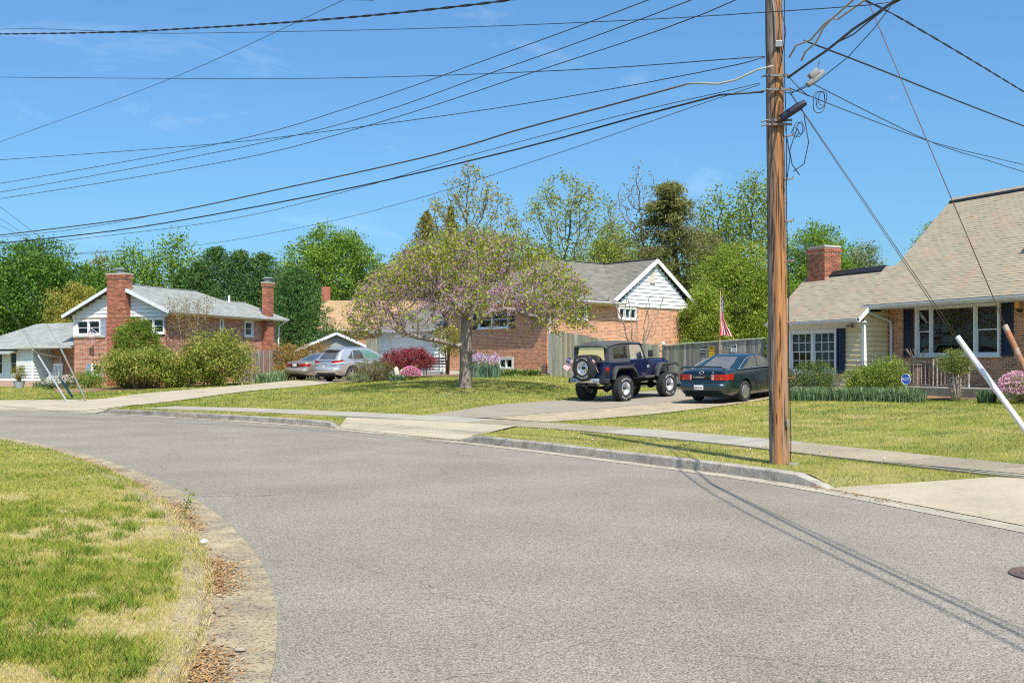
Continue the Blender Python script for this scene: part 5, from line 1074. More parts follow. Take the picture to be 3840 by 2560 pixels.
# ================================================================ vehicles (x forward, y left, z up, origin on the ground under the rear axle)
M_TYRE = mat('tyre_rubber', (.02,.02,.021), (.03,.03,.03), 20, .85)
M_CHROME = mat('chrome', (.8,.8,.8), rough=.22, metal=.75)
M_ALLOY = mat('silver_alloy', (.6,.6,.6), rough=.3, metal=.8)
M_PLAST = mat('black_plastic', (.025,.025,.027), rough=.6)
M_CGLASS = mat('car_glass', (.05,.055,.055), (.09,.09,.085), 1.2, .06, spec=.8, coat=.6)
M_RED = mat('tail_red', (.33,.01,.008), rough=.15, coat=.5)
M_AMBER = mat('tail_amber', (.7,.2,.02), rough=.15, coat=.5)
M_WLENS = mat('white_lens', (.75,.75,.75), rough=.15, coat=.5)
M_LETTER = mat('white_lettering', (.8,.8,.78), rough=.6)
M_UNDER = mat('under_black', (.012,.012,.012), rough=.9)
def wheel(par, x, y, r, w, rim, style='alloy', name='wheel', axis=None, spokes=5, letters=None, knobs=0):
    e = bpy.data.objects.new(name, None); COL.objects.link(e); e.parent = par; sd = 1 if y > 0 else -1
    e.matrix_basis = axis if axis is not None else Matrix.Translation((x, y, r)) @ Matrix.Rotation(R(-90*sd), 4, 'X')      # local z points outboard
    m = MB(); h = w/2; m.lathe([(rim, -h*.86), (rim+.02, -h*.95), (r*.9, -h), (r*.97, -h*.86), (r, -h*.6), (r, h*.6), (r*.97, h*.86), (r*.9, h), (rim+.02, h*.95), (rim, h*.86)], 40, caps=False)
    if knobs:
        for k in range(knobs):
            a = 6.283*k/knobs
            for q in (-.62, -.2, .22, .64):
                xf = Matrix.Rotation(a+(.5 if q > 0 else 0)*6.283/knobs+abs(q)*.05, 4, 'Z') @ Matrix.Translation((r-.004, 0, q*h*1.2)); m.box((0, -r*.055, -h*.17), (.016, r*.055, h*.17), xf)
    m.build('tyre', M_TYRE, e, smooth=40)
    m = MB(); mt = M_ALLOY
    if style == 'chrome':       # deep dish with round windows
        m.lathe([(rim, -h*.8), (rim*.95, h*.55), (rim*1.03, h*.9), (rim*.98, h*.95), (rim*.9, h*.6), (rim*.84, h*.1), (rim*.72, h*.12), (rim*.4, h*.3), (rim*.2, h*.34)], 32, caps=False); mt = M_CHROME
        o = m.build('rim', mt, e, smooth=35); m = MB()
        for k in range(8): m.lathe([(0, h*.27), (rim*.1, h*.26), (rim*.1, h*.2)], 10, Matrix.Rotation(6.283*k/8, 4, 'Z') @ Matrix.Translation((rim*.58, 0, 0)))
        m.build('rim_window', M_UNDER, e)['kind'] = 'stuff'
        m = MB(); m.lathe([(rim*.27, h*.3), (rim*.26, h*.6), (rim*.2, h*.66), (0, h*.66)], 16); m.build('hub_cap', M_PLAST if letters else mt, e, smooth=35)
    elif style == 'cover':      # hub cap with oval holes
        m.lathe([(rim, -h*.8), (rim*1.02, h*.82), (rim*.98, h*.9), (rim*.7, h*.98), (rim*.3, h*1.04), (0, h*1.05)], 32, caps=False); m.build('rim', M_ALLOY, e, smooth=35); m = MB()
        for k in range(10):
            xf = Matrix.Rotation(6.283*k/10, 4, 'Z') @ Matrix.Translation((rim*.78, 0, h*.965)); m.lathe([(0, .004), (rim*.085, .003), (rim*.085, -.01)], 8, xf @ Matrix.Diagonal((1.3, .7, 1, 1)))
        for k in range(5): m.lathe([(0, .012), (rim*.05, .01), (rim*.05, -.01)], 8, Matrix.Rotation(6.283*k/5, 4, 'Z') @ Matrix.Translation((rim*.3, 0, h*1.04)))
        m.build('rim_window', M_UNDER, e)['kind'] = 'stuff'
    else:
        m.lathe([(rim, -h*.8), (rim*1.0, h*.85), (rim*.93, h*.9), (rim*.88, h*.5), (rim*.86, -h*.2)], 32, caps=False)
        for k in range(spokes):
            xf = Matrix.Rotation(6.283*k/spokes, 4, 'Z'); m.add([(rim*.15, -rim*.2, h*.5), (rim*.9, -rim*.17, h*.75), (rim*.9, rim*.17, h*.75), (rim*.15, rim*.2, h*.5), (rim*.15, -rim*.18, h*.8), (rim*.9, -rim*.13, h*.9), (rim*.9, rim*.13, h*.9), (rim*.15, rim*.18, h*.8)], [(4,5,6,7),(0,1,5,4),(2,3,7,6),(1,2,6,5)], xf)
        m.lathe([(rim*.24, h*.5), (rim*.22, h*.82), (0, h*.84)], 16); m.build('rim', M_ALLOY, e, smooth=35)
        m = MB(); m.lathe([(rim*.86, -h*.2), (0, -h*.2)], 24, caps=False); m.build('brake_disc', M_UNDER, e)
    if letters:
        L = [('lettering', letters[0], 1), ('lettering', letters[1], -1)]
        for (nm, txt, up) in L:
            mm = MB(); nch = len(txt)
            for i, chr_ in enumerate(txt):
                if chr_ == ' ': continue
                a = (math.pi/2-(i-(nch-1)/2)*.15) if up == 1 else (-math.pi/2+(i-(nch-1)/2)*.15); rr = (rim+r)/2+.01
                c = bpy.data.curves.new('t', 'FONT'); c.body = chr_; c.size = .085; c.align_x = 'CENTER'; c.align_y = 'CENTER'; c.resolution_u = 1; tt = bpy.data.objects.new('t', c)
                me = bpy.data.meshes.new_from_object(tt); bpy.data.objects.remove(tt); bpy.data.curves.remove(c)
                xf = Matrix.Translation((rr*math.cos(a), rr*math.sin(a), h*1.005)) @ Matrix.Rotation(a-math.pi/2 if up == 1 else a+math.pi/2, 4, 'Z')
                mm.add([v.co for v in me.vertices], [tuple(p.vertices) for p in me.polygons], xf); bpy.data.meshes.remove(me)
            mm.build(nm, M_LETTER, e, fix=False)
    return e
def place_car(t, RRx, RRy, head, pitch=0, wb=2.4, track=1.5):
    """rear right wheel contact at (RRx, RRy); heading unit vector"""
    hx, hy = Vector((head[0], head[1])).normalized(); cx, cy = RRx-hy*track/2, RRy+hx*track/2
    zr = H(cx, cy); zf = H(cx+hx*wb, cy+hy*wb); t.location = (cx, cy, zr+.027); t.rotation_euler = (0, -math.atan2(zf-zr, wb), math.atan2(hy, hx))
def boolean_cut(o, cutters):
    for c in cutters:
        md = o.modifiers.new('cut', 'BOOLEAN'); md.operation = 'DIFFERENCE'; md.object = c; md.solver = 'EXACT'
    bpy.context.view_layer.update(); me = bpy.data.meshes.new_from_object(o.evaluated_get(bpy.context.evaluated_depsgraph_get())); o.modifiers.clear(); old = o.data; o.data = me; bpy.data.meshes.remove(old)
    for c in cutters: d = c.data; bpy.data.objects.remove(c); bpy.data.meshes.remove(d)
    me.set_sharp_from_angle(angle=R(38))
def interp(tab, x):
    xs = [p[0] for p in tab]; return [float(np.interp(x, xs, [p[k] for p in tab])) for k in range(1, len(tab[0]))]
def smooth_tab(tab, n):
    xs = np.array([p[0] for p in tab], float); X = np.linspace(xs[0], xs[-1], n); out = []
    for x in X:
        acc = np.zeros(len(tab[0])-1)
        for d, wt in ((-.09, .2), (0, .6), (.09, .2)): acc += wt*np.array(interp(tab, min(max(x+d, xs[0]), xs[-1])))
        out.append((x, *acc))
    out[0] = (xs[0], *tab[0][1:]); out[-1] = (xs[-1], *tab[-1][1:]); return out
def lower_body(par, tab, paint, wheels, r_arch, n=44, crown=.03):
    """tab rows: x, half width, z bottom, z top"""
    m = MB(); rows = []
    for (x, w, zb, zt) in smooth_tab(tab, n):
        h = zt-zb; q = [(0, zb), (w*.86, zb), (w*.95, zb+h*.1), (w*.985, zb+h*.3), (w, zb+h*.52), (w*.985, zb+h*.72), (w*.95, zb+h*.88), (w*.87, zt-.012), (w*.6, zt+crown*.7), (0, zt+crown)]
        rows.append([(x, y, z) for y, z in q]+[(x, -y, z) for y, z in q[-2:0:-1]])
    k = len(rows[0]); m.add([p for r_ in rows for p in r_], [(i*k+j, i*k+(j+1) % k, (i+1)*k+(j+1) % k, (i+1)*k+j) for i in range(len(rows)-1) for j in range(k)]+[tuple(range(k))[::-1], tuple(range((len(rows)-1)*k, len(rows)*k))])
    o = m.build('body', paint, par, smooth=38); cut_ = []
    for (wx, wr) in wheels:
        for s in (-1, 1):
            c = MB(); wmax = max(p[1] for p in tab); c.lathe([(r_arch, 0), (r_arch, .36)], 32, Matrix.Translation((wx, s*(wmax-.26) if s > 0 else -(wmax+.1), wr+.02)) @ Matrix.Rotation(R(-90), 4, 'X')); cut_.append(c.build('cutter', M_UNDER))
    boolean_cut(o, cut_); return o
class Cabin:
    """glasshouse between belt (t=0) and roof (t=1)"""
    def __init__(s, xr, xf, wy, z0, z1, rc=.14): s.xr, s.xf, s.wy, s.z0, s.z1, s.rc = xr, xf, wy, z0, z1, rc
    def ends(s, t):
        f = lambda ab: float(np.interp(t, [k[0] for k in ab], [k[1] for k in ab])); return f(s.xr), f(s.xf), f(s.wy)
    def z(s, t): return s.z0+(s.z1-s.z0)*t
    def shell(s, par, paint, n=9):
        m = MB(); rows = []
        for i in range(n):
            t = i/(n-1); a, b, w = s.ends(t); ring = []; rc = s.rc
            for (cx, cy, a0) in ((b-rc, w-rc, 0), (a+rc, w-rc, 90), (a+rc, -w+rc, 180), (b-rc, -w+rc, 270)):
                for k in range(5):
                    an = R(a0+k*22.5); ring.append((cx+rc*math.cos(an), cy+rc*math.sin(an), s.z(t)))
            rows.append(ring)
        k = 20; a, b, w = s.ends(1.0)
        top = [((p[0]-(a+b)/2)*.72+(a+b)/2, p[1]*.72, s.z1+.035) for p in rows[-1]]; rows.append(top)
        m.add([p for r_ in rows for p in r_], [(i*k+j, i*k+(j+1) % k, (i+1)*k+(j+1) % k, (i+1)*k+j) for i in range(len(rows)-1) for j in range(k)]+[tuple(range((len(rows)-1)*k, len(rows)*k))]); return m.build('cabin', paint, par, smooth=50)
    def side(s, par, pts, side, mtl, name='side_window', off=.006, nu=10, nv=5):
        """pts: quad corners (u,t) order: rear-low, front-low, front-high, rear-high; u 0..1 along the cabin"""
        m = MB(); V = []
        for j in range(nv+1):
            for i in range(nu+1):
                p = i/nu; q = j/nv; lo = (pts[0][0]*(1-p)+pts[1][0]*p, pts[0][1]*(1-p)+pts[1][1]*p); hi = (pts[3][0]*(1-p)+pts[2][0]*p, pts[3][1]*(1-p)+pts[2][1]*p)
                u, t = lo[0]*(1-q)+hi[0]*q, lo[1]*(1-q)+hi[1]*q; a, b, w = s.ends(t); V.append((a+s.rc*.6+(b-a-1.2*s.rc)*u, side*(w+off), s.z(t)))
        m.add(V, [(j*(nu+1)+i, j*(nu+1)+i+1, (j+1)*(nu+1)+i+1, (j+1)*(nu+1)+i) for j in range(nv) for i in range(nu)]); return m.build(name, mtl, par, smooth=True, fix=False)
    def end(s, par, t0, t1, frac, mtl, rear=True, name='rear_window', off=.008, w0=None):
        m = MB(); V = []; nu, nv = 8, 6
        for j in range(nv+1):
            t = t0+(t1-t0)*j/nv; a, b, w = s.ends(t); ww = (w-s.rc*.55)*frac
            for i in range(nu+1):
                q = -1+2*i/nu; e = (abs(q)**6)*s.rc*.18; V.append(((a-off+e) if rear else (b+off-e), q*ww, s.z(t)))
        m.add(V, [(j*(nu+1)+i, j*(nu+1)+i+1, (j+1)*(nu+1)+i+1, (j+1)*(nu+1)+i) for j in range(nv) for i in range(nu)]); return m.build(name, mtl, par, smooth=True, fix=False)
def side_line(par, pts, side, mtl, r=.006, name='door_seam'):
    m = MB(); m.tube([(x, side*y, z) for x, y, z in pts], r, 4); return m.build(name, mtl, par)
def rbox(par, name, a, b, mtl, bevel=.015): m = MB(); m.box(a, b); return m.build(name, mtl, par, bevel=bevel, smooth=40)
# ---------------------------------------------------------------- dark green sedan
def sedan():
    t = thing('green_sedan', 'dark green sedan with rear spoiler parked beside the fence', 'car'); pt = mat('green_pearl', (.012,.03,.036), (.014,.034,.04), 3, .3, coat=1.0, metal=.35)
    # x from rear bumper: rear axle at x=0; rear end -1.08, front 3.65
    tab = [(-1.08,.7,.42,.6), (-1.05,.8,.34,.9), (-.95,.85,.28,1.0), (-.6,.875,.24,1.02), (0,.885,.22,1.0), (1.2,.885,.2,.985), (2.2,.88,.2,.975), (2.9,.865,.22,.9), (3.4,.82,.26,.78), (3.62,.7,.32,.64), (3.66,.62,.36,.58)]
    lower_body(t, tab, pt, [(0, .32), (2.62, .32)], .37)
    c = Cabin([(0, -.42), (.5, .06), (1, .5)], [(0, 2.32), (.5, 1.95), (1, 1.55)], [(0, .8), (.6, .68), (1, .58)], .985, 1.375, .16); c.shell(t, pt)
    c.end(t, .1, .93, .95, mat('pale_grey_glass', (.16,.145,.125), (.1,.095,.085), 2, .12, spec=.7, coat=.5)); c.end(t, .08, .92, .95, M_CGLASS, rear=False, name='windscreen')  # rear glass is a paler, mottled grey than the other panes
    for s in (-1, 1):
        c.side(t, [(.1, .1), (.46, .1), (.5, .86), (.24, .86)], s, M_CGLASS); c.side(t, [(.49, .1), (.93, .1), (.84, .86), (.53, .86)], s, M_CGLASS)
        side_line(t, [(-.32, .88*.92, 1.0), (-.05, .77, 1.13), (.3, .69, 1.26), (.75, .625, 1.335), (1.3, .62, 1.345)], s, M_CHROME, .008, 'window_trim'); side_line(t, [(-.3, .815, 1.005), (1.0, .815, 1.005), (2.1, .81, 1.0)], s, M_CHROME, .008, 'window_trim')
        side_line(t, [(.5, .893, .95), (.46, .9, .75), (.62, .895, .45), (.75, .885, .28)], s, M_UNDER); side_line(t, [(1.35, .893, .97), (1.35, .9, .6), (1.35, .885, .25)], s, M_UNDER); side_line(t, [(2.3, .888, .95), (2.35, .89, .6), (2.3, .875, .25)], s, M_UNDER)
        rbox(t, 'side_moulding', (.62, s*.892-.008, .5), (2.2, s*.892+.008, .55), pt, .004); rbox(t, 'door_handle', (.75, s*.9-.012, .83), (.95, s*.9+.012, .865), M_PLAST, .005); rbox(t, 'door_handle', (1.6, s*.9-.012, .83), (1.8, s*.9+.012, .865), M_PLAST, .005)
        m = MB(); m.box((2.02, s*.86-.02, 1.0), (2.16, s*1.0, 1.13)); m.build('door_mirror', pt, t, bevel=.02, smooth=40)
        # tail lamp wraps the corner
        m = MB(); ys = [.36, .6, .76, .845, .872]; xs = [-1.075, -1.06, -1.03, -.93, -.72]; m.add([(x-.012, s*(y+.008), .72) for x, y in zip(xs, ys)]+[(x-.008, s*(y+.008), .89) for x, y in zip(xs, ys)], [(i, i+1, 6+i, 5+i) for i in range(4)]); m.build('tail_lamp', M_RED, t, smooth=True, fix=False)
        m = MB(); m.add([(-1.079, s*.5, .735), (-1.066, s*.66, .735), (-1.062, s*.66, .8), (-1.075, s*.5, .8)], [(0,1,2,3)]); m.build('indicator', M_AMBER, t, fix=False)
        m = MB(); m.add([(-1.092, s*.34, .725), (-1.084, s*.41, .725), (-1.082, s*.41, .885), (-1.09, s*.34, .885)], [(0,1,2,3)]); m.build('reversing_lamp', mat('pink_lens', (.5,.3,.28), rough=.2), t, fix=False)
    m = MB(); m.tube([(-1.0, -.8, .52), (-1.12, -.6, .52), (-1.14, 0, .52), (-1.12, .6, .52), (-1.0, .8, .52)], [.13]*5, 8); m.build('rear_bumper', pt, t, smooth=True)
    m = MB(); m.tube([(3.5, -.75, .48), (3.68, -.4, .48), (3.7, 0, .48), (3.68, .4, .48), (3.5, .75, .48)], .12, 8); m.build('front_bumper', pt, t, smooth=True)
    # spoiler
    m = MB(); m.tube([(-1.0, -.76, 1.03), (-1.03, -.66, 1.1), (-1.05, 0, 1.115), (-1.03, .66, 1.1), (-1.0, .76, 1.03)], .03, 8); o = m.build('spoiler', pt, t, smooth=True); o.scale = (1, 1, 1)
    rbox(t, 'trunk_panel', (-1.092, -.33, .74), (-1.07, .33, .87), M_UNDER, .004); p = rbox(t, 'licence_plate', (-1.28, -.16, .44), (-1.272, .16, .58), mat('plate_white', (.7,.68,.66), rough=.5), .002)
    vw = lambda y, z: Matrix.Translation((-1.284, y, z)) @ Matrix(((0, 0, -1, 0), (-1, 0, 0, 0), (0, 1, 0, 0), (0, 0, 0, 1)))
    text_part('JGH 018X', .066, mat('plate_ink', (.1,.02,.08), rough=.6), p, vw(0, .51))
    vb = lambda y, z: Matrix.Translation((-1.099, y, z)) @ Matrix(((0, 0, -1, 0), (-1, 0, 0, 0), (0, 1, 0, 0), (0, 0, 0, 1)))
    text_part('CAMRY', .075, M_CHROME, t, vb(.08, .8), 'badge', sx=1.6); text_part('LE', .06, M_CHROME, t, Matrix.Translation((-.012, 0, 0)) @ vb(-.42, .945), 'badge'); 
    m = MB(); m.tube([(-1.075, .055*math.cos(a)*1.3, .945+.04*math.sin(a)) for a in np.linspace(0, 6.283, 18)[:-1]], .006, 4, closed=True); m.build('emblem', M_CHROME, t)
    for x in (0, 2.62):
        for s in (-1, 1): wheel(t, x, s*.775, .32, .2, .2, 'cover')
    m = MB(); m.box((-.9, -.7, .2), (3.3, .7, .35)); m.tube([(-.9, -.45, .24), (-.5, -.45, .26)], .05, 8); m.build('underbody', M_UNDER, t)
    for y in (-.35, .35):      # pale head rests seen through the glass
        rbox(t, 'head_rest', (-.1, y-.14, 1.0), (.05, y+.14, 1.12), mat('beige_cloth', (.55,.5,.42), rough=.9), .03)
    place_car(t, 7.03, 31.5, (.66, .75), wb=2.62, track=1.6)
sedan()
# ---------------------------------------------------------------- silver crossover
def suv():
    t = thing('silver_crossover', 'silver crossover with roof rails parked by the red maple', 'car'); pt = mat('silver_paint', (.5,.51,.53), rough=.28, metal=.55, coat=1)
    tab = [(-.98,.74,.5,.72), (-.95,.86,.42,.98), (-.85,.9,.36,1.06), (-.5,.925,.32,1.1), (0,.94,.3,1.1), (1.3,.93,.27,1.07), (2.3,.93,.27,1.05), (3.0,.91,.3,1.0), (3.5,.84,.34,.88), (3.74,.7,.4,.74), (3.78,.6,.45,.66)]
    lower_body(t, tab, pt, [(0, .37), (2.74, .37)], .43)
    c = Cabin([(0, -.9), (.45, -.72), (1, -.38)], [(0, 2.45), (.5, 2.05), (1, 1.45)], [(0, .86), (.55, .76), (1, .62)], 1.06, 1.63, .15); c.shell(t, pt); c.end(t, .12, .78, 1.0, M_CGLASS); c.end(t, .06, .92, .95, M_CGLASS, rear=False, name='windscreen')
    m = MB(); m.box((-.62, -.6, 1.585), (-.3, .6, 1.625)); m.build('roof_spoiler', pt, t, bevel=.015, smooth=40); rbox(t, 'brake_lamp', (-.626, -.15, 1.59), (-.615, .15, 1.612), M_RED, .003)
    for s in (-1, 1):
        c.side(t, [(.17, .16), (.29, .1), (.29, .8), (.28, .8)], s, M_CGLASS, 'quarter_window'); c.side(t, [(.3, .08), (.55, .08), (.58, .88), (.33, .86)], s, M_CGLASS); c.side(t, [(.57, .08), (.96, .08), (.86, .84), (.6, .88)], s, mat('green_glass', (.1,.2,.16), rough=.05, spec=.8, coat=.5))
        side_line(t, [(1.02, .925, 1.04), (1.02, .945, .7), (1.1, .935, .35)], s, M_UNDER); side_line(t, [(.12, .88, 1.08), (.35, .945, .9), (.5, .94, .62)], s, M_UNDER); side_line(t, [(2.15, .93, 1.03), (2.2, .94, .7), (2.15, .925, .35)], s, M_UNDER)
        rbox(t, 'door_handle', (.35, s*.94-.014, .92), (.57, s*.94+.014, .955), M_CHROME, .006); rbox(t, 'door_handle', (1.35, s*.945-.014, .92), (1.57, s*.945+.014, .955), M_CHROME, .006)
        m = MB(); m.box((2.0, s*.9-.02, 1.08), (2.18, s*1.08, 1.24)); m.build('door_mirror', pt, t, bevel=.03, smooth=40)
        m = MB(); m.tube([(-.2, s*.56, 1.64), (-.1, s*.57, 1.7), (1.1, s*.57, 1.7), (1.25, s*.56, 1.64)], .02, 6); m.build('roof_rail', M_ALLOY, t, smooth=40)
        m = MB(); ys = [.46, .66, .83, .9, .925]; xs = [-.965, -.95, -.9, -.8, -.6]; m.add([(x-.014, s*(y+.01), .93+.02*i) for i, (x, y) in enumerate(zip(xs, ys))]+[(x-.006, s*(y+.008), 1.05+.015*i) for i, (x, y) in enumerate(zip(xs, ys))], [(i, i+1, 6+i, 5+i) for i in range(4)]); m.build('tail_lamp', M_RED, t, smooth=True, fix=False)
        m = MB(); m.add([(x-.012, s*(y+.008), .87+.02*i) for i, (x, y) in enumerate(zip(xs, ys))]+[(x-.012, s*(y+.009), .925+.02*i) for i, (x, y) in enumerate(zip(xs, ys))], [(i, i+1, 6+i, 5+i) for i in range(4)]); m.build('reversing_lamp', M_WLENS, t, smooth=True, fix=False)
        m = MB(); m.add([(-1.075, s*.45, .55), (-1.04, s*.72, .55), (-1.04, s*.66, .6), (-1.075, s*.42, .61)], [(0,1,2,3)]); m.build('reflector', M_RED, t, fix=False)
    m = MB(); m.tube([(-.75, -.84, .6), (-.98, -.62, .6), (-1.02, 0, .6), (-.98, .62, .6), (-.75, .84, .6)], .16, 8); m.build('rear_bumper', pt, t, smooth=True); rbox(t, 'lower_valance', (-1.05, -.6, .38), (-.7, .6, .48), M_PLAST, .03)
    vb = lambda y, z: Matrix.Translation((-.985, y, z)) @ Matrix(((0, 0, -1, 0), (-1, 0, 0, 0), (0, 1, 0, 0), (0, 0, 0, 1)))
    st = MB(); st.add([Vector((a*.1, b*.085, 0)) for a, b in ((-.9,-.8),(-1,.3),(-.7,.9),(.6,1),(1,.2),(.8,-.9))], [(0,1,2,3,4,5)], vb(.12, .82)); o = st.build('window_sticker', mat('sticker_white', (.8,.8,.8), rough=.6), t, fix=False); st = MB(); st.tube([vb(.12, .82) @ Vector((a*.115, b*.1, 0)) for a, b in ((-.9,-.8),(-1,.3),(-.7,.9),(.6,1),(1,.2),(.8,-.9))], .012, 4, closed=True); st.build('sticker_edge', M_UNDER, o); text_part('D', .12, M_UNDER, o, Matrix.Translation((-.006, 0, 0)) @ vb(.14, .82))
    p = rbox(t, 'licence_plate', (-.985, -.1, .7), (-.975, .3, .72), mat('plate_blue', (.05,.3,.4), rough=.5), .002)
    for x in (0, 2.74):
        for s in (-1, 1): wheel(t, x, s*.81, .37, .23, .245, 'alloy', spokes=5)
    m = MB(); m.box((-.8, -.75, .26), (3.4, .75, .45)); m.build('underbody', M_UNDER, t)
    place_car(t, (1318-1920)/3900*52, 52, (.62, .785), wb=2.74, track=1.62)
suv()
# ---------------------------------------------------------------- beige sedan behind it
def beige():
    t = thing('beige_sedan', 'beige sedan with grey bumper half hidden by the silver crossover', 'car'); pt = mat('beige_metallic', (.33,.3,.25), rough=.28, metal=.5, coat=1); gr = mat('taupe_cladding', (.2,.185,.165), rough=.35, coat=.6)
    tab = [(-1.12,.7,.44,.62), (-1.08,.8,.36,.92), (-.95,.86,.3,1.0), (-.5,.885,.26,1.02), (0,.895,.24,1.0), (1.2,.895,.22,.98), (2.3,.885,.22,.96), (3.0,.865,.24,.88), (3.5,.8,.28,.76), (3.74,.66,.36,.6)]
    lower_body(t, tab, pt, [(0, .32), (2.67, .32)], .37); c = Cabin([(0, -.45), (.5, .05), (1, .5)], [(0, 2.35), (.5, 2.0), (1, 1.55)], [(0, .81), (.6, .69), (1, .58)], .985, 1.39, .16); c.shell(t, pt); c.end(t, .1, .93, .95, M_CGLASS); c.end(t, .08, .92, .95, M_CGLASS, rear=False, name='windscreen')
    for s in (-1, 1):
        c.side(t, [(.12, .1), (.46, .1), (.5, .86), (.26, .86)], s, M_CGLASS); c.side(t, [(.49, .1), (.93, .1), (.84, .86), (.53, .86)], s, M_CGLASS); rbox(t, 'side_moulding', (.5, s*.895-.01, .36), (2.2, s*.895+.01, .56), gr, .006); rbox(t, 'door_handle', (.75, s*.905-.012, .83), (.95, s*.905+.012, .865), pt, .005)
        m = MB(); ys = [.3, .56, .74, .84, .875]; xs = [-1.1, -1.09, -1.06, -.96, -.78]; m.add([(x-.012, s*(y+.008), .76) for x, y in zip(xs, ys)]+[(x-.008, s*(y+.008), .875) for x, y in zip(xs, ys)], [(i, i+1, 6+i, 5+i) for i in range(4)]); m.build('tail_lamp', M_RED, t, smooth=True, fix=False)
    m = MB(); m.tube([(-.9, -.82, .52), (-1.1, -.62, .52), (-1.15, 0, .52), (-1.1, .62, .52), (-.9, .82, .52)], .15, 8); m.build('rear_bumper', gr, t, smooth=True); rbox(t, 'trunk_panel', (-1.125, -.3, .73), (-1.1, .3, .9), M_UNDER, .004); p = rbox(t, 'licence_plate', (-1.135, -.16, .74), (-1.127, .16, .88), mat('plate_white', (.7,.68,.66), rough=.5), .002)
    for x in (0, 2.67):
        for s in (-1, 1): wheel(t, x, s*.78, .32, .2, .21, 'alloy', spokes=6)
    m = MB(); m.box((-.9, -.7, .22), (3.4, .7, .36)); m.build('underbody', M_UNDER, t)
    place_car(t, (1205-1920)/3900*54.6, 54.6, (.62, .785), wb=2.67, track=1.56)
beige()
# ---------------------------------------------------------------- blue off-roader
def flag_mesh(par, xf, w, h, wave=.06, nx=20, ny=13, droop=0, name='flag', fold=0):
    """striped flag: stripes and canton chosen per face"""
    M = [mat('flag_red', (.5,.02,.035), rough=.8), mat('flag_white', (.8,.8,.8), rough=.8), mat('flag_blue', (.02,.03,.16), rough=.8)]; m = MB(); V = []; F = []; I = []
    for j in range(ny+1):
        for i in range(nx+1):
            u, v = i/nx, j/ny; V.append(xf @ Vector((u*w*(1-fold*u*.2), wave*math.sin(u*7+v*1.5)*u**.5, -v*h-droop*u*u*w)))
    for j in range(ny):
        for i in range(nx): F.append((j*(nx+1)+i, j*(nx+1)+i+1, (j+1)*(nx+1)+i+1, (j+1)*(nx+1)+i)); u = i/nx; star = (i % 2 == 0 and j % 2 == 1); I.append((1 if star and 0 < i < nx*.4-1 else 2) if (u < .4 and j < 7) else (0 if j % 2 == 0 else 1))
    me = bpy.data.meshes.new(name); me.from_pydata(V, [], F); [me.materials.append(x) for x in M]; me.polygons.foreach_set('material_index', I); me.polygons.foreach_set('use_smooth', [True]*len(F)); return link(name, me, None, par)
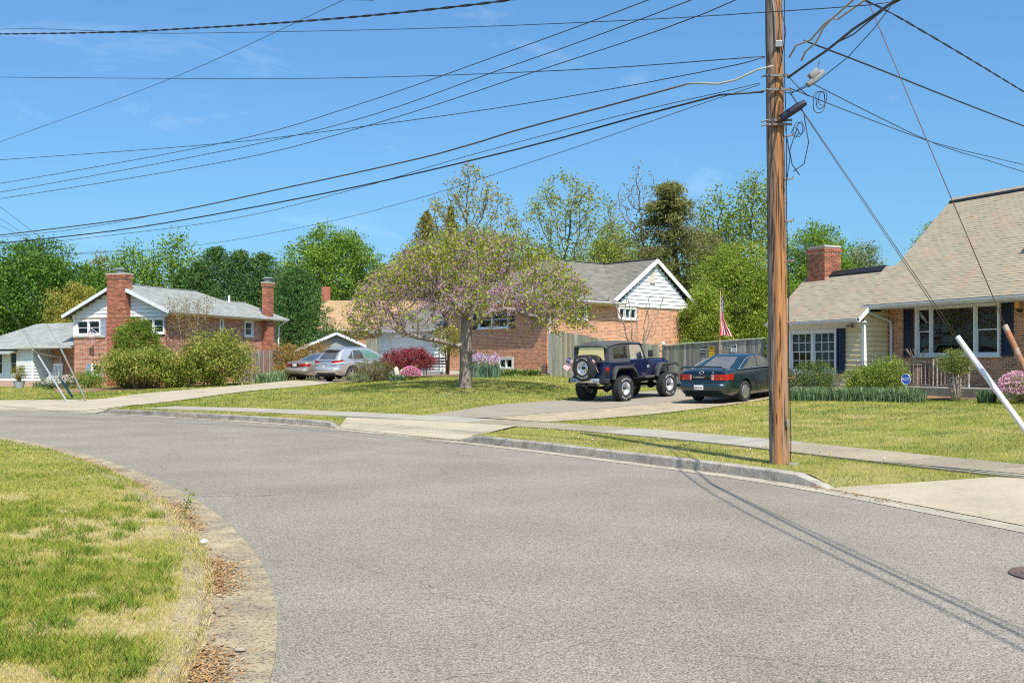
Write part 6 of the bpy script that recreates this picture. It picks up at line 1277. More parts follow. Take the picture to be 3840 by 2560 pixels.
def jeep():
    t = thing('blue_off_roader', 'dark blue off-roader with black soft top and chrome wheels', 'car'); pt = mat('navy_paint', (.008,.011,.05), rough=.25, coat=1.0, metal=.2); top = mat('soft_top', (.05,.05,.052), (.07,.07,.07), 4, .85, bump=.2); fl = mat('flare_grey', (.07,.07,.072), rough=.65)
    clr = glassmat('clear_vinyl', (.75,.78,.76), .62); W_ = .74
    # tub with wheel arches
    out = [(-.62,.74),(-.6,1.28),(.42,1.28),(.42,1.2),(1.3,1.2),(1.3,1.28),(1.5,1.28),(1.5,.7),(.62,.7),(.5,.98),(.34,1.1),(-.3,1.1),(-.44,.98),(-.52,.74)]
    m = MB(); m.prism([(x, -W_, z) for x, z in out], (0, 2*W_, 0)); m.build('body', pt, t, bevel=.012, smooth=40)
    for s in (-1, 1):
        m = MB(); d = [(.46,.86),(.46,1.3),(1.3,1.3),(1.34,1.0),(1.24,.86)]; m.prism([(x, s*W_+(0 if s > 0 else -.018), z) for x, z in d], (0, .018, 0)); o = m.build('door', pt, t, bevel=.006); rbox(o, 'door_handle', (.55, s*(W_+.018)-.01, 1.12), (.68, s*(W_+.018)+.015, 1.2), M_PLAST, .008)
        m = MB(); fr = [(.46,1.3),(.5,1.82),(1.12,1.82),(1.3,1.3)]; m.tube([(x, s*(W_-.02-(z-1.3)*.16), z) for x, z in fr], .026, 6, closed=True); m.build('door_frame', pt, o, smooth=40)
        m = MB(); m.add([(x, s*(W_-.025-(z-1.3)*.16), z) for x, z in fr], [(0,1,2,3)]); m.build('door_window', clr, o, fix=False)
        # mirror
        m = MB(); m.tube([(1.28, s*W_, 1.26), (1.3, s*.9, 1.32), (1.3, s*.93, 1.42)], .014, 6); m.box((1.27, s*.93-.09, 1.38), (1.32, s*.93+.09, 1.6)); m.build('mirror', M_PLAST, t, bevel=.008, smooth=40)
        # soft top side with window
        y0, y1 = W_+.004, W_-.075
        def sp(x, z): return (x, s*(y0+(y1-y0)*(z-1.28)/.56), z)
        wq = [(-.42,1.38),(.32,1.38),(.36,1.78),(-.36,1.74)]; of = [(-.62,1.26),(.44,1.26),(.5,1.86),(-.6,1.82)]
        m = MB(); V = [sp(*p) for p in of]+[sp(*p) for p in wq]; m.add(V, [(0,1,5,4),(1,2,6,5),(2,3,7,6),(3,0,4,7)]); o2 = m.build('soft_top_side', top, t, fix=False)
        m = MB(); m.add([sp(*p) for p in wq], [(0,1,2,3)]); m.build('side_window', clr, o2, fix=False)
        # flares
        for path in ([(-.56,.72),(-.47,.98),(-.33,1.12),(.36,1.12),(.53,.98),(.66,.72)], [(1.72,.72),(1.84,.98),(2.0,1.14),(2.72,1.14),(2.86,1.06)]):
            m = MB(); n = len(path); a = [(x, s*(W_-.05), z) for x, z in path]; b = [(x, s*(W_+.16), z+.005) for x, z in path]; cc = [(x, s*(W_+.16), z-.07) for x, z in path]; m.add(a+b+cc, [(i, i+1, n+i+1, n+i) for i in range(n-1)]+[(n+i, n+i+1, 2*n+i+1, 2*n+i) for i in range(n-1)]); o3 = m.build('fender_flare', fl, t, smooth=45, fix=False)
            md = o3.modifiers.new('thick', 'SOLIDIFY'); md.thickness = .02
        m = MB(); m.box((1.5, s*.5, 1.0), (2.8, s*(W_-.06), 1.12)); m.build('fender', pt, t, bevel=.02, smooth=40)
        rbox(t, 'rocker_guard', (1.2, s*.75-.03, .68), (1.72, s*.75+.05, .76), fl, .02)
        rbox(t, 'marker_lamp', (2.8, s*(W_+.05)-.05, 1.07), (2.88, s*(W_+.05)+.05, 1.13), M_WLENS, .01); rbox(t, 'tail_lamp', (-.66, s*.66-.07, .98), (-.615, s*.66+.07, 1.12), M_RED, .01)
        m = MB(); m.tube([(-.3, s*.55, 1.28), (-.28, s*.52, 1.76), (.42, s*.52, 1.78), (.45, s*.55, 1.28)], .028, 6); m.tube([(-.28, s*.52, 1.74), (-.55, s*.55, 1.3)], .025, 6); m.build('roll_bar', M_PLAST, t, smooth=40)
        rbox(t, 'seat', (.35, s*.36-.24, .95), (.52, s*.36+.24, 1.5), M_PLAST, .05)
        text_part('Jeep', .1, M_WLENS, t, Matrix.Translation((1.62, s*(.52), 1.0)) @ Matrix.Rotation(R(90), 4, 'X') if s < 0 else Matrix.Translation((1.62, .52, 1.0)) @ Matrix.Rotation(R(180), 4, 'Z') @ Matrix.Rotation(R(90), 4, 'X'), 'badge')
        o = rbox(t, 'side_badge', (1.26, s*(W_+.008)-.004, 1.02), (1.45, s*(W_+.008)+.004, 1.11), M_WLENS, .002)
    # front clip
    m = MB(); m.add([(1.5,-.74,.78),(2.85,-.5,.78),(2.85,.5,.78),(1.5,.74,.78),(1.5,-.72,1.24),(2.85,-.47,1.16),(2.85,.47,1.16),(1.5,.72,1.24)], [(0,3,2,1),(4,5,6,7),(0,1,5,4),(1,2,6,5),(2,3,7,6),(3,0,4,7)]); m.build('engine_bay', pt, t, bevel=.03, smooth=40)
    m = MB(); m.add([(1.46,-.7,1.25),(2.82,-.47,1.175),(2.82,.47,1.175),(1.46,.7,1.25),(1.46,-.62,1.3),(2.74,-.4,1.235),(2.74,.4,1.235),(1.46,.62,1.3)], [(0,3,2,1),(4,5,6,7),(0,1,5,4),(1,2,6,5),(2,3,7,6),(3,0,4,7)]); m.build('bonnet', pt, t, bevel=.02, smooth=40)
    rbox(t, 'bonnet_deflector', (2.74, -.42, 1.22), (2.86, .42, 1.29), M_PLAST, .02); g_ = rbox(t, 'grille', (2.84, -.5, .82), (2.89, .5, 1.2), pt, .02)
    for k in range(7): rbox(g_, 'grille_slot', (2.885, -.27+k*.09-.025, .9), (2.9, -.27+k*.09+.025, 1.12), M_UNDER, .005)
    for s in (-1, 1):
        m = MB(); m.lathe([(0, .04), (.07, .03), (.09, 0)], 16, Matrix.Translation((2.88, s*.38, 1.05)) @ Matrix.Rotation(R(90), 4, 'Y')); m.build('headlight', M_WLENS, t, smooth=True)
    rbox(t, 'front_bumper', (2.95, -.75, .62), (3.1, .75, .76), M_PLAST, .02)
    m = MB(); wf_ = [(1.36,-.7,1.26),(1.12,-.6,1.84),(1.12,.6,1.84),(1.36,.7,1.26)]; m.tube(wf_, .04, 6, closed=True); o = m.build('windscreen_frame', pt, t, smooth=40); m = MB(); m.add(wf_, [(0,1,2,3)]); m.build('windscreen', clr, o, fix=False)
    # roof of the soft top
    m = MB(); rows = []; xs = [-.66, -.62, -.3, .1, .5, .85, 1.1, 1.16]; zs = [1.76, 1.83, 1.89, 1.92, 1.915, 1.9, 1.87, 1.83]
    for x, z in zip(xs, zs): rows.append([(x, y, z-(.075 if abs(y) > .6 else (.012 if abs(y) > .4 else 0))) for y in (-.69, -.5, 0, .5, .69)])
    m.add([p for r_ in rows for p in r_], [(i*5+j, i*5+j+1, (i+1)*5+j+1, (i+1)*5+j) for i in range(7) for j in range(4)]); o = m.build('soft_top', top, t, smooth=True, fix=False); md = o.modifiers.new('thick', 'SOLIDIFY'); md.thickness = .025
    # rear curtain with window
    def rp(y, z, dx=0): return (-.635+.03*(z-1.28)+dx, y*(1-.1*(z-1.28)), z)
    m = MB(); V = [rp(-.75,1.27), rp(.75,1.27), rp(.75,1.82), rp(-.75,1.82), rp(-.56,1.33), rp(.56,1.33), rp(.54,1.76), rp(-.54,1.76)]; m.add(V, [(0,1,5,4),(1,2,6,5),(2,3,7,6),(3,0,4,7)]); o = m.build('soft_top_rear', top, t, fix=False); m = MB(); m.add(V[4:], [(0,1,2,3)]); m.build('rear_window', clr, o, fix=False)
    rbox(t, 'rear_seat', (-.5, -.5, 1.0), (-.3, .5, 1.42), mat('grey_seat', (.2,.19,.18), rough=.9), .06); rbox(t, 'yellow_box', (-.2, -.68, 1.3), (0, -.6, 1.5), mat('yellow_pack', (.6,.45,.05), rough=.6), .01)
    b = rbox(t, 'rear_bumper', (-.86, -.78, .62), (-.68, .78, .76), M_CHROME, .015); rbox(b, 'bumper_end', (-.87, -.79, .61), (-.66, -.5, .77), M_PLAST, .015); rbox(b, 'bumper_end', (-.87, .72, .61), (-.66, .79, .77), M_PLAST, .01)
    for y, c_ in ((-.36, (.6,.6,.62)), (.3, (.62,.63,.66)), (.58, (.35,.38,.5))): rbox(b, 'bumper_sticker', (-.866, y-.12, .64), (-.861, y+.12, .74), mat('sticker%d' % int(y*100), c_, (.08,.08,.1), 40, .5), .001)
    m = MB(); m.tube([(-.86, -.5, .56), (-.86, .5, .56)], .03, 6); m.box((-.93, .05, .5), (-.7, .15, .58)); m.build('tow_hitch', M_PLAST, t)
    # spare wheel and two small flags
    wheel(t, 0, 0, .41, .29, .22, 'chrome', name='spare_wheel', axis=Matrix.Translation((-.82, .12, 1.1)) @ Matrix.Rotation(R(-90), 4, 'Y') @ Matrix.Rotation(R(90), 4, 'Z'), letters=('BFGoodrich', 'Radial T/A'), knobs=34)
    for y, ang in ((-.36, 28), (.6, -24)):
        m = MB(); q = Vector((-.72, y, .95)); e = q+Vector((-.12, .22 if y < 0 else .18, .52)); m.tube([q, e], .008, 5); st = m.build('flag_staff', mat('staff_wood', (.5,.36,.15), rough=.6), t); flag_mesh(st, Matrix.Translation(e) @ Matrix.Rotation(R(90), 4, 'Z') @ Matrix.Rotation(R(52), 4, 'Y'), .42, .27, .03, nx=16)
    for x in (0, 2.37):
        for s in (-1, 1): wheel(t, x, s*.76, .41, .3, .205, 'chrome', letters=('BFGoodrich', 'Radial T/A') if s < 0 else None, knobs=34)
        m = MB(); m.tube([(x, -.7, .41), (x, .7, .41)], .05, 8); m.lathe([(0, -.14), (.12, -.08), (.14, 0), (.12, .08), (0, .14)], 12, Matrix.Translation((x, -.1, .41))); m.build('axle', M_UNDER, t, smooth=40)
    m = MB(); m.box((-.6, -.42, .55), (2.9, -.32, .68)); m.box((-.6, .32, .55), (2.9, .42, .68)); m.box((.5, -.3, .5), (1.4, .3, .66)); m.tube([(.9, -.1, .5), (2.3, -.1, .43)], .03, 6); m.tube([(.8, -.1, .5), (.1, -.1, .43)], .03, 6); m.tube([(-.7, -.55, .5), (-.3, -.6, .5), (.4, -.4, .55)], .06, 6); m.build('chassis', M_UNDER, t)
    rbox(t, 'licence_plate', (-.69, .5, .84), (-.675, .78, .97), mat('plate_white', (.7,.68,.66), rough=.5), .003)
    place_car(t, 3.58, 33.5, (.70, .714), wb=2.37, track=1.52)
jeep()
# ================================================================ utility pole, wires, guys
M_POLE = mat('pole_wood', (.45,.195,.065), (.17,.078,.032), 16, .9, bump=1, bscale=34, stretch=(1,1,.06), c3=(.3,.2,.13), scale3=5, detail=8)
M_CABLE = mat('black_cable', (.018,.018,.02), rough=.5)
M_CABLEG = mat('grey_cable', (.3,.28,.24), rough=.6)
M_STEEL = mat('galvanised', (.3,.3,.29), (.18,.18,.18), 12, .55, metal=.5)
PX, PY = 3.87, 15.05; PZ = H(PX, PY)
def weather_shade_pole():
    # aged grey plus painted-in shade on the side away from the sun
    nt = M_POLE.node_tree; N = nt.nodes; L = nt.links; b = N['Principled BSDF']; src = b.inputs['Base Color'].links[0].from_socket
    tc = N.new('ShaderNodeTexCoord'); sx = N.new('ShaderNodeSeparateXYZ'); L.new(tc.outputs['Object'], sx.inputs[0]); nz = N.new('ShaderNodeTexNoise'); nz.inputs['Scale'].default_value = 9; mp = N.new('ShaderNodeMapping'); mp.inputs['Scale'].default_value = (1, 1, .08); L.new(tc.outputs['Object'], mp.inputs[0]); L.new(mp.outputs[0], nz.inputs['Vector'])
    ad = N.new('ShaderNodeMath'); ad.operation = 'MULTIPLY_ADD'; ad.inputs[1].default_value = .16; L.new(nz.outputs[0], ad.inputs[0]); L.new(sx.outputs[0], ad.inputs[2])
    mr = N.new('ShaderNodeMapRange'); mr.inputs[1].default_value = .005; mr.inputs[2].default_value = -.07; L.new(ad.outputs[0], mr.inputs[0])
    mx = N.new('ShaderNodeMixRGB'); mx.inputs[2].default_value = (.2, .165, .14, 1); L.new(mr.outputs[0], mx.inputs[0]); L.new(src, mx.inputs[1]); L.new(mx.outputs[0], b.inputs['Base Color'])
weather_shade_pole()
def pole():
    t = thing('utility_pole', 'tall weathered brown wooden utility pole on the verge', 'utility pole', (PX, PY, PZ)); n = 26; m = MB(); K = 20; V = []
    rr = [1+random.uniform(-.03, .03) for _ in range(K)]
    for i in range(n+1):
        z = -.3+10.3*i/n; r = .142-.0035*z; lx = -.0125*z
        for k in range(K):
            a = 6.283*k/K; q = r*(rr[k]+random.uniform(-.012, .012)); V.append((lx+q*math.cos(a), q*math.sin(a), z))
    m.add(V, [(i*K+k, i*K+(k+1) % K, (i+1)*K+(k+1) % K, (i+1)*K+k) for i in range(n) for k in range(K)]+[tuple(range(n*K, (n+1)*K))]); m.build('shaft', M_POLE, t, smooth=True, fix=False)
    m = MB()
    for k in range(150):      # drying checks: thin dark splits following the grain
        a = random.uniform(2.9, 6.5); z = random.uniform(.1, 7.2); L = random.uniform(.2, .8); r = .1425-.0035*(z+L/2); w = random.uniform(.003, .011); lx = -.0125*(z+L/2)
        p = [(lx+(r+.002)*math.cos(a+d), (r+.002)*math.sin(a+d), zz) for d, zz in ((0, z), (w/r, z+L*.5), (0, z+L), (-w/r, z+L*.5))]; m.add(p, [(0,1,2,3)])
    m.build('timber_check', mat('check_dark', (.045,.025,.015), rough=1), t, fix=False)['kind'] = 'stuff'
    for z in (1.25, 2.05, 2.92, 3.5, 4.1, 4.72):
        m = MB(); lx = -.0125*z+.12; m.tube([(lx-.04, -.08, z-.005), (lx+.06, -.1, z), (lx+.1, -.105, z+.005), (lx+.1, -.105, z+.04)], .009, 6); m.build('step_bolt', mat('rusty_bolt', (.25,.12,.06), rough=.8), t, smooth=40)
    m = MB(); m.tube([(.145, -.06, 0)]+[(.15-.0145*z+.008*math.sin(z*3), -.05, z) for z in np.linspace(.3, 9.5, 24)], .007, 5); m.build('ground_wire', M_CABLE, t, smooth=True)
    m = MB(); m.box((.06, -.16, .55), (.1, -.13, .65)); m.build('tag_box', M_STEEL, t, bevel=.004); m = MB(); m.box((-.1, -.165, 5.98), (.0, -.12, 6.08)); m.build('clamp', M_STEEL, t, bevel=.01)
    m = MB(); m.tube([(-.13, -.1, 6.75), (-.1, -.14, 6.4), (-.09, -.14, 6.05), (-.12, -.13, 5.9)], .016, 6); m.build('conduit', mat('conduit_grey', (.14,.13,.12), rough=.6), t, smooth=True)
    m = MB(); m.tube([(-.03, -.18, 4.95), (.2, -.26, 5.1), (.3, -.28, 5.16)], [.055, .06, .04], 10); m.build('splice_case', mat('navy_case', (.012,.015,.04), rough=.45), t, smooth=40)
    m = MB(); m.box((-.04, -.04, -.15), (.04, .04, .15), Matrix.Translation((.44, -.28, 5.5)) @ Matrix.Rotation(R(48), 4, 'Y')); m.box((-.11, -.05, -.05), (-.02, .05, .1), Matrix.Translation((.44, -.28, 5.5)) @ Matrix.Rotation(R(48), 4, 'Y')); m.build('terminal_box', mat('box_grey', (.2,.2,.19), rough=.6), t, bevel=.01, smooth=40)
    for (x, z, r, s) in ((.52, 5.2, .1, 1), (.5, 5.17, .13, 2), (.55, 5.22, .085, 3), (.2, 4.78, .09, 4), (.16, 4.74, .06, 5), (.24, 4.8, .07, 6)):
        m = MB(); m.tube([(x+r*math.cos(a)*.7, -.25+.03*math.sin(a*3+s), z+r*math.sin(a)*1.2) for a in np.linspace(0, 6.283, 20)[:-1]], .0055, 4, closed=True); m.build('coiled_wire', M_CABLE, t, smooth=True)
    for z in (5.56, 5.36, 4.86, 4.92):
        m = MB(); m.box((-.2, -.17, z), (.14, -.14, z+.03)); m.tube([(-.2, -.15, z+.02), (-.3, -.17, z-.01)], .013, 6); m.build('bracket', mat('dull_steel', (.16,.15,.14), rough=.7, metal=.3), t, smooth=40)
    for pts in ([(.3, -.2, 5.0), (.36, -.22, 4.6), (.3, -.2, 4.3), (.16, -.15, 4.2)], [(.2, -.2, 4.8), (.1, -.18, 4.5), (.14, -.16, 4.3), (.25, -.15, 4.15)], [(.0, -.2, 5.0), (.1, -.2, 4.4), (.05, -.17, 4.0)], [(.05, -.16, 5.6), (.2, -.22, 5.4), (.35, -.25, 5.25)], [(.1, -.17, 5.3), (.3, -.25, 5.4), (.45, -.28, 5.6), (.5, -.28, 5.75)], [(-.1, -.16, 6.9), (.05, -.17, 6.2), (-.05, -.17, 5.6)]):
        m = MB(); m.tube(pts, .007, 5); m.build('jumper_wire', M_CABLE, t, smooth=True)
    m = MB(); m.box((.08, -.2, -.02), (.24, -.05, .03)); m.build('base_stone', M_CURB, t, bevel=.02)
pole()
def wire(label, pts, r=.009, mtl=None, twist=0, name='overhead_wire', group='overhead wires'):
    """pts: (px, py, depth); smooth curve in space"""
    W3 = [np.array(at(*p)) if len(p) == 3 else np.array(p[:3]) for p in pts]; Q = catmull(W3, .8) if len(W3) > 2 else np.array(W3); o0 = Vector(Q[0]); m = MB()
    if twist:
        Q = catmull(W3, .05); 
        for ph in (0, math.pi):
            m.tube([Vector(p)-o0+Vector((0, math.cos(i*.05*twist+ph)*r*.8, math.sin(i*.05*twist+ph)*r*.8)) for i, p in enumerate(Q)], r*.75, 4)
    else: m.tube([Vector(p)-o0 for p in Q], r, 5)
    o = m.build(name, mtl or M_CABLE, None, smooth=True, fix=False); o.location = o0; return tag(o, label, 'wire', group)
wire('thick twisted service cable running to the top edge of the sky', [(-27,38,11.4,0),(-300,126,31),(0,128,29),(400,122,26),(700,108,24),(1100,83,21),(1500,48,18.6),(1930,-2,16.6),(2300,-70,15.6),(3.77,15,8.4,0)], .0145, twist=7)
wire('thin wire passing in front of the pole near its top', [(-27,38,11.6,0),(-200,130,30),(650,126,26),(1500,110,21),(2300,80,17),(2870,47,14.7),(3260,20,13.2),(3330,10,13)], .007)
wire('nearly level wire meeting the pole at its upper bracket', [(-27,38,10.0,0),(-200,286,32),(0,290,31),(900,296,26),(1500,288,22),(2200,260,18),(2868,212,14.95)], .008)
wire('slanting thin wire crossing the upper sky on its own', [(-26,42,6.6,0),(-200,610,33),(0,533,30),(640,296,24),(1290,0,19),(1500,-100,17),(2.5,10,11,0)], .006)
wire('sagging wire running down from the upper pole bracket', [(-27,38,7.6,0),(-200,612,32),(0,600,31),(800,541,26),(1400,470,22),(1920,397,19),(2400,315,16.8),(2780,240,15.2),(2868,215,14.95)], .008)
for lb, a in (('uppermost of three parallel power lines crossing the sky', [(-27,38,7.4,0),(-200,706,34),(0,688,32),(841,535,26.4),(1339,394,23.1),(1920,190,19.3),(2434,0,16.1),(2700,-110,15.2),(3.76,15.05,9.3,0)]), ('middle of three parallel power lines crossing the sky', [(-27,38,7.1,0),(-200,738,34),(0,721,32),(1110,508,24.6),(1920,247,19.2),(2595,0,15.8),(2800,-90,15.2),(3.76,15.05,8.5,0)]), ('lowest of three parallel power lines crossing the sky', [(-27,38,6.9,0),(-200,760,34),(0,745,32),(857,604,26.2),(1371,474,22.8),(1920,298,19.2),(2760,0,15.2),(3.76,15.05,7.7,0)])):
    wire(lb, a, .0085)
wire('thick brown cable sagging from the middle of the pole', [(-27,38,5.7,0),(-200,905,30),(0,882,28.5),(555,810,25.5),(1102,698,22.5),(1633,580,20),(1920,494,18.3),(2300,392,16.5),(2580,315,15.4)], .015, mat('brown_cable', (.06,.045,.035), rough=.6))
wire('grey cable tail joining the brown cable to the pole', [(2570,316,15.4),(2620,312,15.2),(2690,316,15.0),(2760,300,14.95),(2840,262,14.85),(2900,248,14.8)], .016, M_CABLEG)
wire('thin wire just under the thick brown cable', [(-27,38,5.6,0),(0,890,28.5),(420,838,26),(555,812,25.5)], .006)
wire('thick black cable ending below the splice case', [(-27,38,5.5,0),(-200,925,30),(0,912,28.5),(514,853,25.5),(1224,724,22),(1920,565,18.3),(2400,435,16.2),(2700,357,15.1),(2865,345,14.9)], .015)
wire('thin wire looping under the black cable', [(160,912,28),(816,830,24.5),(1306,716,21.7),(1700,600,19.5),(2300,440,16.6),(2700,348,15.1),(2850,312,14.9)], .006)
wire('fine wire crossing beneath all the cables towards the far trees', [(300,948,33),(720,922,30),(1200,838,26),(1600,735,22.6),(1920,632,20),(2300,505,17.6),(2600,400,16),(2850,318,14.9)], .0055)
wire('short wire low over the far treetops', [(160,952,40),(270,952,39),(390,948,38)], .008)
for k, (lb, a) in enumerate((('outermost of the thin drops over the far bend', [(-60,730,36),(0,775,37),(240,958,42)]), ('middle of the thin drops over the far bend', [(-60,790,36),(0,820,37),(190,940,42)]), ('lowest of the thin drops over the far bend', [(-60,815,36),(0,845,37),(150,920,42)]))): wire(lb, a, .007)
wire('twisted service drop over the steep tan roof', [(3190,-30,13.5),(3240,0,13.6),(3360,60,14.2),(3600,200,16),(3840,345,18.5),(4000,440,20),(14,26,5.6,0)], .011, twist=7)
wire('heavy service drop from the pole to the steep roof house', [(3015,152,14.9),(3100,185,15.2),(3300,262,16.4),(3600,382,18.4),(3840,473,20.3),(4000,520,22)], .013)
wire('upper of two thin drops converging over the steep roof', [(3030,305,14.8),(3300,442,16.5),(3520,545,18.2),(3700,600,19.8),(3840,645,21),(4000,680,22)], .007)
wire('lower of two thin drops converging over the steep roof', [(2960,330,14.8),(3200,425,16.2),(3500,535,18.2),(3700,585,19.8),(3840,618,21),(4000,650,22)], .007)
wire('heavy black trunk cable from splice case to the top corner', [(2955,292,14.75),(3030,238,14.1),(3100,190,13.4),(3200,110,12.3),(3290,50,11.2),(3360,0,10.4),(3.95,6,5.15,0),(4.25,1,5.3,0),(4.9,-10,6.2,0)], .017)
wire('second black cable hugging the trunk cable', [(3130,165,13.1),(3200,130,12.3),(3260,80,11.5),(3330,25,10.7),(3.9,8,5.0,0),(4.3,1,5.2,0),(5.0,-10,6.1,0)], .009)
wire('grey looping cable above the terminal box', [(2960,215,14.8),(2985,172,14.4),(3040,150,13.9),(3090,92,13.2),(3200,0,11.6),(3.75,8,5.6,0),(4.2,1,5.8,0),(4.9,-10,6.6,0)], .014, M_CABLEG)
wire('grey double cable bending beside the looping one', [(3005,228,14.5),(3020,195,14.4),(3060,160,14.2),(3085,110,14.1),(3120,68,13.9),(3140,74,13.8),(3245,0,13.3),(3300,-40,13)], .014, M_CABLEG)
wire('curving thin wire hung from the top corner to the pole', [(3340,25,13),(3280,105,13.4),(3180,215,14),(3060,310,14.6),(2990,342,14.8),(2940,350,14.9)], .006)
def guard(name, label, p, q, r, mtl, extra=None):
    a, b = at(*p), at(*q); m = MB(); m.tube([Vector((0, 0, 0)), b-a], r, 10); o = m.build(name, mtl, None, smooth=40); o.location = a; return tag(o, label, 'guy guard')
# guys of the near pole
for k, (lb, x) in enumerate((('bare guy strand running into the white guard', 0), ('second guy strand beside the white guard', -12))): wire(lb, [(2965+x*.2, 350, 14.9), (3590+x, 1262, 13.6)], .005, MATS['brown_cable'], name='guy_wire', group='guy wires')
wire('rusty guy strand running into the brown pipe', [(3245, -20, 14.4), (3770, 1222, 13.0)], .0065, mat('rust_strand', (.12,.06,.04), rough=.8), name='guy_wire', group='guy wires')
guard('guy_guard', 'white plastic guy guard slanting across the lawn', (3590, 1262, 13.6), (3975, 1790, 12.75), .036, mat('white_plastic', (.72,.72,.74), (.55,.55,.56), 4, .4)); guard('guy_guard', 'rusty brown pipe guy guard at the edge of the view', (3768, 1220, 13.0), (4060, 1840, 12.2), .036, mat('rust_pipe', (.33,.13,.05), (.2,.09,.05), 8, .8, c3=(.4,.42,.38), scale3=5))
# guys at the far bend
for lb, p, q, r, mt in (('pale guy guard beside the far driveway mouth', (143, 1332, 41.5), (255, 1512, 39.5), .034, mat('pale_guard', (.3,.31,.32), rough=.5)), ('rusty and teal guy guard on the driveway edge', (228, 1307, 41.5), (327, 1512, 39.6), .034, mat('teal_rust', (.25,.12,.07), (.08,.2,.2), 1.2, .7)), ('short dark green guy guard behind the pale one', (225, 1417, 42.6), (271, 1487, 41.5), .045, mat('green_guard', (.02,.09,.08), rough=.5))):
    guard('guy_guard', lb, p, q, r, mt)
for lb, p, q in (('guy strand above the pale far guard', (-20, 1075, 46), (143, 1332, 41.5)), ('guy strand above the rusty teal guard', (-20, 870, 50), (228, 1307, 41.5)), ('guy strand above the short green guard', (-20, 1090, 47), (225, 1417, 42.6))): wire(lb, [p, q], .007, MATS['brown_cable'], name='guy_wire', group='guy wires')
def manhole():
    p = at(3965, 2172, 1.6*3900/807.); t = thing('manhole_cover', 'round rusty iron manhole cover in the road', 'manhole cover', (p.x, p.y, .02)); mt = mat('rusty_iron', (.2,.12,.07), (.12,.1,.09), 14, .7, metal=.5, bump=.4)
    m = MB(); m.lathe([(.33, 0), (.33, .018), (.3, .02), (.295, .01)], 40); m.build('frame', mt, t); m = MB(); m.lathe([(.285, 0), (.285, .016), (0, .016)], 40); m.build('lid', mt, t)
    m = MB()
    for k in range(3): m.tube([(.08*(k+1)*math.cos(a), .08*(k+1)*math.sin(a), .016) for a in np.linspace(0, 6.283, 30)[:-1]], .006, 4, closed=True)
    m.build('tread_ring', mt, t)
manhole()
# ================================================================ fences, signs, flag
M_FENCE = mat('fence_grey', (.36,.33,.29), (.22,.2,.18), 3, .95, bump=.8, bscale=18, stretch=(2,2,.22), c3=(.28,.28,.21), scale3=.8, var=.4)
M_FENCEG = mat('fence_green_grey', (.4,.39,.3), (.25,.26,.2), 3, .95, bump=.8, bscale=18, stretch=(2,2,.22), c3=(.42,.34,.22), scale3=.7, var=.34)
def board_fence(label, A, B, za, zb, topf, mtl, bw=.138, gap=.012, back=1, posts=2.4, ears=False, alt=False):
    """za, zb: ground heights; topf(u) absolute top height"""
    A, B = Vector((A[0], A[1], 0)), Vector((B[0], B[1], 0)); d = (B-A); L = d.length; d.normalize(); t = thing('board_fence', label, 'fence', (A.x, A.y, za), math.atan2(d.y, d.x)); n = int(L/(bw+gap))
    def pr(x0, x1, y0, y1, z0, z1, name, m_):
        m = MB(); m.box((x0, y0, z0), (x1, y1, z1)); return m.build(name, m_, t)
    for i in range(n):
        u = (i+.5)/n; x = i*(bw+gap)+random.uniform(-.003, .003); z0 = (zb-za)*u-.08; z1 = topf(u)-za+random.uniform(-.012, .012); y = (-.012 if (i % 2 or not alt) else .06)+random.uniform(-.004, .004); c = .03 if ears else .004
        m = MB(); m.prism([(x, y, z0), (x+bw, y, z0), (x+bw, y, z1-c), (x+bw-c, y, z1), (x+c, y, z1), (x, y, z1-c)], (0, .018, 0)); o = m.build('board', mtl, t); o.rotation_euler = (0, random.uniform(-.006, .006), 0)
    k = max(1, round(L/posts))
    for i in range(k+1):
        u = i/k; x = L*u; pr(x-.045, x+.045, .01, .1, (zb-za)*u-.1, topf(u)-za-.02, 'post', mtl)
    for f in (.15, .85):
        m = MB(); m.bar((0, .03, (topf(0)-za)*f), (L, .03, (zb-za)+(topf(1)-zb)*f), .035, .08); m.build('rail', mtl, t)
    return t, d
zA, zJ, zE = H(1.7, 47.3), H(6.25, 42.7), H(9.25, 38)
F1, d1 = board_fence('greenish grey board fence dipping from the brick corner behind the off-roader', (1.72, 47.2), (6.2, 42.8), zA, zJ, lambda u: float(np.interp(u, [0, .12, .35, .6, 1], [3.02, 3.06, 2.86, 2.55, 2.4])), M_FENCEG)
F2, d2 = board_fence('dark grey weathered board fence with signs behind the green sedan', (6.25, 42.7), (9.3, 37.9), zJ, zE, lambda u: 2.36+.17*u, M_FENCE, ears=True)
m = MB(); L2 = (Vector((9.3, 37.9))-Vector((6.25, 42.7))).length; m.bar((0, -.02, 2.36-zJ+.03), (L2, -.02, 2.53-zJ+.03), .05, .03); m.build('top_rail', M_WHITE, F2)
m = MB(); m.lathe([(0, .0), (.06, .02), (.075, .08), (.05, .14), (0, .16)], 12, Matrix.Translation((-.08, .0, 2.36-zJ+.02))); m.build('post_finial', M_WHITE, F2, smooth=True)
m = MB(); m.box((.0, .1, .3), (.1, .18, 2.75-zA)); m.build('post', M_FENCE, F1)
board_fence('weathered grey picket fence beside the big shrubs', at(905, 1400, 53)[:2], at(1040, 1400, 57.5)[:2], .55, .62, lambda u: 2.3+.05*u, M_FENCE, bw=.12, gap=.02, alt=True)
board_fence('grey picket fence behind the orange green nandina', at(1046, 1400, 58.5)[:2], at(1260, 1400, 60)[:2], .7, .78, lambda u: 2.35, M_FENCE, bw=.13, gap=.03)
board_fence('pale board fence between the shed and the garage', at(1375, 1380, 60)[:2], at(1442, 1380, 59)[:2], .85, .9, lambda u: 3.05, M_FENCEG, bw=.14)
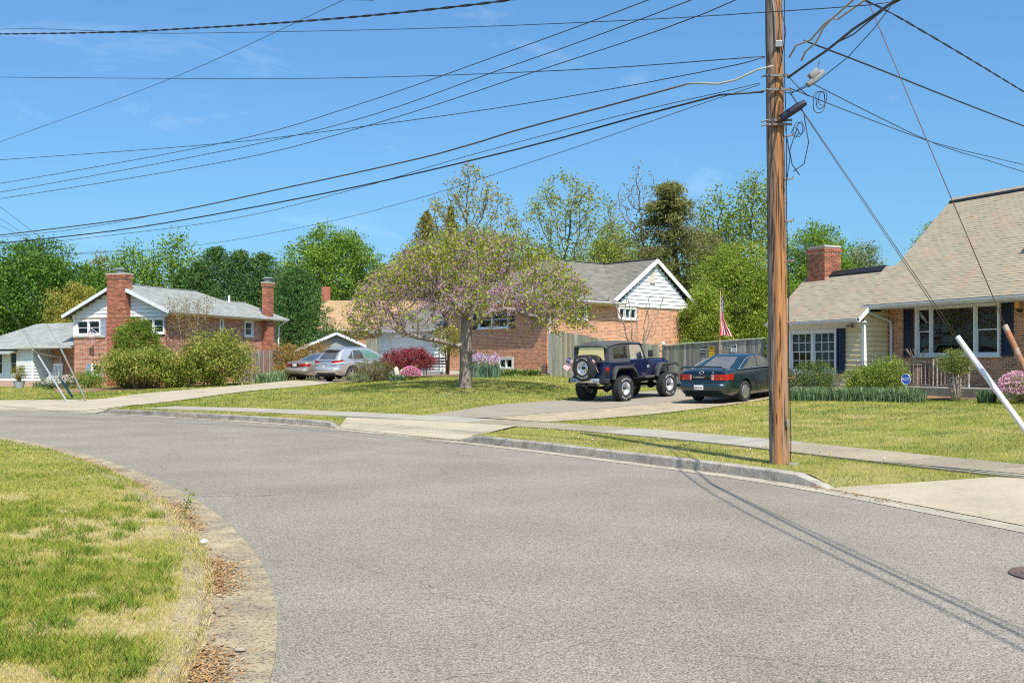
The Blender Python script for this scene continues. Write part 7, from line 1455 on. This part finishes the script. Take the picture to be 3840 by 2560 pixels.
def on_fence(u, z, off=-.03): p = Vector((6.25, 42.7))*(1-u)+Vector((9.3, 37.9))*u; n = Vector((-d2.y, d2.x)); return Vector((p.x, p.y, z))+Vector((n.x, n.y, 0))*off*(1 if True else 0)
def u_of(px):
    k = (px-1920)/3900; A, B = Vector((6.25, 42.7)), Vector((9.3, 37.9)); return (k*A.y-A.x)/((B.x-A.x)-k*(B.y-A.y))
def sign(label, px, py, w, h, bg, rows, frame=None, name='warning_sign', tilt=0):
    u = u_of(px); Y = 42.7+(37.9-42.7)*u; z = CZ+(HZN-py)/3900*Y; p = on_fence(u, z); ang = math.atan2(d2.y, d2.x)
    t = thing(name, label, 'sign', p, ang); t.rotation_euler = (0, R(tilt), ang)
    m = MB(); m.box((-w/2, -.006, -h/2), (w/2, 0, h/2)); m.build('plate', bg, t)
    if frame:
        m = MB(); f = .018; m.box((-w/2, -.012, -h/2), (-w/2+f, -.0065, h/2)); m.box((w/2-f, -.012, -h/2), (w/2, -.0065, h/2)); m.box((-w/2+f, -.012, -h/2), (w/2-f, -.0065, -h/2+f)); m.box((-w/2+f, -.012, h/2-f), (w/2-f, -.0065, h/2)); m.build('frame', frame, t)
    base = Matrix(((1, 0, 0, 0), (0, 0, -1, -.0075), (0, 1, 0, 0), (0, 0, 0, 1)))
    for (txt, z_, s, mt, band, sx) in rows:
        if band: m = MB(); m.box((-w/2+.012, -.0072, z_-s*.62), (w/2-.012, -.0062, z_+s*.62)); m.build('band', band, t)
        text_part(txt, s, mt, t, Matrix.Translation((0, 0, z_)) @ base, sx=sx)
SB = mat('sign_black', (.015,.016,.02), rough=.5); SW = mat('sign_white', (.75,.75,.74), rough=.5); SY = mat('sign_yellow', (.78,.47,.02), rough=.5)
sign('black and white sign reading beware of the dog', 2641, 1315, .27, .25, SB, [('BEWARE', .055, .085, SW, None, .9), ('OF THE DOG', -.055, .075, SW, None, .62)], None)
sign('tall yellow caution sign warning of firearms in use', 2671, 1322, .28, .52, SY, [('CAUTION', .19, .09, SY, SB, .78), ('FIREARMS', .06, .075, SB, None, .78), ('IN USE', -.06, .075, SB, None, .9), ('KEEP OUT', -.19, .08, SB, None, .75)], None, tilt=1)
sign('white framed sign reading no trespassing violators', 2754, 1305, .3, .28, SW, [('NO', .075, .08, SW, SB, 1), ('TRESPASSING', -.01, .045, SB, None, .85), ('VIOLATORS', -.09, .065, SB, None, .62)], SW)
sign('small dark plaque under the flag', 2705, 1303, .13, .15, SB, [], SW, name='number_plaque')
def flag_pole():
    u = u_of(2704); Y = 42.7-4.8*u; p = on_fence(u, H(*on_fence(u, 0)[:2]), -.06); t = thing('flag_pole', 'wooden flag pole with hanging striped flag on the fence', 'flag', p); zt = CZ+(HZN-1088)/3900*Y-p.z
    m = MB(); m.tube([(0, 0, 0), (-.0, 0, 1.9), (.02, 0, zt)], .018, 8); m.build('staff', mat('staff_wood', (.5,.36,.15), rough=.6), t, smooth=40); m = MB(); m.lathe([(0, 0), (.035, .0), (.04, .05), (0, .09)], 10, Matrix.Translation((.02, 0, zt))); m.build('finial', mat('finial_brown', (.2,.09,.05), rough=.5), t)
    # flag hangs limp: narrow folds, flaring at the lower end
    M = [MATS['flag_red'], MATS['flag_white'], MATS['flag_blue']]; V = []; F = []; I = []; nx, ny = 13, 26; h = zt-.25-2.02
    for j in range(ny+1):
        v = j/ny; wd = .1+.08*v+(.34*max(0, v-.62)/.38)
        for i in range(nx+1):
            q = i/nx; V.append((.03+wd*(q-.12)+.02*math.sin(v*9), .06*math.sin(q*9+v*4), zt-.22-h*v-.14*max(0, v-.6)*(1-q)*1.5+(.06*math.sin(q*5) if v > .7 else 0)))
    for j in range(ny):
        for i in range(nx): F.append((j*(nx+1)+i, j*(nx+1)+i+1, (j+1)*(nx+1)+i+1, (j+1)*(nx+1)+i)); I.append((1 if (i+j) % 3 == 0 else 2) if j < ny*.42 and i > 3 else ((0 if i % 3 < 2 else 1) if j > ny*.42 else (1 if j % 3 else 0)))
    me = bpy.data.meshes.new('flag'); me.from_pydata(V, [], F); [me.materials.append(x) for x in M]; me.polygons.foreach_set('material_index', I); me.polygons.foreach_set('use_smooth', [True]*len(F)); link('flag', me, None, t)
flag_pole()
def small_flag():
    p = LH.MW @ Vector((2.0, -.1, 2.55)); t = thing('house_flag', 'small striped flag on a slanted staff at the split level wall', 'flag', p, LH.root.rotation_euler.z); m = MB(); m.tube([(.0, 0, .25), (-.45, -.5, .75)], .015, 6); m.build('staff', M_WHITE, t); flag_mesh(t, Matrix.Translation((-.3, -.35, .6)) @ Matrix.Rotation(R(70), 4, 'Y'), .6, .35, .05)
small_flag()
def yard_sign():
    p = RH.MW @ Vector((3.05, -2.35, 0)); z = H(p.x, p.y); t = thing('alarm_sign', 'blue octagonal alarm company sign on a white stake', 'sign', (p.x, p.y, z), RH.root.rotation_euler.z+R(20)); m = MB(); m.tube([(0, 0, -.1), (0, 0, .55)], .012, 6); m.build('stake', M_WHITE, t)
    m = MB(); oc = [(.15*math.cos(R(22.5+45*k)), 0, .55+.17*math.sin(R(22.5+45*k))) for k in range(8)]; m.prism(oc, (0, -.012, 0)); o = m.build('plate', mat('alarm_blue', (.02,.1,.42), rough=.4), t); m = MB(); m.tube([(x*.93, -.013, .55+(z_-.55)*.93) for x, _, z_ in oc], .006, 4, closed=True); m.build('border', SW, t); text_part('ADT', .13, SW, t, Matrix(((1, 0, 0, 0), (0, 0, -1, -.014), (0, 1, 0, .55), (0, 0, 0, 1))))
yard_sign()
def whip(): pass
# ---- bench by the garage, rocking chair, planters
def bench():
    p = at(1636, 1390, 50.5); t = thing('garden_bench', 'black iron garden bench by the brick wall', 'bench', (p.x, p.y, H(p.x, p.y)), R(20)); 
    for i in range(4): m = MB(); m.box((-.55, -.2+i*.11, .42), (.55, -.12+i*.11, .45)); m.build('seat_slat', M_BLACK, t)
    for i in range(3): m = MB(); m.box((-.55, .24+i*.02, .55+i*.13), (.55, .26+i*.02, .63+i*.13)); m.build('back_slat', M_BLACK, t)
    for s in (-1, 1): m = MB(); m.tube([(s*.55, -.22, 0), (s*.55, -.22, .62), (s*.55, .22, .64)], .02, 6); m.tube([(s*.55, .26, 0), (s*.55, .22, .45), (s*.55, .3, .92)], .02, 6); m.build('leg', M_BLACK, t, smooth=40)
bench()
def rocker():
    t = thing('rocking_chair', 'white wooden rocking chair on the porch of the split level house', 'chair', LH.MW @ Vector((-1.75, .5, .2)), LH.root.rotation_euler.z+R(25)); w = M_WHITE
    for s in (-1, 1):
        m = MB(); m.tube([(s*.26, -.45, .08), (s*.26, -.2, .02), (s*.26, .2, .02), (s*.26, .5, .1)], .02, 6); m.build('rocker', w, t); m = MB(); m.tube([(s*.26, -.28, .04), (s*.26, -.26, .62)], .022, 6); m.tube([(s*.26, .2, .04), (s*.26, .22, .42), (s*.24, .38, 1.1)], .022, 6); m.build('post', w, t); m = MB(); m.box((s*.27-.04, -.34, .62), (s*.27+.04, .28, .65)); m.build('arm', w, t)
    m = MB(); m.box((-.26, -.28, .4), (.26, .24, .44)); m.build('seat', w, t)
    for i in range(6): m = MB(); x = -.2+i*.08; m.bar((x, .24, .44), (x*.9, .37, 1.05), .05, .015); m.build('back_slat', w, t)
    m = MB(); m.box((-.26, .35, 1.02), (.26, .39, 1.14)); m.build('crest_rail', w, t)
rocker()
# ================================================================ garden plants
def shrub(px, ptop, Y, wpx, label, cols, name='shrub', n=6000, size=.07, lobes=12, low=0., stems=6, group=None, flat=.9, dome=False, stem_h=.5, bark=None, cat='shrub', sink=0):
    x = (px-1920)/FPX*Y; z0 = ground_at(x, Y); h = CZ+(HZN-ptop)/FPX*Y-z0; w = wpx/FPX*Y/2*1.18; t = thing(name, label, cat, (x, Y, z0), 0, group); C = []; V = []; cz = h*(low+(1-low)*.48); rz = h*(1-low)*.52
    L = []
    for i in range(lobes):
        a = 6.283*i*.618; q = 1-1.9*(i+.5)/lobes; s = math.sqrt(max(0, 1-q*q))*random.uniform(.58, .72); rr = random.uniform(.3, .45); L.append(((w*s*math.cos(a), w*s*math.sin(a)*.8, max(cz+q*rz*.72, h*.12)), (w*rr, w*rr, rz*rr*flat)))
    L.append(((0, 0, cz), (w*.6, w*.55, rz*.78))); ncl = 42
    if dome: L = [((0, 0, h*.45), (w*.95, w*.9, h*.55))]; ncl = 900
    per = max(3, n//(len(L)*ncl))
    for (c, r) in L:
        d = RNG.normal(0, 1, (ncl, 3)); d /= np.linalg.norm(d, axis=1)[:, None]; cc = np.array(c)+d*RNG.uniform(.65, 1.03, ncl)[:, None]*np.array(r); q = (cc[:, None]+RNG.normal(0, 1, (ncl, per, 3))*size*1.1).reshape(-1, 3); C.append(q); V.append(np.repeat(RNG.normal(0, .15, ncl), per)+RNG.normal(.5, .2, len(q)))
    q = np.concatenate(C); ok = q[:, 2] > max(.03, h*low*.6); v = np.clip(np.concatenate(V), 0, 1)
    foliage('foliage', leaf_quads(q[ok], RNG.uniform(.65, 1.35, ok.sum())*size, .3, .5), v[ok], leafmat('leaf_'+label[:26], cols), t); m = MB()
    for k in range(stems):
        a = 6.283*k/stems+random.random(); e = random.uniform(.35, .8); m.tube([(.04*w*math.cos(a), .04*w*math.sin(a), -.05), (w*.3*e*math.cos(a), w*.3*e*math.sin(a), h*stem_h*.6), (w*.6*e*math.cos(a), w*.55*e*math.sin(a), h*stem_h*1.2)], [.02+.012*h, .016+.006*h, .008], 5)
    m.build('stems', bark or M_BARKB, t, smooth=True, fix=False); return t, (x, Y, z0, w, h)
def sprinkle(t, dims, n, size, cols, name='blossom', lo=.4):
    x, Y, z0, w, h = dims; d = RNG.normal(0, 1, (n, 3)); d /= np.linalg.norm(d, axis=1)[:, None]; d[:, 2] = np.abs(d[:, 2]); q = d*np.array([w*.92, w*.8, h*(1-lo)])*RNG.uniform(.85, 1.05, n)[:, None]+np.array([0, 0, h*lo]); foliage(name, leaf_quads(q, RNG.uniform(.7, 1.3, n)*size, .2, .8), RNG.random(n), leafmat(name+'_'+t['label'][:20], cols), t)
def strap_plant(x, y, h, spread, n, label, cols=None, name='strap_leaf_plant', wd=.02, group=None, cat='plant', lean=.5, xf=None):
    z = H(x, y); t = thing(name, label, cat, (x, y, z), 0, group); a = RNG.uniform(0, 6.283, n); r = np.sqrt(RNG.random(n))*spread; P = np.stack([r*np.cos(a)*(xf[0] if xf else 1), r*np.sin(a)*(xf[1] if xf else 1)], 1)
    if xf: c, s = math.cos(xf[2]), math.sin(xf[2]); P = P@np.array([[c, s], [-s, c]])
    hh = h*RNG.uniform(.6, 1.1, n); b = RNG.uniform(0, 6.283, n); L = np.stack([np.cos(b), np.sin(b)], 1)*(lean*hh*RNG.uniform(.2, 1, n))[:, None]; d = np.stack([-np.sin(b), np.cos(b)], 1)*wd/2; C = np.empty((n, 5, 3), np.float32)
    C[:, 0, :2] = P-d; C[:, 1, :2] = P+d; C[:, 2, :2] = P+L*.35+d*.9; C[:, 3, :2] = P+L*.35-d*.9; C[:, 4, :2] = P+L; C[:, :2, 2] = -.02; C[:, 2:4, 2] = (hh*.65)[:, None]; C[:, 4, 2] = hh
    V = C.reshape(-1, 3); i = np.arange(n)*5; F = np.concatenate([np.stack([i, i+1, i+2], 1), np.stack([i, i+2, i+3], 1), np.stack([i+3, i+2, i+4], 1)]); np_mesh('leaves', V, F, leafmat('strap_'+label[:22], cols or [(.05,.1,.05), (.09,.16,.07), (.14,.22,.09)]), t, attr=np.repeat(RNG.random(n), 5)); return t
S_YG = [(.05,.09,.01), (.13,.19,.02), (.25,.3,.045), (.38,.38,.09), (.46,.33,.1)]
S_BOX = [(.09,.14,.016), (.18,.25,.03), (.3,.36,.06), (.42,.44,.11)]
# in front of the split level house
t, d = shrub(545, 1305, 50, 300, 'huge mounded yellow green shrub with bare canes at its foot', S_YG, n=16000, size=.12, lobes=18, low=.16, stems=0); m = MB()
for k in range(60):
    a = random.uniform(0, 6.283); r0 = random.uniform(0, .5); e = random.uniform(.6, 1.3); m.tube([(r0*math.cos(a), r0*math.sin(a)-.2, -.05), (r0*math.cos(a)+e*.5*math.cos(a), r0*math.sin(a)*.6-.5, .55), (r0*math.cos(a)+e*1.2*math.cos(a), r0*math.sin(a)*.6-.4, 1.1)], [.018, .014, .008], 4)
m.build('canes', mat('pale_cane', (.36,.28,.18), (.24,.18,.12), 6, .9), t, smooth=True, fix=False)
shrub(512, 1190, 52.2, 165, 'tall clipped dome shaped green shrub against the chimney', [(.06,.11,.01), (.12,.19,.015), (.2,.27,.03), (.27,.33,.06)], n=30000, size=.085, dome=True)
shrub(815, 1245, 49.5, 240, 'broad glossy shrub with reddish new leaves near the picket fence', S_YG, n=15000, size=.12, lobes=18)
shrub(668, 1380, 49.5, 120, 'low leafy shrub filling the gap between the two large ones', S_YG, n=7000, size=.09, lobes=10)
def myrtle():
    Y = 53; x = (712-1920)/FPX*Y; z0 = H(x, Y); h = CZ+(HZN-1115)/FPX*Y-z0; t = thing('crape_myrtle', 'vase shaped many stemmed shrub with thin olive leaves', 'shrub', (x, Y, z0)); w = 105/FPX*Y; n = 700; u = RNG.random(n)**.8; a = RNG.uniform(0, 6.283, n); rr = np.sqrt(RNG.random(n))*w*(.25+.8*u); att = np.stack([rr*np.cos(a), rr*np.sin(a)*.8, h*(.3+.7*u)], 1); nodes = [(0, 0, -.1)]; par = [-1]
    for k in range(11):
        a = 6.283*k/11; nodes.append((.12*math.cos(a), .12*math.sin(a), .25)); par.append(0); nodes.append((.3*math.cos(a), .25*math.sin(a), .8)); par.append(len(nodes)-2)
    N, P = colonize(att, nodes, par, .22, 1.6, .25, 60, (0, 0, .25)); o, r, wt = limb_mesh('stems', N, P, .006, mat('pale_bark', (.34,.27,.2), (.25,.18,.13), 5, .9), t, 2.6, .035); tip = N[(wt <= 6) & (N[:, 2] > .9)]; k = 22; q = np.repeat(tip, k, 0)+RNG.normal(0, .17, (len(tip)*k, 3)); q = q[RNG.random(len(q)) < np.clip(1.3-q[:, 2]/h, .2, 1)]
    foliage('foliage', leaf_quads(q, RNG.uniform(.05, .1, len(q)), .3, .5), RNG.random(len(q)), leafmat('myrtle_leaf', [(.16,.13,.02), (.24,.2,.03), (.3,.26,.05), (.24,.14,.05)]), t)
myrtle()
shrub(335, 1385, 53, 115, 'low rounded green shrub beside the brick corner', G_MID, n=5000, size=.06, lobes=9)
t, d = shrub(72, 1365, 53, 48, 'small upright golden conifer in a grey pot', [(.12,.12,.01), (.25,.22,.02), (.34,.28,.03)], n=2500, size=.05, lobes=8, low=.28); m = MB(); m.lathe([(.2, 0), (.28, .35), (.3, .36), (.25, .33)], 16); m.build('pot', mat('grey_pot', (.3,.33,.36), rough=.7), t)
t, d = shrub(192, 1412, 52, 62, 'white flowering shrub in front of the porch', G_GREY, n=2500, size=.06, lobes=7); sprinkle(t, d, 900, .06, [(.75,.72,.66), (.8,.78,.75)])
t, d = shrub(252, 1405, 53, 58, 'pale pink flowering shrub beside the rocking chair', G_GREY, n=2500, size=.06, lobes=7); sprinkle(t, d, 700, .06, [(.7,.5,.5), (.78,.66,.62)])
for k, (px, Y) in enumerate(((150, 54), (225, 54.5))): strap_plant((px-1920)/FPX*Y, Y, .35, .35, 120, ['tuft of leaves on the planter wall', 'grey green tuft by the flowering shrubs'][k])
for k, px in enumerate((985, 1020, 1045)): Y = 51.5+k; strap_plant((px-1920)/FPX*Y, Y, .62, .42, 80, ['iris leaves at the foot of the picket fence', 'tall iris leaves where the fence turns', 'iris leaves next to the beige car'][k], [(.12,.19,.09), (.19,.28,.13), (.28,.37,.18)], wd=.045, lean=.8)
N_C = [(.12,.13,.02), (.26,.22,.04), (.42,.24,.06), (.42,.12,.05)]
for px, pt, Y, w, lb in ((1068, 1280, 57, 95, 'orange and green nandina against the picket fence'), (1120, 1290, 58, 95, 'middle nandina with yellow green leaves'), (1195, 1275, 58.5, 110, 'tall reddish nandina in front of the shed gable'), (1060, 1370, 55.5, 70, 'low nandina behind the beige car')): shrub(px, pt, Y, w, lb, N_C, n=4500, size=.075, lobes=9, low=.2, group='nandina shrubs along the fence')
# bed by the redbud
t, d = shrub(1535, 1300, 47.5, 185, 'deep red lace leaf maple by the garage', [(.1,.012,.018), (.22,.03,.04), (.33,.07,.075), (.4,.13,.11)], name='red_maple', n=11000, size=.075, lobes=16, low=.18, bark=M_BARKD, flat=.5, cat='tree')
shrub(1410, 1345, 46.5, 160, 'sprawling brownish green shrub beside the silver crossover', [(.07,.08,.02), (.14,.15,.04), (.22,.2,.08), (.3,.2,.13)], n=9000, size=.05, lobes=14)
shrub(1345, 1395, 46, 90, 'low ground shrub at the driveway edge', G_GREY, n=2500, size=.045, lobes=8)
t, d = shrub(1540, 1372, 45.5, 75, 'pink azalea under the red maple', G_MID, n=1500, size=.045, lobes=7); sprinkle(t, d, 1500, .05, [(.7,.18,.38), (.78,.35,.52), (.6,.12,.3)], lo=.25)
def hosta(px, Y, label, s=.35, cols=None): strap_plant((px-1920)/FPX*Y, Y, .3, s, 110, label, cols or [(.08,.14,.06), (.16,.24,.12), (.3,.38,.26)], wd=.09, lean=1.1)
hosta(1492, 44.5, 'pale hosta beside the stump'); m = MB(); p = at(1487, 1400, 45.5); t = thing('driftwood_stump', 'pale carved wood stump in front of the red maple', 'stump', (p.x, p.y, H(p.x, p.y))); m.tube([(0, 0, -.05), (.03, 0, .3), (-.03, 0, .55), (.0, 0, .62)], [.14, .12, .1, .03], 7); m.build('stump', mat('pale_wood', (.55,.5,.42), (.4,.35,.28), 8, .9), t, smooth=True); m = MB(); m.tube([(.16, 0, -.05), (.2, 0, .2), (.24, 0, .5)], [.09, .08, .05], 7); m.build('branch_stub', MATS['pale_wood'], t, smooth=True)
t, d = shrub(1680, 1215, 49, 110, 'climbing rose with yellow green leaves by the garage corner', [(.12,.14,.02), (.22,.23,.03), (.34,.32,.06), (.4,.25,.07)], n=3600, size=.075, lobes=9, low=.35, stem_h=.9)
t, d = shrub(1800, 1325, 46.5, 85, 'rhododendron with lilac blooms against the brick wall', [(.13,.17,.02), (.25,.28,.04), (.36,.36,.07)], n=1800, size=.08, lobes=7); sprinkle(t, d, 260, .09, [(.5,.25,.55), (.62,.4,.65)], lo=.4)
for k, px in enumerate((1785, 1820, 1850)):
    Y = 45.3; t = strap_plant((px-1920)/FPX*Y, Y, .62, .3, 110, ['iris clump nearest the redbud trunk', 'middle iris clump with lilac flowers', 'iris clump beside the basement window'][k], [(.1,.18,.12), (.16,.25,.17), (.24,.33,.23)], wd=.045); n = 90; q = RNG.normal(0, 1, (n, 3))*np.array([.2, .2, .12])+np.array([0, 0, .82]); foliage('blossom', leaf_quads(q, RNG.uniform(.06, .1, n), 0, .8), RNG.random(n), leafmat('iris_flower', [(.4,.22,.55), (.6,.42,.68), (.7,.6,.72)]), t); m = MB()
    for j in range(8): m.tube([(random.uniform(-.15, .15), random.uniform(-.15, .15), 0), (random.uniform(-.2, .2), 0, .8)], .007, 3)
    m.build('stalk', mat('stalk_green', (.15,.22,.06), rough=.7), t)
for k, px in enumerate((1880, 1925, 1965, 2005)): hosta(px, 46.2+.2*k, ['hosta under the basement window', 'second hosta along the brick foundation', 'third hosta along the brick foundation', 'last hosta before the board fence'][k], .28, [(.12,.18,.04), (.22,.3,.08), (.34,.4,.16)])
def bare_shrub():
    Y = 45.6; x = (2390-1920)/FPX*Y; z0 = H(x, Y); t = thing('bare_shrub', 'nearly leafless grey shrub rising above the fence', 'shrub', (x, Y, z0)); h = CZ+(HZN-1110)/FPX*Y-z0; n = 420; a = RNG.uniform(0, 6.283, n); u = RNG.random(n); rr = np.sqrt(RNG.random(n))*1.25*(.3+u); att = np.stack([rr*np.cos(a), rr*np.sin(a)*.6, h*(.3+.7*u)], 1); nodes = [(0, 0, -.1)]; par = [-1]
    for k in range(8): a = 6.283*k/8; nodes += [(.1*math.cos(a), .1*math.sin(a), .4), (.25*math.cos(a), .2*math.sin(a), 1.0)]; par += [0, len(nodes)-2]
    N, P = colonize(att, nodes, par, .25, 1.7, .3, 60, (0, 0, .2)); o, r, wt = limb_mesh('stems', N, P, .007, mat('twig_grey', (.3,.25,.2), (.2,.16,.13), 5, .9), t, 2.3, .06); tip = N[(wt <= 2) & (N[:, 2] < h*.55)]; q = np.repeat(tip, 3, 0)+RNG.normal(0, .1, (len(tip)*3, 3)); foliage('foliage', leaf_quads(q, RNG.uniform(.04, .09, len(q))), RNG.random(len(q)), leafmat('leaf_bare', [(.2,.2,.03), (.3,.28,.05), (.35,.2,.08)]), t)
bare_shrub()
shrub(2560, 1270, 44, 90, 'small yellow green shrub peeping over the fence by the white gable', S_BOX, n=2500, size=.06, lobes=7, low=.3)
# in front of the orange brick house
def rh(u, v): p = RH.MW @ Vector((u, v, 0)); return p.x, p.y
def pxof(x, y): return 1920+x/y*FPX
t, d = shrub(3045, 1345, 31.6, 180, 'open branched azalea with dark green clumps by the gridded windows', [(.035,.06,.012), (.07,.12,.02), (.15,.2,.04), (.24,.26,.09)], n=8000, size=.05, lobes=15, low=.05, flat=.45, bark=M_BARKD)
n = 260; q = RNG.normal(0, 1, (n, 3))*np.array([.3, .2, .12])+np.array([-.25, -.1, .75]); foliage('dry_blossom', leaf_quads(q, RNG.uniform(.03, .06, n)), RNG.random(n), leafmat('dry_blossom', [(.4,.33,.28), (.5,.42,.38)]), t)
shrub(3235, 1370, 31.2, 125, 'smaller of two mounded boxwoods by the porch', S_BOX, n=7000, size=.05, lobes=14); shrub(3325, 1335, 30.9, 150, 'larger billowing boxwood in front of the railing', S_BOX, n=9000, size=.05, lobes=16)
t, d = shrub(3585, 1310, 28.4, 120, 'old trained shrub with bare woody trunk before the picture window', [(.07,.1,.015), (.15,.19,.03), (.26,.29,.08), (.36,.36,.16)], n=6000, size=.045, lobes=12, low=.5, stems=0); m = MB()
for k in range(9): a = k*.7; m.tube([(.06*math.cos(a), .06*math.sin(a), -.05), (.12*math.cos(a)-.02, .1*math.sin(a), .35), (.2*math.cos(a)-.04, .15*math.sin(a), .75)], [.045, .035, .02], 6)
for k in range(120): a = random.uniform(0, 6.283); z = random.uniform(.15, .75); r = .1+.18*z; m.tube([(r*math.cos(a)*.6, r*math.sin(a)*.6, z), (r*1.4*math.cos(a), r*1.4*math.sin(a), z+random.uniform(-.05, .12))], .006, 3)
m.build('trunk', mat('ashy_wood', (.38,.31,.25), (.26,.2,.16), 9, .95), t, smooth=True, fix=False)
for k in range(9):
    u = k/8; px = 2985+u*430; Y = 31.2-2.3*u; strap_plant((px-1920)/FPX*Y, Y, .42, .42, 260, 'strip of daffodil leaves along the edge of the lawn, part %s' % 'one two three four five six seven eight nine'.split()[k] if 0 else ['daffodil leaves beside the green car', 'daffodil leaves under the azalea', 'daffodil leaves in front of the gridded windows', 'daffodil leaves before the navy shutter', 'daffodil leaves before the cream siding', 'daffodil leaves below the smaller boxwood', 'daffodil leaves between the boxwoods', 'daffodil leaves below the larger boxwood', 'daffodil leaves at the end of the row by the railing'][k], [(.1,.17,.08), (.17,.26,.12), (.27,.37,.18)], name='daffodil_clump', wd=.024, group='daffodil leaves edging the lawn', lean=.6, xf=(1.25, .6, R(-60)))
strap_plant(*at(3700, 1480, 27.2)[:2], .38, .22, 120, 'spiky leaved plant beside the old trained shrub', wd=.03, lean=.8)
t, d = shrub(3830, 1390, 26.6, 170, 'pink flowering azalea below the brick wall', G_MID, n=4000, size=.04, lobes=12); sprinkle(t, d, 2600, .045, [(.65,.22,.45), (.75,.4,.55), (.8,.55,.62)], lo=.3)
def planter():
    p = RH.MW @ Vector((1.95, -.75, .18)); t = thing('porch_planter', 'large brown planter with dried stalks behind the railing', 'planter', p, RH.root.rotation_euler.z); m = MB(); m.lathe([(.24, 0), (.34, .62), (.37, .64), (.37, .68), (.32, .68), (.3, .6)], 20); m.build('pot', mat('brown_pot', (.2,.14,.11), (.15,.1,.08), 5, .7), t, smooth=40); m = MB()
    for k in range(16): a = random.uniform(0, 6.283); m.tube([(.1*math.cos(a), .1*math.sin(a), .6), (.25*math.cos(a), .2*math.sin(a), .95), (.5*math.cos(a), .3*math.sin(a), 1.15)], .005, 3)
    m.build('stalks', mat('dry_stalk', (.45,.3,.2), rough=.9), t); n = 120; q = RNG.normal(0, .12, (n, 3))+np.array([.1, 0, .75]); foliage('leaves', leaf_quads(q, RNG.uniform(.03, .07, n)), RNG.random(n), leafmat('leaf_boxy', S_BOX), t)
planter()
# ---- little things in the foreground
def weed():
    p = at(685, 1930, 10.6); t = thing('weed_sprig', 'lone leafy weed growing from the gutter joint', 'weed', (p.x, p.y, .02)); m = MB()
    m.tube([(0, 0, -.02), (.02, 0, .1), (.06, 0, .22), (.09, 0, .3)], [.006, .005, .004, .002], 4); m.build('stem', mat('stalk_green', (.15,.22,.06), rough=.7), t); n = 60; s = RNG.random(n); q = np.stack([.02+.08*s, s*0, .05+.25*s], 1)+RNG.normal(0, .03, (n, 3)); foliage('leaves', leaf_quads(q, RNG.uniform(.02, .045, n)), RNG.random(n), leafmat('leaf_weed', G_BRIGHT), t)
    p = at(752, 2030, 9.2); m = MB(); m.add([(0, 0, 0), (.07, .01, .005), (.09, .05, .03), (.02, .08, .05), (-.03, .04, .02), (.03, .04, .06)], [(0,1,5),(1,2,5),(2,3,5),(3,4,5),(4,0,5)]); o = m.build('paper_scrap', mat('crumpled_paper', (.75,.75,.78), rough=.8)); o.location = (p.x, p.y, .02); o.scale = (.6, .6, .6); tag(o, 'crumpled white paper scrap in the gutter litter', 'litter')
    for k, (px, py) in enumerate(((900, 2448), (733, 2150))):
        Y = 1.6*3900/(py-1365); p = at(px, py, Y); m = MB(); m.lathe([(0, 0), (.03, .004), (.034, .014), (.02, .026), (0, .03)], 8, Matrix.Diagonal((1.5, .8, 1, 1))); o = m.build('pebble', mat('pebble_tan', (.3,.25,.18), rough=.9), None, smooth=True); o.scale = (.7, .7, .7); o.location = (p.x, p.y, .012); tag(o, ['flat grey pebble on the gutter pan', 'round tan pebble among the gutter leaves'][k], 'stone')
weed()
def dandelions():
    spots = []; 
    while len(spots) < 18:
        s = random.uniform(aR+.5, aA0-1); d = random.uniform(.5, 2.0); c = at_arc(KF, KFA, s); t = at_arc(KF, KFA, s+.1)-c; t /= np.linalg.norm(t); spots.append((c+np.array([t[1], -t[0]])*d, random.random() < .55))
    for k, (p, y) in enumerate(spots):
        t = thing('dandelion', 'yellow dandelion head in the verge grass' if y else 'white dandelion clock in the verge grass', 'flower', (p[0], p[1], H(p[0], p[1])), 0, 'yellow dandelions in the verge' if y else 'dandelion clocks in the verge'); h = random.uniform(.06, .12); m = MB(); m.tube([(0, 0, 0), (.005, 0, h)], .003, 3); m.build('stem', MATS['stalk_green'], t); m = MB(); m.lathe([(0, -.006), (.015, 0), (.013, .007), (0, .01)] if y else [(0, -.012), (.011, -.007), (.014, 0), (.011, .007), (0, .012)], 7, Matrix.Translation((.005, 0, h))); m.build('head', mat('dandelion_yellow', (.75,.55,.02), rough=.8) if y else mat('dandelion_white', (.7,.7,.68), rough=.9), t)
dandelions()
import OpenImageIO as oiio, sys, numpy as np
a=oiio.ImageBuf(sys.argv[1] if len(sys.argv)>1 else '/workdir/render_main.png').get_pixels(oiio.FLOAT)[...,:3]*255
S=1024/3840
for n,(x0,y0,x1,y1) in dict(skytop=(1380,20,1440,50),sky320=(1900,300,1960,340),sky800=(1300,760,1360,790),asph=(1600,2000,1900,2200),asphfar=(800,1620,1000,1660),lawnR=(3100,1550,3400,1650),lawnM=(1500,1510,1700,1540),lawnL=(100,1800,400,2000),lawnL2=(100,2300,400,2500),apron=(3400,1880,3700,1930),walk=(3300,1700,3500,1720),drive=(1700,1560,1800,1570),kerb=(2300,1680,2500,1700),brickM=(2500,1200,2560,1260),brickMshade=(1950,1220,2010,1290),roofM=(2300,1030,2380,1090),roofR=(3600,900,3750,1000),sidW=(2450,1100,2500,1160),tree=(1150,950,1350,1100),treeL=(60,1000,200,1150),pole=(2905,1000,2930,1200)).items():
    r=a[int(y0*S):max(int(y1*S),int(y0*S)+1),int(x0*S):int(x1*S)].reshape(-1,3); print(n,r.mean(0).astype(int),r.std(0).astype(int))
